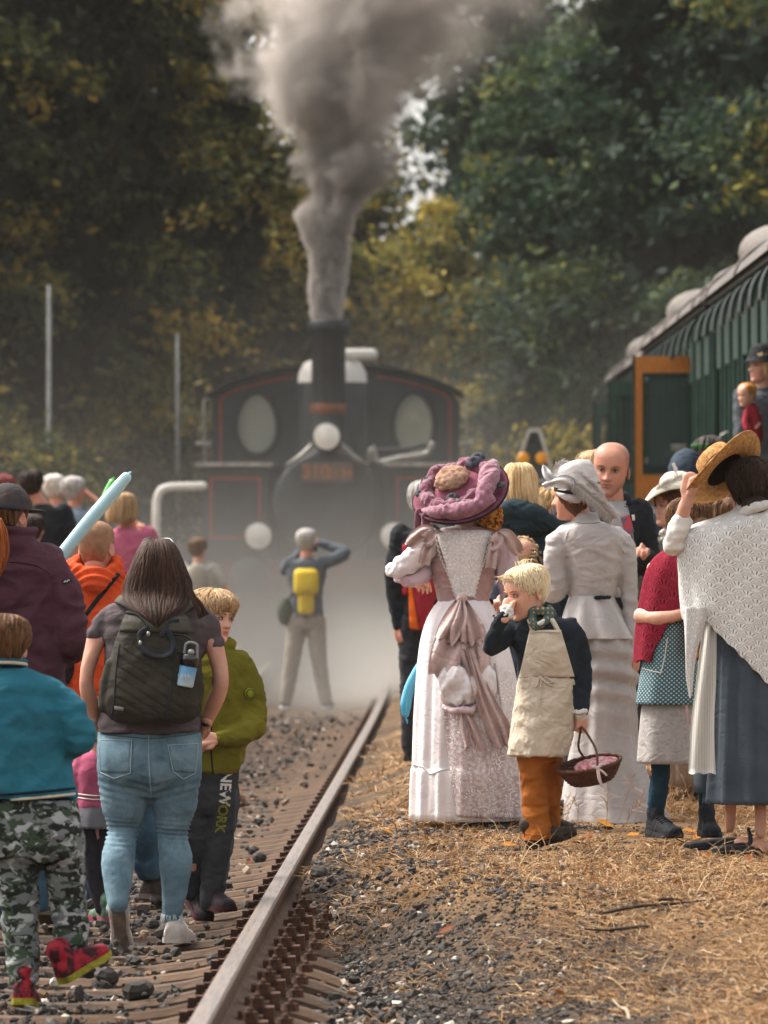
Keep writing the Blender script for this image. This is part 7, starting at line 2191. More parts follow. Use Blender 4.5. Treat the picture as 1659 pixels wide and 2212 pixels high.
GSAT = fab('b7b0ac', 'a39c98', .45, 5, .3, 26, spec=.4, sheen=.2)
pcs = [loft(f.rows([(512, 392, 545, -.06, .065), (560, 385, 565, -.07, .075), (585, 345, 630, -.10, .10), (630, 300, 705, -.12, .115), (720, 310, 725, -.13, .13), (850, 345, 700, -.125, .135), (970, 368, 672, -.11, .12), (1062, 362, 656, -.10, .11)]), 44),
       f.tube([(330, 640, 0), (278, 720, -.02), (270, 850, -.03), (290, 980, -.03), (262, 1040, 0), (165, 1015, .13)], [55, 78, 76, 70, 60, 40], 18), f.tube([(675, 640, 0), (728, 740, 0), (742, 880, 0), (752, 1020, 0), (768, 1220, -.01), (778, 1410, -.02)], [52, 66, 62, 56, 52, 36], 18)]
VQ = fuse(pcs, .009, 5, [(.006, (6, 6, 12)), (.0025, (18, 18, 30))], 15)
jk = f.add('jacket', VQ, GSAT); tr_ = bvh(VQ)
V, F, uv = loft(f.rows([(1050, 366, 654, -.105, .11), (1085, 352, 664, -.125, .12), (1180, 325, 715, -.16, .15), (1290, 305, 770, -.185, .17), (1330, 298, 788, -.19, .175)]), 110, 22, 2.1, lambda a, s, z: 1 + .11 * s * np.sign(np.sin(a * 9 + 1)) * np.abs(np.sin(a * 9 + 1)) ** .6)
f.add('peplum', (V, F), GSAT, uv=uv, parent=jk)
f.add('waist_braid', tube([P_(525 + k * 4.2, 1060 + 6 * math.sin(k * 1.9), -.125 + .004 * math.cos(k * 1.9)) for k in range(24)], [.007] * 24, 8, sub=2), BLK, parent=jk)
f.add('collar_seam', seam(tr_, [P_(395, 572), P_(450, 580), P_(520, 578), P_(556, 572)], .003, .001), fab('908a86', None), parent=jk)
for pts in ([(352, 640), (330, 720), (338, 790)], [(300, 700), (330, 760), (350, 800)], [(705, 660), (690, 730), (720, 770)]):
    f.add('sleeve_pleat', seam(tr_, [P_(*q) for q in pts], .008, -.002, .6), GSAT, parent=jk)
V, F, uv = loft(f.rows([(1100, 372, 650, -.11, .11), (1250, 372, 740, -.15, .14), (1450, 400, 790, -.175, .16), (1650, 395, 800, -.17, .17), (1900, 385, 800, -.175, .19), (2200, 345, 860, -.21, .22), (2420, 312, 960, -.27, .26), (2520, 300, 1020, -.30, .28)]), 130, 60, 2.05, lambda a, s, z: 1 + (.018 + .05 * s) * np.sin(a * 7 + 1.4 * np.sin(3 * s)) + .012 * np.sin(a * 17 + 5 * s))
Q4 = np.array([q for q in F if len(q) == 4])
N = vnormals(V, Q4)
zz = (V[:, 2] - P_(0, 1560)[2])
dr_ = np.exp(-(zz / .16) ** 2) * np.sin((zz + .9 * (V[:, 0] - P_(640, 0)[0]) ** 2 + .15 * V[:, 0]) * 58)
V = V + N * (.014 * dr_)[:, None]
f.add('skirt', (V, F), fab('a9a19d', '948c88', .5, 5, .35, 24, spec=.4, sheen=.2), uv=uv)
f.add('side_drape', ribbon([P_(430, 1330, -.19), P_(410, 1450, -.2), P_(390, 1620, -.18)], [R_(40), R_(60), R_(30)], .006, .004, 9, .02), fab('d2ccc8', None, .5))
f.shoe(P_(470, 2490, 0), -100, BLK, BLACK_RUB, .24)
f.shoe(P_(650, 2490, 0), -110, BLK, BLACK_RUB, .24)
# hat and plume
f.m = MB
SILV = fab('c9c2be', 'b0a8a4', .45, 12, .4, 40, spec=.4)
Mh = frame((-.28, .10, .95), (1, 0, .29))
hc = P_(930, 735, .0)
HT = lambda Vv: np.asarray(Vv, float) @ Mh.T + hc
v, fc = lathe([(.0, .085), (.05, .083), (.088, .07), (.104, .04), (.108, -.02), (.112, -.05), (.114, -.055), (.108, -.055), (.10, -.02), (.0, .06)], 40)
v = v * [1, 1.08, 1]
ht = f.add('hat', (HT(v), fc), SILV)
f.add('brim', f.tube([(745, 880, -.08), (830, 930, -.125), (940, 960, -.10), (1010, 950, -.03)], [36, 42, 40, 26], 12, .5), SILV, parent=ht)
for k, (pts, wd) in enumerate([([(880, 800, -.125), (800, 775, -.15), (720, 780, -.15), (660, 790, -.13)], [70, 72, 56, 30]), ([(690, 780, -.13), (640, 800, -.14), (590, 830, -.12)], [40, 44, 46]), ([(700, 770, -.12), (640, 720, -.13), (600, 650, -.11), (580, 596, -.09)], [46, 52, 36, 5]), ([(880, 740, -.11), (885, 800, -.135), (885, 880, -.12)], [14, 20, 14])]):
    f.add('bow', ribbon([P_(*q) for q in pts], [R_(w) for w in wd], .008, .003, 9, .016, k * 1.1), fab('dcd8d6', 'c4bebc', .4, 10, .4, 40, spec=.5), parent=ht)
f.add('band', f.tube([(700, 860, -.10), (790, 880, -.135), (880, 895, -.13)], [12, 14, 12], 8), BLK, parent=ht)
def plume(spine, L0, seed, w=.0011, n=170, side=(1, 1), droop=.5, lens=(.4, 1, 1, .7)):
    S = np.asarray(spine, float); r = np.random.default_rng(seed)
    tt = np.linspace(0, len(S) - 1, n); Q = interp_rows(np.arange(len(S), dtype=float), S, tt)
    T = np.gradient(Q, axis=0); T /= np.linalg.norm(T, axis=1)[:, None]
    out = []
    for i in range(n):
        for sd in (-1, 1):
            for rep in range(2):
                ln = L0 * side[0 if sd < 0 else 1] * np.interp(i / n, [0, .25, .7, 1], lens) * r.uniform(.65, 1.1)
                b = np.cross(T[i], [0, 1, 0]) * sd + np.array([0, r.normal(-.12, .35), 0])
                p = [Q[i]]
                for q in range(4):
                    b = b + T[i] * .28 + np.array([r.normal(0, .12), r.normal(0, .12), -droop * .16 + r.normal(0, .08)])
                    b /= np.linalg.norm(b)
                    p.append(p[-1] + b * ln / 4)
                out.append(p)
    V1, F1, T1 = strands(out, w, seed, 3, 1, (1, .9, .7, .3))
    v, fc = tube(S, [.0028, .0024, .002, .0016][:len(S)] if len(S) <= 4 else np.linspace(.003, .0012, len(S)), 6, sub=6)
    V, F = join([(V1, F1), (v, fc)])
    return V, F, np.concatenate([T1, np.full(len(v), .9)])
FEA = hair_mat('bdb1aa', 'dcd4ce', (40, 40, 40), .7)
V, F, T = plume([P_(800, 700, -.06), P_(880, 775, -.11), P_(1010, 880, -.13), P_(1140, 990, -.13), P_(1250, 1090, -.12), P_(1310, 1160, -.11)], .062, 4, .0013, 230, (1.0, 1.0), .7)
f.add('feather', (V, F), FEA, tint=T, parent=ht)
V, F, T = plume([P_(800, 690, -.05), P_(920, 700, -.10), P_(1050, 780, -.11), P_(1150, 900, -.11), P_(1200, 1030, -.10)], .05, 8, .0012, 150, (.8, 1.0), .8)
f.add('feather', (V, F), FEA, tint=T, parent=ht)
V, F, T = plume([P_(690, 690, -.04), P_(740, 620, -.05), P_(800, 580, -.04), P_(870, 600, -.02)], .03, 5, .001, 50)
f.add('feather', (V, F), FEA, tint=T, parent=ht)
bl = []
r = np.random.default_rng(12)
for k in range(46):
    e = (r.uniform(660, 960), r.uniform(490, 620))
    bl.append([P_(720 + r.normal(0, 15), 650, 0), P_((720 + e[0]) / 2 + r.normal(0, 22), 560 + r.normal(0, 20), r.normal(0, .02)), P_(e[0], e[1], r.normal(0, .03))])
V, F, T = strands(bl, .0011, 6); f.add('black_feather', (V, F), HAIR['black'], tint=T, parent=ht)
f.m = M6
cn = empty('walking_cane', (f.x0, f.d, f.gz), 'slim black cane with silver tip held by the lady in grey', 'cane')
on(f, 'cane_shaft', f.tube([(148, 778, .02), (190, 880, .06), (228, 975, .10), (240, 1010, .12)], [7, 8, 8, 8], 8), BLK, cn)
on(f, 'silver_tip', f.tube([(143, 768, .015), (152, 786, .022)], [9, 9], 10), STEEL, cn)

# ================================================= woman in the white shawl with the straw hat in her hand
f = Fig('woman in white crocheted shawl and slate blue skirt raising a straw hat', 497, 1620, 1846, M6, GR)
P_ = f.p; R_ = f.r
J = {'head': P_(1545, 338, 0), 'neck': P_(1560, 500, .01), 'shL': P_(1260, 640), 'shR': P_(1790, 640), 'elL': P_(1040, 720, -.06), 'elR': P_(1840, 950, 0), 'wrL': P_(1128, 410, -.10), 'wrR': P_(1720, 1120, .2), 'hip': P_(1560, 1250)}
f.m = MD
J.update({'knL': P_(1585, 1580), 'anL': P_(1580, 1790, .12), 'knR': P_(1640, 1600, -.02), 'anR': P_(1642, 1800, -.04)})
f.m = M6
hd = head(J['head'], .228, -128, 4, 4, 1, True)
h1 = hand(J['wrL'], P_(1150, 250, -.09) - J['wrL'], (1, .35, 0), .175, 1.15, 1, size=.0035, thumb=1.0)
f.body(J, SKIN, hd, [h1], .98, extra=[f.tube([(1045, 720, -.06), (1085, 560, -.08), (1110, 470, -.09), (1130, 405, -.10)], [60, 50, 46, 38], 14)])
V, F, T = hair_cap(hd[3], 'long', .075, 14, 420, .02, .008, messy=.5)
bun = [P_(1560, 470, -.10)]
V2, F2 = ell(P_(1565, 462, -.085), (.06, .05, .045), 24, 16)
tw = [tube([P_(1565 + 45 * math.cos(a + k), 462 + 32 * math.sin(a + k) , -.095 - .035 * math.sin(a * .5)) for a in np.linspace(0, 4, 9)], [.006] * 9, 5, sub=2) for k in np.linspace(0, 6, 26)]
Vt, Ft = join(tw)
Vj, Fj = join([(V, F), (V2, F2), (Vt, Ft)])
f.add('hair', (Vj, Fj), HAIR['black'], tint=np.concatenate([T, np.full(len(V2), .2), np.random.default_rng(1).uniform(0, 1, len(Vt))]))
f.cloth('sleeve', [f.tube([(1240, 650, 0), (1110, 690, -.03), (1035, 720, -.06), (1060, 640, -.075), (1090, 568, -.08)], [75, 80, 72, 70, 64], 18), f.tube([(1030, 600, -.075), (1085, 560, -.11), (1145, 570, -.075)], [20, 24, 20], 10)], WHITEC, .009, 4, [(.008, (10, 10, 10)), (.003, (26, 26, 26))], 6)
def knit_mat(name, yarn, gap, p=.062, q=.036):
    t = NT(name)
    tc = t.n('ShaderNodeTexCoord'); sp = t.n('ShaderNodeSeparateXYZ'); t.l(tc.outputs['UV'], sp.inputs[0])
    U, Vv = sp.outputs[0], sp.outputs[1]
    nz = t.noise(t.coord(), 7, 3)
    Vv = t.math('ADD', Vv, t.math('MULTIPLY', U, .32))
    Vv = t.math('ADD', Vv, t.math('MULTIPLY', nz, .03))
    vr = t.math('DIVIDE', Vv, q); row = t.math('FLOOR', vr)
    ur = t.math('ADD', t.math('DIVIDE', U, p), t.math('MULTIPLY', row, .5))
    cx = t.math('SUBTRACT', t.math('FRACT', ur), .5); cy_ = t.math('FRACT', vr)
    rr_ = t.math('SQRT', t.math('ADD', t.math('MULTIPLY', t.math('MULTIPLY', cx, cx), 3.0), t.math('MULTIPLY', cy_, cy_)))
    ang = t.math('ARCTAN2', cx, t.math('ADD', cy_, .12))
    rib = t.math('SINE', t.math('MULTIPLY', ang, 22.0))
    inr = t.math('MULTIPLY', sm(t, .30, .42, rr_), sm(t, .98, .80, rr_))
    hole = t.math('MULTIPLY', sm(t, .35, .8, rib), inr)
    edge = t.math('MULTIPLY', sm(t, .88, .98, rr_), .3)
    fine = t.noise(t.coord(), 330, 3, .7)
    f_ = t.math('ADD', hole, edge); f_.node.use_clamp = True
    col = t.mix(f_, t.mix(fine, hexc(yarn), tuple(x * .72 for x in hexc(yarn)[:3]) + (1,)), hexc(gap))
    hgt = t.math('SUBTRACT', t.math('MULTIPLY', fine, .35), f_)
    t.bsdf(col, .95, hgt, .5, .010, spec=.08)
    return t.m
def sm(t, a, b, x):
    m = t.n('ShaderNodeMapRange', interpolation_type='SMOOTHSTEP')
    m.inputs['From Min'].default_value = a; m.inputs['From Max'].default_value = b
    t.l(x, m.inputs['Value'])
    return m.outputs[0]
KNIT = knit_mat('white_crochet', 'f2f0ec', '8a827c', .046, .030)
KNITR = knit_mat('red_crochet', '96283a', '3a0e18', .055, .042)
def shawl(rows, bottom, mat_, n=130, nz=80, thick=.007, scal=.010, pl_=None):
    """open wrap: loft shell cut along a slanting lower edge bottom(x), doubled for thickness"""
    V, F, uv = loft(rows, n, nz, 2.1, pl_, closed=False)
    R = np.asarray(rows, float)
    zb = bottom(V[:, 0]) + scal * np.abs(np.sin(V[:, 0] * 60))
    V2 = V.copy(); V2[:, 2] = np.maximum(V[:, 2], zb)
    per = (R[:, 2] - R[:, 1]).mean() * 2.4
    keep = [q for q in F if max(V[i, 2] - zb[i] for i in q) > 0]
    Q4 = np.array(keep); N = vnormals(V2, Q4)
    if N[np.argmin(V2[:, 1])][1] > 0: N = -N
    nV = len(V2)
    allV = np.concatenate([V2 + N * thick, V2])
    return allV, keep + [tuple(i + nV for i in q[::-1]) for q in keep], np.concatenate([uv * [per, 1]] * 2)
rw = f.rows([(455, 1470, 1690, -.075, .09), (500, 1430, 1740, -.10, .11), (545, 1330, 1790, -.125, .12), (600, 1170, 1850, -.15, .13), (680, 1085, 1890, -.16, .14), (800, 1072, 1900, -.165, .15), (950, 1085, 1890, -.17, .16), (1150, 1110, 1880, -.175, .17), (1400, 1150, 1870, -.18, .17), (1700, 1180, 1860, -.185, .17)])
xl, xm, xr_ = P_(1080, 0)[0], P_(1240, 0)[0], P_(1660, 0)[0]
z1, z2 = P_(0, 1215)[2], P_(0, 1650)[2]
bot = lambda x: np.where(x < xm, z1 + .0 * x, z1 + (z2 - z1) * (x - xm) / (xr_ - xm))
V, F, uv = shawl(rw, bot, KNIT, pl_=lambda a, s, z: 1 + .024 * np.sin(a * 8 + 9 * s) * np.clip(s * 3, 0, 1) + .010 * np.sin(a * 17 - 11 * s))
sh_ = f.add('shawl', (V, F), KNIT, uv=uv)
V, F, uv = loft(f.rows([(1120, 1090, 1245, -.205, -.15), (1250, 1100, 1222, -.21, -.16), (1400, 1103, 1180, -.21, -.17), (1550, 1108, 1158, -.205, -.175), (1660, 1122, 1150, -.20, -.18), (1712, 1132, 1140, -.195, -.185)]), 40, 40, 2.1, lambda a, s, z: 1 + .10 * np.sin(a * 5 + 4 * s))
f.add('shawl_tail', (V, F), KNIT, uv=uv * [.35, 1], parent=sh_)
f.cloth('collar_roll', [f.tube([(1470, 540, -.02), (1500, 505, -.105), (1580, 470, -.125), (1680, 450, -.06)], [26, 36, 36, 30], 12)], KNIT, .008, 3, [(.004, (30, 30, 30))], 3, parent=sh_)
f.m = MD
SLATE = fab('4a535c', '3c444c', .9, 6, .35, 50)
plf = lambda a, s, z: 1 + (.02 + .045 * s) * np.sin(a * 11 + 1.8 * np.sin(2.6 * s)) + .015 * np.sin(a * 23 + 3 * s)
V, F, uv = loft(f.rows([(1330, 1545, 1692, -.12, .12), (1400, 1538, 1705, -.16, .15), (1500, 1535, 1714, -.18, .18), (1620, 1530, 1722, -.20, .20), (1735, 1524, 1730, -.22, .22)]), 120, 40, 2.1, plf)
f.add('skirt', (V, F), SLATE, uv=uv)
V, F, uv = loft(f.rows([(1430, 1510, 1560, .0, .12), (1560, 1504, 1560, .0, .13), (1712, 1501, 1560, .0, .14)]), 50, 16, 2.2, lambda a, s, z: 1 + .05 * np.sin(a * 5))
f.add('underskirt', (V, F), SLATE, uv=uv)
STR = NT('striped_linen'); c = STR.coord('Object', (1, .0, 0.02)); sp = STR.n('ShaderNodeSeparateXYZ'); STR.l(c, sp.inputs[0])
STR.bsdf(STR.mix(STR.ramp(STR.math('SINE', STR.math('MULTIPLY', sp.outputs[0], 900.0)), [(.35, 0.0), (.6, 1.0)]), hexc('d2cec6'), hexc('a8a49c')), .9, spec=.1); STR = STR.m
f.add('apron_panel', ribbon([P_(1530, 1340, -.13), P_(1522, 1450, -.17), P_(1512, 1580, -.19), P_(1511, 1667, -.20)], [R_(14), R_(20), R_(25), R_(29)], .008, .004, 13, .02, .5), STR)
SAN = fab('22262a', None, .5)
f.shoe(P_(1652, 1842, -.05), -74, SAN, SAN, .245, .088, .035, ankle=False)
f.shoe(P_(1600, 1838, .12), -80, SAN, SAN, .245, .088, .035, ankle=False)
v, fc = ell(P_(1632, 1826, -.06), (.10, .042, .035), 20, 12, rotm(0, 0, 12)); f.add('foot', (v, fc), SKIN, tint=np.zeros(len(v)))
f.add('sandal_strap', f.tube([(1616, 1790, -.02), (1618, 1812, -.095), (1612, 1832, -.10), (1628, 1836, -.10)], [4, 5, 5, 4], 8), SAN)
# straw hat
f.m = M6
hc = P_(1372, 232, -.03)
sh_r = empty('straw_hat', tuple(np.array([f.x0, f.d, f.gz]) + hc), 'wide brimmed straw hat held up in the shawl woman\'s hand', 'hat')
Mh = frame((-.60, .45, .66), (.735, 0, .678))
def straw_mat():
    t = NT('plaited_straw')
    c = t.coord()
    n = t.noise(c, 60, 4, .7)
    sp = t.n('ShaderNodeTexWave', i_Scale=42.0, i_Distortion=2.5, i_Detail=2.0); sp.wave_type = 'RINGS'; t.l(c, sp.inputs['Vector'])
    col = t.ramp(n, [(.28, hexc('6f4a24')), (.5, hexc('a87a44')), (.75, hexc('cda46c'))])
    t.bsdf(col, .8, t.math('ADD', n, t.math('MULTIPLY', sp.outputs['Fac'], .5)), .5, .004, spec=.25)
    return t.m
v, fc = lathe([(.0, .112), (.05, .110), (.082, .095), (.092, .06), (.096, .01), (.105, .0), (.14, -.006), (.18, -.004), (.203, .004), (.206, .002), (.203, -.003), (.18, -.011), (.14, -.013), (.10, -.007), (.088, .01), (.084, .055), (.074, .086), (.0, .10)], 56)
aa = np.arctan2(v[:, 1], v[:, 0]); rr_ = np.hypot(v[:, 0], v[:, 1])
v[:, 2] += .022 * np.cos(aa * 2 + .4) * np.clip((rr_ - .1) / .1, 0, 1) ** 1.5
SM_ = straw_mat()
link('hat_body', new_mesh('hat_body', v @ Mh.T, fc), sh_r, SM_)
link('brim_edge', new_mesh('brim_edge', *[(lambda q: (q[0] @ Mh.T, q[1]))(tube([(.205 * math.cos(t_), .205 * math.sin(t_), .002 + .022 * math.cos(2 * t_ + .4)) for t_ in np.linspace(0, 2 * PI, 49)], [.004] * 49, 6, sub=1, cap=False))][0]), sh_r, SM_)
v, fc = lathe([(.090, .0), (.083, .012), (.080, .055), (.070, .082), (.0, .094)], 48); link('crown_shade', new_mesh('crown_shade', v @ Mh.T, fc), sh_r, fab('2c1d10', '20150c', .9))  # added dark shell in the crown, its colour standing for the hollow's shade
v, fc = lathe([(.0945, .012), (.094, .03), (.0935, .045)], 48); link('hat_band', new_mesh('hat_band', v @ Mh.T, fc), sh_r, fab('3a2a1c', None, .7))

# ================================================= girl with the red shawl
f = Fig('girl in red crocheted shawl and teal dotted apron with teal stockings', 478, 1450, 1820, MD, GR)
P_ = f.p; R_ = f.r
J = {'head': P_(1490, 1134, 0), 'neck': P_(1476, 1188, 0), 'shL': P_(1408, 1225), 'shR': P_(1520, 1225), 'elL': P_(1408, 1325, -.03), 'elR': P_(1525, 1330), 'wrL': P_(1460, 1332, -.15), 'wrR': P_(1490, 1345, -.15), 'hip': P_(1445, 1430), 'knL': P_(1420, 1660), 'anL': P_(1413, 1790), 'knR': P_(1518, 1665), 'anR': P_(1524, 1790)}
hd = head(J['head'], .224, 140, 4, 0, 1, True)
h1 = hand(P_(1478, 1322, -.15), (1, 0, .25), (0, .6, -.8), .15, .7, -1, size=.004)
f.body(J, SKIN_K, hd, [h1], .86, extra=[f.tube([(1385, 1330, -.04), (1420, 1335, -.12), (1470, 1325, -.15)], [19, 18, 13], 12)])
V, F, T = hair_cap(hd[3], 'long', .06, 16, 300, .02, .009)
V2, F2 = ell(P_(1510, 1140, -.09), (.055, .05, .05), 20, 14)
Vj, Fj = join([(V, F), (V2, F2)])
f.add('hair', (Vj, Fj), HAIR['brown'], tint=np.concatenate([T, np.full(len(V2), .3)]))
f.cloth('blouse', [loft(f.rows([(1192, 1450, 1492, -.06, .06), (1215, 1405, 1525, -.09, .09), (1300, 1400, 1525, -.11, .11), (1400, 1398, 1500, -.11, .11)]), 30)], WHITEC, .011, 4)
rw = f.rows([(1190, 1440, 1498, -.075, .08), (1205, 1418, 1512, -.10, .10), (1235, 1398, 1528, -.125, .12), (1290, 1386, 1536, -.14, .13), (1350, 1378, 1540, -.15, .14), (1440, 1372, 1545, -.155, .14)])
xa, xb = P_(1405, 0)[0], P_(1475, 0)[0]
za, zb_ = P_(0, 1432)[2], P_(0, 1308)[2]
bot = lambda x: np.where(x < xa, za, za + (zb_ - za) * np.clip((x - xa) / (xb - xa), 0, 1) ** .7)
V, F, uv = shawl(rw, bot, KNITR, 110, 70, .009, .016, lambda a, s, z: 1 + .02 * np.sin(a * 9 + 5 * s))
f.add('shawl', (V, F), KNITR, uv=uv)
DOT = NT('dotted_cotton'); tc = DOT.n('ShaderNodeTexCoord'); mp = DOT.n('ShaderNodeMapping', ); DOT.l(tc.outputs['UV'], mp.inputs[0]); mp.inputs['Scale'].default_value = (74, 74, 1); mp.inputs['Rotation'].default_value = (0, 0, rad(45))
vv = DOT.n('ShaderNodeTexVoronoi', i_Scale=1.0, i_Randomness=0.0); vv.voronoi_dimensions = '2D'; DOT.l(mp.outputs[0], vv.inputs['Vector'])
DOT.bsdf(DOT.mix(DOT.ramp(vv.outputs['Distance'], [(.22, 1.0), (.32, 0.0)]), hexc('3c5e68'), hexc('b4bebc')), .9, DOT.noise(DOT.coord(), 50, 3), .3, .008, spec=.1); DOT = DOT.m
V, F, uv = loft(f.rows([(1325, 1398, 1500, -.12, .12), (1360, 1392, 1505, -.14, .13), (1430, 1386, 1510, -.155, .145), (1480, 1378, 1514, -.165, .15), (1521, 1372, 1516, -.17, .155)]), 90, 26, 2.1, lambda a, s, z: 1 + .02 * s * np.sin(a * 9 + 2))
ap = f.add('dotted_apron', (V, F), DOT, uv=uv * [.75, 1]); tr_ = bvh((V, F))
for pts in ([(1438, 1378), (1432, 1420), (1424, 1452)], [(1424, 1452), (1405, 1448), (1387, 1443)]):
    f.add('pocket_piping', seam(tr_, [P_(*q) for q in pts], .0022, .002), WHITEC, parent=ap)
V, F, uv = loft(f.rows([(1490, 1390, 1500, -.13, .13), (1560, 1382, 1500, -.15, .15), (1648, 1375, 1500, -.165, .16)]), 90, 20, 2.1, lambda a, s, z: 1 + .025 * s * np.sin(a * 8))
f.add('wool_skirt', (V, F), fab('b4aeaa', '9c9692', .95, 60, .6, 120), uv=uv)
f.add('ribbon', ribbon([P_(1478, 1520, -.175), P_(1481, 1545, -.18), P_(1483, 1562, -.175)], [R_(3)] * 3, .003, 0, 5, .002), fab('c8a8a4', None, .6))
TEALS = fab('1f3f4c', '173240', .9, 20, .3, 120)
f.cloth('stockings', [f.tube([(1426, 1600), (1427, 1660), (1420, 1720, .0), (1412, 1782, .01)], [26, 21, 21, 14], 14), f.tube([(1520, 1600), (1522, 1680), (1526, 1720), (1524, 1782, .01)], [24, 18, 18, 14], 14)], TEALS, .008, 4, [(.002, (10, 10, 40))], 3)
f.shoe(P_(1408, 1808, .03), 28, BLK, BLACK_RUB, .235, .092, .075, ml=BLK, heelh=.012)
f.shoe(P_(1524, 1806, .03), 6, BLK, BLACK_RUB, .235, .092, .075, ml=BLK, heelh=.012)
bx = empty('wooden_tray_box', tuple(np.array([f.x0, f.d, f.gz])), 'orange brown wooden box hung with bead strings carried by the girl', 'box')
WD2 = fab('9c5a24', '74401a', .5, 10, .2, 40, spec=.4)
for c_, s_ in (((1478, 1360, -.20), (.012, .14, .16)), ((1497, 1402, -.20), (.09, .14, .012)), ((1520, 1360, -.20), (.012, .14, .16)), ((1497, 1365, -.135), (.09, .01, .15))):
    on(f, 'board', box(P_(*c_), s_), WD2, bx, False)
r = np.random.default_rng(1)
for k in range(6):
    v, fc = ell(P_(1494 + 4 * (k % 3), 1405 + 10 * (k // 3) + 3 * (k % 2), -.275), (.012, .008, .016), 8, 6); on(f, 'charm', (v, fc), fab(['a8762c', 'c88a2c', '7c2c20'][k % 3], None, .5), bx)
on(f, 'cord', f.tube([(1507, 1400, -.275), (1506, 1430, -.28), (1508, 1440, -.28)], [1.2, 1.2, 1.2], 6), fab('8c2030', None), bx)
v, fc = ell(P_(1508, 1436, -.282), (.007, .007, .009), 8, 6); on(f, 'bead', (v, fc), fab('c89a2c', None, .4), bx)
# ================================================= bystanders
GB = 'people gathered by the engine'
GT = 'people standing beside the train'
TAUPE = fab('8a7a70', '74655c', .8, 6, .3)
# bald man facing us
f = person('bald man in black jacket and grey printed tee looking towards us', 428, 1322, 957, .32, -10, BLK, CHAR, None, None, skin_mat('c08c76', '7e5c4c'), .80, res=2, group=GT, pitch=8, roll=5, headx=-.005, hhead=1.04, stub=.9, eye=.55, buzz=.42,
           arms={'elR': (.19, -.02, 1.24), 'wrR': (.155, -.20, 1.30), 'elL': (-.22, 0, 1.2), 'wrL': (-.1, -.18, 1.12)})
f.add('eyebrows', brow_piece(f.tr, .010, .03), HAIR['dirty'])
tr_ = bvh(f.top)
TG = fab('a8a6a4', '8f8d8c', .9, 10, .3)
q = lambda px, py: np.array([(px - 1322) / 428, 0, CAM_H + (HY - py) / 428 - f.gz])
ts = f.add('t_shirt', patch(tr_, [q(1308, 1082), q(1352, 1082), q(1378, 1290), q(1325, 1290)], 10, 24, .004, .006), TG)
f.add('print', patch(tr_, [q(1338, 1118), q(1358, 1112), q(1368, 1150), q(1350, 1158)], 6, 8, .012, .002), fab('b04a50', '4a6a80', .8, 30, .1, amt=(.5, .55)), parent=ts)
f.add('zip', seam(tr_, [q(1352, 1085), q(1366, 1170), q(1379, 1290)], .004, .006), STEEL)
f.cloth('jacket_collar', [tube([q(1298, 1088) + [0, -.03, 0], q(1285, 1075) + [0, .05, 0], q(1320, 1068) + [0, .1, 0], q(1352, 1070) + [0, .06, 0], q(1358, 1092) + [0, -.03, 0]], [.022] * 5, 10)], BLK, .008, 3)
f.add('badge', patch(tr_, [q(1362, 1112), q(1369, 1112), q(1370, 1124), q(1364, 1125)], 4, 4, .006, .002), WHITEC)

# blond woman in hoodie
f = person('woman with long blond hair in dark teal hooded top seen from behind', 415, 1128, 1003, .32, 155, fab('2c3c42', '212f35', .9, 6, .35), DENIM_D, HAIR['blond'], None, SKIN, 1.0, group=GT)
f.m = MB
long_hair(f, f.rows([(575, 270, 400, -.05, .05), (600, 215, 450, -.11, .10), (680, 185, 490, -.135, .10), (780, 180, 505, -.14, .08), (880, 170, 525, -.145, .05), (980, 190, 540, -.145, .02), (1060, 330, 560, -.14, -.02)]), HAIR['blond'], 4, 200, (PI * .95, 2.05 * PI), .0055, (.7, 1), .15)
f.m = MD
f.cloth('hood', [f.tube([(1075, 1108, -.06), (1100, 1100, -.15), (1140, 1108, -.17), (1180, 1130, -.13), (1195, 1145, -.06)], [16, 22, 24, 22, 12], 12), f.tube([(1090, 1112, -.08), (1140, 1130, -.14), (1185, 1142, -.08)], [20, 28, 16], 12)], fab('2c3c42', '212f35', .9, 6, .35), .009, 4, [(.006, (12, 12, 30))], 3)

# man in black and red
RED = fab('b03038', '8c2430', .8, 5, .3); ORV = fab('e0681c', 'c4541a', .8, 5, .3)
f = person('grey haired man in black jacket with red and orange waistcoat', 345, 922, 1040, .32, 168, BLK, CHAR, HAIR['grey'], 'short', SKIN_R, 1.0, group=GT, arms={'elL': (-.205, .0, 1.13), 'wrL': (-.175, -.02, .86)}, headx=-.02)
f.m = (796.6, 995.75, .1929)
tr_ = bvh(f.top)
f.add('waistcoat_panel', patch(tr_, [f.p(440, 1250), f.p(760, 1150), f.p(760, 1890), f.p(470, 1890)], 14, 20, .006, .006), RED)
f.add('orange_panel', patch(tr_, [f.p(440, 1330), f.p(470, 1330), f.p(560, 1890), f.p(455, 1870)], 6, 20, .014, .004), ORV)
f.add('red_stripe', patch(tr_, [f.p(375, 930), f.p(430, 930), f.p(430, 1500), f.p(370, 1510)], 6, 14, .006, .004), RED)
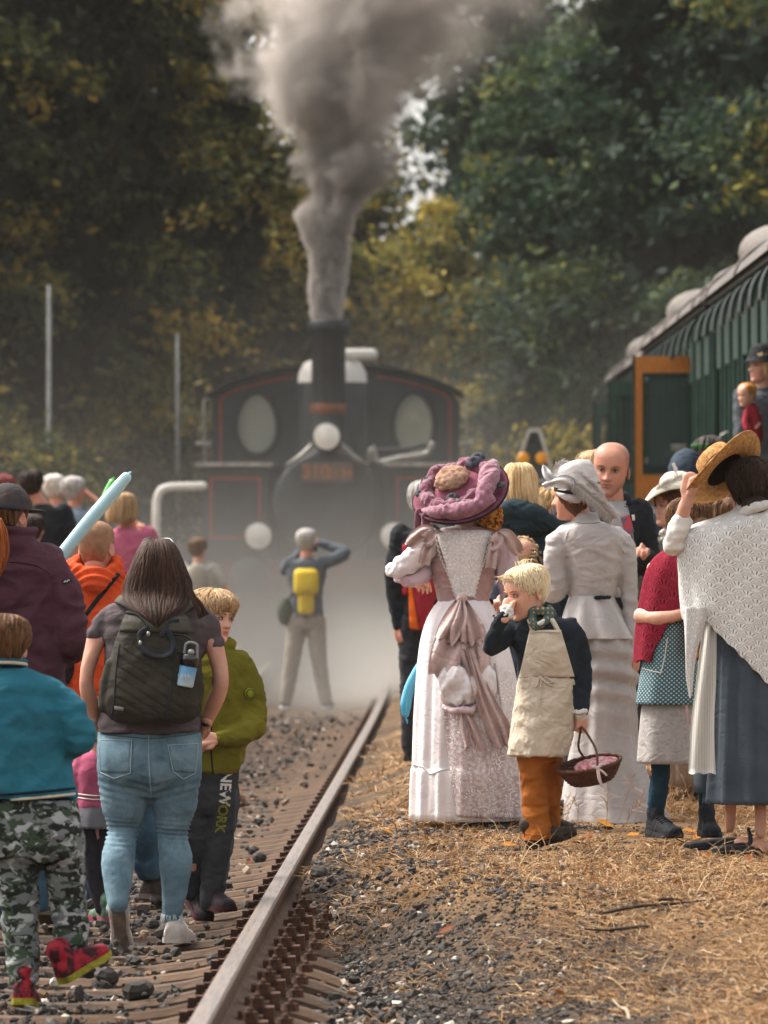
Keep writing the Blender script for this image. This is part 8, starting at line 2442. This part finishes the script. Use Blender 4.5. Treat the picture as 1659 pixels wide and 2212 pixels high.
# blue balloon at the skirt
b = empty('long_balloon', (f.x0, 28.7, .32), 'sky blue modelling balloon hanging beside the lace skirt', 'balloon')
def balloon(root, pts, rr_, mat_, knot=None):
    v, fc = tube(pts, rr_, 18, sub=8)
    link('balloon_skin', new_mesh('balloon_skin', v, fc), root, mat_)
    if knot is not None:
        v, fc = tube(knot, [.006, .004, .006, .002], 8, sub=3); link('knot', new_mesh('knot', v, fc), root, mat_)
def bal_mat(a, b_):
    t = NT('balloon_' + a); bb = t.bsdf(t.mix(t.noise(t.coord(), 3, 2), hexc(a), hexc(b_)), .18, spec=.6); bb.inputs['Coat Weight'].default_value = .3
    return t.m
S_ = FPX / 28.7
bq = lambda px, py: ((px - 829.5) / S_ - f.x0, 0, CAM_H + (HY - py) / S_ - .32)
balloon(b, [bq(915, 1430), bq(900, 1455), bq(884, 1490), bq(877, 1520), bq(876, 1542)], [.025, .027, .028, .028, .019], bal_mat('3c98bc', '4cb0d0'), [bq(876, 1546), bq(877, 1553), bq(879, 1556), bq(880, 1563)])

# photographer
GREYJ = fab('565c64', '484e56', .85, 6, .3)
f = person('man in grey jacket photographing the engine with raised arms', 210, 662, 1143, 0.0, 176, GREYJ, fab('a09486', '8c8074', .9, 7, .3), HAIR['grey'], 'short', SKIN_R, 1.02, group='people on the track near the engine', roll=4, pitch=-4,
           arms={'elL': (-.22, .12, 1.42), 'wrL': (-.05, .22, 1.62), 'elR': (.40, .04, 1.60), 'wrR': (.14, .16, 1.70)}, feet={'knL': (-.15, 0, .48), 'anL': (-.21, 0, .07), 'knR': (.13, 0, .48), 'anR': (.20, 0, .07)}, shoem=fab('4a5058', None, .7), solem=WHITEC)
cmr = empty('camera', (f.x0, f.d, f.gz), 'black camera held up before the photographer\'s face', 'camera')
on(f, 'camera_body', bev_box((.04, .27, 1.66), (.14, .07, .09), .01), GLOS, cmr); on(f, 'camera_lens', tube([(.04, .30, 1.66), (.04, .40, 1.66)], [.036, .036], 16, sub=3), GLOS, cmr)
yb = empty('backpack', (f.x0, f.d, f.gz), 'bright yellow backpack on the photographer\'s back', 'backpack')
YEL = fab('d8b81c', 'c4a418', .6, 8, .2)
V, F, _ = loft([(1.44, -.09, .09, -.20, -.12), (1.40, -.125, .125, -.25, -.11), (1.25, -.13, .13, -.28, -.11), (1.19, -.12, .12, -.27, -.11), (1.16, -.085, .085, -.25, -.11), (1.0, -.08, .08, -.24, -.12), (.97, -.06, .06, -.22, -.13)], 32, ex=3)
on(f, 'bag', (V, F), YEL, yb); on(f, 'flap_edge', tube([(-.125, -.2, 1.215), (0, -.285, 1.205), (.125, -.2, 1.215)], [.008] * 3, 8), fab('a88c14', None, .6), yb)
for s in (-1, 1): on(f, 'shoulder_strap', tube([(s * .08, -.14, 1.42), (s * .1, -.1, 1.47), (s * .11, 0, 1.49)], [.02] * 3, 8, [.006] * 3), CHAR, yb)
sb_ = empty('shoulder_bag', (f.x0, f.d, f.gz), 'dark olive bag hanging at the photographer\'s hip', 'bag')
on(f, 'bag', fuse([ell((-.22, -.02, 1.0), (.085, .09, .15))], .014, 3), fab('4a5040', None, .8), sb_); on(f, 'strap', tube([(-.2, -.1, 1.1), (-.05, -.15, 1.3), (.1, -.08, 1.48)], [.012] * 3, 6), CHAR, sb_)

# person in the mist with cap and pale pack
f = person('person in pale top and grey cap half lost in the mist', 205, 428, 1163, .05, 150, fab('b8b0a4', 'a49c90', .9, 8, .3), CHAR, HAIR['brown'], 'short', SKIN, .95, group='people on the track near the engine', arms={'elR': (.30, -.02, 1.15), 'wrR': (.24, .1, .92)}, sleeve=.6)
v, fc = lathe([(.42, 0)] + [(.42 * math.cos(t), .42 * math.sin(t)) for t in np.linspace(.05, 1.5, 8)], 20); f.add('cap', (f.tr(v * [.9, 1.15, 1] + [0, .03, .62]), fc), fab('6c6a6c', None))
pb = empty('backpack', (f.x0, f.d, f.gz), 'pale beige backpack on the person in the mist', 'backpack')
on(f, 'bag', fuse([ell((-.02, -.19, 1.22), (.15, .09, .22))], .014, 3), fab('a09888', '8c8474'), pb); on(f, 'strap', tube([(-.08, -.13, 1.4), (-.1, -.02, 1.46), (-.1, .06, 1.42)], [.018] * 3, 8, [.006] * 3), CHAR, pb)

# crowd on the left bank
GL = 'onlookers on the left bank'
PKS = fab('c06880', 'a8546c', .85, 5, .3)
f = person('woman with blond bob in bright pink top on the left bank', 290, 272, 1066, .46, 170, PKS, DENIM_D, HAIR['dirty'], None, SKIN, 1.15, group=GL, belly=.03, arms={'elL': (-.24, .02, 1.14), 'wrL': (-.12, .2, 1.22), 'elR': (.25, .02, 1.14), 'wrR': (.14, .2, 1.3)})
f.m = M1
long_hair(f, f.rows([(282, 740, 800, -.05, .05), (300, 700, 835, -.11, .10), (360, 682, 858, -.13, .09), (430, 676, 862, -.13, .05), (478, 690, 830, -.12, 0)]), HAIR['dirty'], 9, 120, (PI * .95, 2.05 * PI), .007, (.75, 1), .1)
f = person('man with short dark hair in black tee on the left bank', 255, 93, 1016, .5, 178, BLK, CHAR, HAIR['black'], 'short', SKIN_R, 1.1, group=GL, sleeve=.8, headx=-.10)
f = person('white haired bald topped man in slate blue shirt on the left bank', 232, 124, 1026, .5, 165, fab('5c6c78', '4c5c68', .85, 6, .3), CHAR, HAIR['white'], 'recede', SKIN_R, 1.05, group=GL, headx=-.03)
f = person('grey haired man shading his eyes with a raised bare arm', 240, 160, 1030, .5, 140, fab('8494a0', '74848f', .85, 6, .3), CHAR, HAIR['grey'], 'short', SKIN_R, 1.0, group=GL, sleeve=.5, arms={'elR': (.27, .02, 1.50), 'wrR': (.09, .10, 1.66)})
f = person('reddish haired person at the far left edge of the crowd', 262, 8, 1026, .48, 175, fab('6c4a4c', '583a3c', .85, 6, .3), CHAR, hair_mat('5c2420', '8a4038'), 'short', SKIN, .95, group=GL)
PNK2 = fab('c08a98', 'a87480', .85, 6, .3)
f = person('person in pale pink jacket with dark shoulders behind the maroon jacket', 300, 72, 1112, .40, 170, PNK2, CHAR, HAIR['black'], 'fringe', SKIN, 1.0, group=GL)
f.add('jacket_yoke', patch(bvh(f.top), [(-.16, 0, f.J['shL'][2] + .01), (.16, 0, f.J['shL'][2] + .01), (.15, 0, f.J['shL'][2] - .09), (-.15, 0, f.J['shL'][2] - .07)], 10, 6, .005, .005), CHAR)
# balloons on the left
S_ = FPX / 26.8
lb = empty('long_balloon', (-1.4, 26.8, 0.0), 'pale blue modelling balloon slanting up above the crowd', 'balloon')
bq = lambda px, py, y=0: ((px - 829.5) / S_ + 1.4, y, CAM_H + (HY - py) / S_)
balloon(lb, [bq(95, 1245), bq(140, 1190), bq(190, 1128), bq(240, 1070), bq(272, 1032)], [.026, .030, .031, .031, .026], bal_mat('9cc4d0', 'b4d8e0'), [bq(275, 1027), bq(278, 1023), bq(281, 1021), bq(283, 1019)])
S2 = FPX / 33.0
gb = empty('long_balloon', (-1.6, 33.0, 0.0), 'green modelling balloon half hidden behind the pale blue one', 'balloon')
bq2 = lambda px, py, y=0: ((px - 829.5) / S2 + 1.6, y, CAM_H + (HY - py) / S2)
balloon(gb, [bq2(200, 1135), bq2(218, 1098), bq2(232, 1065), bq2(242, 1042)], [.02, .024, .024, .02], bal_mat('4cb838', '68cc48'), [bq2(243, 1039), bq2(244, 1036), bq2(245, 1033), bq2(246, 1031)])

# cream hat woman between the ladies
f = person('woman in cream straw hat with feathers looking to the left', 405, 1457, 1046, .32, -58, fab('6a6c60', '56584e', .85, 6, .3), CHAR, HAIR['brown'], 'long', SKIN, .95, res=2, group=GR, skirt=(.42, .14, .24, fab('cbb088', 'b89a70', .85, 6, .3)), headx=-.02, shoem=fab('5a3420', None), pitch=2, roll=2, hhead=.92, eye=.7)
f.add('eyebrows', brow_piece(f.tr, .009), HAIR['brown'])
f.m = MC
Mh = frame((-.04, .24, .97), (1, 0, .04))
hc = f.p(545, 915, .01)
v, fc = lathe([(.0, .10), (.06, .095), (.085, .07), (.092, .03), (.10, .02), (.14, .024), (.172, .0), (.182, -.03), (.179, -.034), (.168, -.012), (.14, .012), (.10, .008), (.08, .02)], 44)
aa = np.arctan2(v[:, 1], v[:, 0]); v[:, 2] -= .06 * np.clip(np.hypot(v[:, 0], v[:, 1]) - .1, 0, 1) / .1 * np.clip(-np.cos(aa), 0, 1) ** 2
ht = f.add('straw_hat', (v @ Mh.T + hc, fc), fab('e2dac8', 'd0c4a8', .8, 30, .4, 80))
PLM = hair_mat('d0c8bc', 'f0eae0', (40, 40, 40), .7)
V, F, T = plume([f.p(280, 900, -.12), f.p(400, 840, -.15), f.p(520, 790, -.13), f.p(600, 740, -.08)], .045, 21, .0013, 110, droop=.1); f.add('feather', (V, F), PLM, tint=T, parent=ht)
V, F, T = plume([f.p(500, 780, -.1), f.p(520, 680, -.1), f.p(490, 580, -.1)], .014, 22, .0012, 40); f.add('feather', (V, F), PLM, tint=T, parent=ht)
fr = [[f.p(185 + 6 * k, 1060 + 4 * k, -.06), f.p(192 + 6 * k, 1110 + 4 * k, -.06), f.p(200 + 5.6 * k, 1150 + 4 * k + 10 * math.sin(k), -.06)] for k in range(20)]
V, F, T = strands(fr, .0014, 3); f.add('veil_fringe', (V, F), HAIR['grey'], tint=T, parent=ht)
f.cloth('lace_collar', [f.tube([(330, 1440, -.1), (370, 1400, -.12), (400, 1470, -.1), (350, 1500, -.1)], [22, 30, 26, 18], 8)], WHITEC, .006, 3, [(.004, (50, 50, 50))])
# others behind
f = person('person in dark blue hooded top behind the cream straw hat', 330, 1486, 985, .32, 160, fab('3c4854', '2e3944', .85, 6, .3), CHAR, HAIR['brown'], 'short', SKIN, .95, group=GT)
f.cloth('hood', [ell(f.tr(np.array([[0, .1, .55]]))[0], (.125, .15, .17))], fab('3c4854', '2e3944', .85, 6, .3), .012, 4, [(.006, (12, 12, 12))])
f = person('dark haired person wearing a green leaf wreath behind the raised hat', 315, 1532, 944, .32, -165, CHAR, CHAR, HAIR['black'], 'long', SKIN, .95, group=GT)
wr_ = []
for k in range(34):
    a = k * 2 * PI / 34
    p = f.tr(np.array([[.37 * math.sin(a), .03 - .46 * math.cos(a), .78 + .03 * math.sin(k * 3)]]))[0]
    wr_.append(ell(p, (.028, .010, .014), 8, 5, np.array(Matrix.Rotation(k * 1.7, 3, 'Y'))))
f.add('leaf_wreath', join(wr_), fab('2c5c30', '38703a', .6))
f = person('person in white top with dark rucksack straps behind the shawl woman', 370, 1545, 1062, .32, 175, fab('d4cec8', 'c0bab4', .85, 6, .3), DENIM_D, HAIR['brown'], 'short', SKIN, .95, group=GT)
f.add('rucksack_strap', seam(bvh(f.top), [(-.02, 0, f.J['shR'][2] + .02), (.06, 0, f.J['shR'][2] - .15), (.10, 0, f.J['shR'][2] - .3)], .02, .004, .3), BLK)
f = person('fair woman in beige vest with camera turned to the left', 395, 1190, 1055, .32, -95, fab('8c8a80', '787668', .85, 6, .3), KHAKI, HAIR['blond'], 'short', SKIN, .95, res=1, group=GT)
f = person('person hidden behind the bald man\'s shoulder', 400, 1283, 975, .32, 170, CHAR, CHAR, HAIR['dirty'], 'recede', SKIN_R, .95, group=GT)
f = person('curly fair haired child between the two hatted ladies', 425, 1128, 1163, .32, 170, fab('3c4450', None), CHAR, HAIR['ginger'], None, SKIN_K, .9, group=GT, child=True, hhead=1.0)
r = np.random.default_rng(3); cur = []
for k in range(150):
    d_ = r.normal(size=3); d_ /= np.linalg.norm(d_)
    if d_[2] < -.5: continue
    b_ = f.J['head'] + d_ * [.085, .10, .115]; a0 = r.uniform(0, 6)
    cur.append([b_ + .014 * np.array([math.cos(a0 + q * 1.4), math.sin(a0 + q * 1.4), -.3 * q + .3]) for q in range(6)])
V, F, T = strands(cur, .006, 4); V0, F0 = ell(f.J['head'], (.088, .10, .118), 20, 14)
Vj, Fj = join([(V0, F0), (V, F)]); f.add('hair', (Vj, Fj), HAIR['dirty'], tint=np.concatenate([np.full(len(V0), .4), T]))
f = person('woman in long dusty mauve dress behind the shawl woman', 400, 1575, 1075, .32, 170, TAUPE, CHAR, HAIR['brown'], 'long', SKIN, 1.0, group=GR, skirt=(.04, .16, .36, fab('a08c84', '8a766e', .7, 6, .3)))
f = person('woman in tan skirt standing behind the red shawl girl', 410, 1478, 1110, .32, 175, TAUPE, CHAR, HAIR['dark'], 'long', SKIN, .9, group=GR, skirt=(.08, .1, .11, fab('8c7664', '74604f', .8, 6, .3)))

# woman and baby at the carriage window
f = person('woman in black hat leaning from the carriage window', 290, 1650, 752, 1.25, -60, fab('5c6066', '44484e', .95, 60, .5, 120), CHAR, HAIR['blond'], 'long', SKIN, .9, res=1, group='passengers at the carriage windows', arms={'elL': (-.16, -.12, .98), 'wrL': (-.13, -.2, .82), 'elR': (.1, -.1, 1.0), 'wrR': (-.02, -.22, .9)})
v, fc = lathe([(.0, .5), (.25, .48), (.38, .36), (.43, .12), (.46, .02), (.56, -.04), (.56, -.07), (.44, -.03)], 30); f.add('black_hat', (f.tr(v * [1, 1.1, 1] + [0, .02, .66]), fc), BLK)
f2 = Fig('baby in red sleeves held out at the carriage window', 292, 1612, 935, MD, 'passengers at the carriage windows')
P_ = f2.p
J = {'head': P_(1612, 852, -.05), 'neck': P_(1622, 880, -.02), 'shL': P_(1612, 892, -.05), 'shR': P_(1642, 892, .02), 'elL': P_(1608, 915, -.09), 'wrL': P_(1612, 932, -.13), 'elR': P_(1640, 915, -.06), 'wrR': P_(1630, 925, -.12), 'hip': P_(1630, 940)}
hd = head(J['head'], .165, -50, 10, 0, 1, child=True, nose=.7)
f2.body(J, SKIN_K, hd, [hand(J['wrL'], (0, -.3, -1), (.5, .5, 0), .07, .6, -1)], .45, legs=False)
V, F, T = eyes_piece(hd[3], .165, open_=.6); f2.add('eyes', (V, F), EYE, tint=T)
V, F, T = hair_cap(hd[3], 'recede', .02, 3, 30); f2.add('hair', (V, F), HAIR['ginger'], tint=T)
f2.cloth('red_top', [tube([P_(1624, 884, -.03), P_(1630, 912, -.02), P_(1632, 945, 0)], [.05, .06, .06], 14), f2.tube([(1614, 892, -.05), (1609, 912, -.09), (1611, 928, -.125)], [9, 8, 6], 10)], fab('a02838', None, .85), .007, 4)
# ------------------------------------------------------------------ smoke, steam, haze
def fcurve(t, val, pts):
    nd = t.n('ShaderNodeFloatCurve')
    c = nd.mapping.curves[0]
    while len(c.points) < len(pts): c.points.new(0.5, 0.5)
    for p, (x, y) in zip(c.points, pts):
        p.location = (x, y); p.handle_type = 'AUTO_CLAMPED'
    nd.mapping.update()
    nd.inputs['Factor'].default_value = 1.0
    t.l(val, nd.inputs['Value'])
    return nd.outputs[0]
def sm(t, a, b, x):
    m = t.n('ShaderNodeMapRange', interpolation_type='SMOOTHSTEP')
    m.inputs['From Min'].default_value = a; m.inputs['From Max'].default_value = b
    t.l(x, m.inputs['Value'])
    return m.outputs[0]
SD = 73.95
SS = FPX / SD
cz0 = 4.5
def sx(px): return (px - 706.0) / SS
# row, left, right of the plume in the photograph
PL = [(700, 670, 740), (640, 662, 748), (580, 660, 756), (520, 648, 766), (470, 636, 782), (420, 640, 815), (385, 600, 880), (340, 590, 905), (290, 590, 930),
      (240, 535, 985), (180, 478, 1090), (110, 478, 1190), (40, 488, 1260), (-60, 520, 1320), (-160, 600, 1380)]
ZT = 7.2
plz = [max(0.0, (CAM_H + (HY - v) / SS) - cz0) for v, a, b in PL]
plc = [sx((a + b) / 2) for v, a, b in PL]
plr = [(b - a) / 2 / SS for v, a, b in PL]
def smoke_mat():
    t = NT('coal_smoke')
    tc = t.n('ShaderNodeTexCoord')
    sp = t.n('ShaderNodeSeparateXYZ'); t.l(tc.outputs['Object'], sp.inputs[0])
    X, Y, Z = sp.outputs
    zn = t.math('DIVIDE', Z, ZT)
    zn.node.use_clamp = True
    xc = t.math('SUBTRACT', t.math('MULTIPLY', fcurve(t, zn, [(z / ZT, (c + 1) / 5) for z, c in zip(plz, plc)]), 5.0), 1.0)
    r_ = t.math('MULTIPLY', fcurve(t, zn, [(z / ZT, r / 3) for z, r in zip(plz, plr)]), 3.0)
    mp = t.n('ShaderNodeMapping'); mp.inputs['Location'].default_value = (3.1, 1.7, 0.4)
    t.l(tc.outputs['Object'], mp.inputs[0])
    n1 = t.n('ShaderNodeTexNoise', i_Scale=1.15, i_Detail=2.0, i_Roughness=0.5, i_Distortion=0.6); t.l(mp.outputs[0], n1.inputs['Vector'])
    n2 = t.n('ShaderNodeTexNoise', i_Scale=4.2, i_Detail=4.0, i_Roughness=0.62, i_Distortion=0.5); t.l(mp.outputs[0], n2.inputs['Vector'])
    n0 = t.n('ShaderNodeTexNoise', i_Scale=1.5, i_Detail=1.0); t.l(mp.outputs[0], n0.inputs['Vector'])
    wig = t.math('MULTIPLY', t.math('SUBTRACT', n0.outputs[0], 0.5), t.math('MULTIPLY', sm(t, 0.05, 0.8, Z), 0.75))
    dx = t.math('DIVIDE', t.math('ADD', t.math('SUBTRACT', X, xc), t.math('MULTIPLY', wig, r_)), r_)
    ry = t.math('ADD', t.math('MULTIPLY', r_, 0.55), 0.10)
    dy = t.math('DIVIDE', t.math('SUBTRACT', Y, t.math('MULTIPLY', Z, 0.10)), ry)
    q = t.math('SQRT', t.math('ADD', t.math('MULTIPLY', dx, dx), t.math('MULTIPLY', dy, dy)))
    up = sm(t, 0.0, 2.0, Z)
    a1 = t.math('ADD', t.math('MULTIPLY', up, 0.70), 0.40)
    q = t.math('ADD', q, t.math('MULTIPLY', t.math('SUBTRACT', n1.outputs[0], 0.5), a1))
    q = t.math('ADD', q, t.math('MULTIPLY', t.math('SUBTRACT', n2.outputs[0], 0.5), t.math('SUBTRACT', 0.80, t.math('MULTIPLY', up, 0.30))))
    side = sm(t, -0.15, 0.75, dx)
    side = t.math('MULTIPLY', side, sm(t, 0.9, 3.0, Z))
    lo = t.math('SUBTRACT', t.math('SUBTRACT', 0.84, t.math('MULTIPLY', sm(t, 1.2, 3.2, Z), 0.22)), t.math('MULTIPLY', side, 0.60))
    g = t.math('DIVIDE', t.math('SUBTRACT', 0.98, q), t.math('SUBTRACT', 0.98, lo))
    g.node.use_clamp = True
    g = t.math('MULTIPLY', g, g)
    den = fcurve(t, zn, [(0, 0.95), (0.12, 0.62), (0.25, 0.34), (0.42, 0.18), (0.7, 0.12), (1.0, 0.09)])
    den = t.math('MULTIPLY', den, 24.0)
    den = t.math('MULTIPLY', den, t.math('SUBTRACT', 1.0, t.math('MULTIPLY', side, 0.66)))
    den = t.math('MULTIPLY', den, g)
    fade = sm(t, ZT, ZT * 0.86, Z)
    den = t.math('MULTIPLY', den, fade)
    col = t.n('ShaderNodeMixRGB')
    core = t.math('MULTIPLY', sm(t, 0.25, 0.75, n1.outputs[0]), sm(t, 1.0, 0.45, q))
    lowdark = sm(t, 3.3, 1.2, Z)
    f = t.math('ADD', t.math('MULTIPLY', t.math('MULTIPLY', lowdark, .8), sm(t, 1.0, .55, q)), t.math('MULTIPLY', core, .4)); f.node.use_clamp = True
    t.l(f, col.inputs[0])
    col.inputs[1].default_value = (0.86, 0.785, 0.725, 1); col.inputs[2].default_value = (0.11, 0.105, 0.10, 1)
    pv = t.n('ShaderNodeVolumePrincipled')
    t.l(col.outputs[0], pv.inputs['Color']); t.l(den, pv.inputs['Density'])
    pv.inputs['Anisotropy'].default_value = 0.1
    t.l(pv.outputs[0], t.out.inputs['Volume'])
    t.m.cycles.volume_step_rate = 0.11
    return t.m
rows = [(z, c - r * 1.45 - 0.12, c + r * 1.5 + 0.12, -(0.72 * r * 1.5 + 0.2) + 0.1 * z, (0.72 * r * 1.5 + 0.2) + 0.1 * z) for z, c, r in zip(plz, plc, plr)]
V, F, _ = loft(rows, 24, 40)
V = V - np.array([0, 0, 0])
sm_o = link('smoke_plume', new_mesh('smoke_plume', V, [f[::-1] for f in F], False), None, smoke_mat(), (-0.72, SD, cz0 - 0.02))
tag(sm_o, 'thick brown grey coal smoke billowing from the engine chimney', 'smoke', kind='stuff')

def steam_mat():
    t = NT('steam')
    tc = t.n('ShaderNodeTexCoord')
    sp = t.n('ShaderNodeSeparateXYZ'); t.l(tc.outputs['Object'], sp.inputs[0])
    X, Y, Z = sp.outputs
    n1 = t.n('ShaderNodeTexNoise', i_Scale=0.9, i_Detail=4.0, i_Roughness=0.6, i_Distortion=0.8); t.l(tc.outputs['Object'], n1.inputs['Vector'])
    n = sm(t, 0.30, 0.68, n1.outputs[0])
    zf = t.math('POWER', sm(t, 3.9, 0.1, Z), 2.6)
    low = t.math('MULTIPLY', sm(t, 1.25, 0.0, Z), 1.0)
    ex = t.math('MULTIPLY', t.math('MULTIPLY', sm(t, -3.4, -2.0, X), sm(t, 3.2, 0.9, X)), t.math('MULTIPLY', sm(t, -14.0, -5.0, Y), sm(t, 6.0, 3.5, Y)))
    right = sm(t, -0.6, 0.7, X)
    den = t.math('ADD', t.math('MULTIPLY', zf, t.math('ADD', t.math('MULTIPLY', n, 0.085), 0.034)), t.math('MULTIPLY', t.math('MULTIPLY', low, n), t.math('ADD', t.math('MULTIPLY', right, 0.34), 0.05)))
    den = t.math('MULTIPLY', den, ex)
    pv = t.n('ShaderNodeVolumePrincipled')
    cm = t.n('ShaderNodeMixRGB'); t.l(t.math('MULTIPLY', low, t.math('ADD', t.math('MULTIPLY', right, .75), .25)), cm.inputs[0]); cm.inputs[1].default_value = (.36, .35, .33, 1); cm.inputs[2].default_value = (.66, .63, .58, 1); t.l(cm.outputs[0], pv.inputs['Color'])
    t.l(den, pv.inputs['Density'])
    t.l(pv.outputs[0], t.out.inputs['Volume'])
    t.m.cycles.volume_step_rate = 0.35
    return t.m
V, F = box((0, -4.0, 1.75), (7.0, 20.0, 3.7))
o = link('steam_cloud', new_mesh('steam_cloud', V, F, False), None, steam_mat(), (-0.55, 67.0, 0.02))
tag(o, 'pale steam drifting low over the track in front of the engine', 'steam', kind='stuff')

t = NT('low_mist')
tc = t.n('ShaderNodeTexCoord'); sp = t.n('ShaderNodeSeparateXYZ'); t.l(tc.outputs['Object'], sp.inputs[0])
n1 = t.n('ShaderNodeTexNoise', i_Scale=0.35, i_Detail=3.0); t.l(tc.outputs['Object'], n1.inputs['Vector'])
pv = t.n('ShaderNodeVolumePrincipled'); pv.inputs['Color'].default_value = (.82, .78, .72, 1)
den = t.math('MULTIPLY', t.math('POWER', sm(t, 7.0, 0.0, sp.outputs[2]), 1.6), t.math('MULTIPLY', sm(t, .25, .7, n1.outputs[0]), t.math('MULTIPLY', sm(t, -15.0, 0.0, sp.outputs[1]), .027)))
t.l(den, pv.inputs['Density']); t.l(pv.outputs[0], t.out.inputs['Volume']); t.m.cycles.volume_step_rate = 0.5
V, F = box((0, 10, 3.6), (18, 50, 7.2))
o = link('mist', new_mesh('mist', V, F, False), None, t.m, (-1.5, 77.2, 0.03)); tag(o, 'thin mist of steam hanging round the engine and the trees behind it', 'mist', kind='stuff')

t = NT('thin_haze')
pv = t.n('ShaderNodeVolumePrincipled')
pv.inputs['Color'].default_value = (0.90, 0.87, 0.82, 1)
pv.inputs['Density'].default_value = 0.00018
t.l(pv.outputs[0], t.out.inputs['Volume'])
V, F = box((0, 90, 10.0), (70, 230, 24.0))
o = link('haze', new_mesh('haze', V, F, False), None, t.m)
o['kind'] = 'stuff'
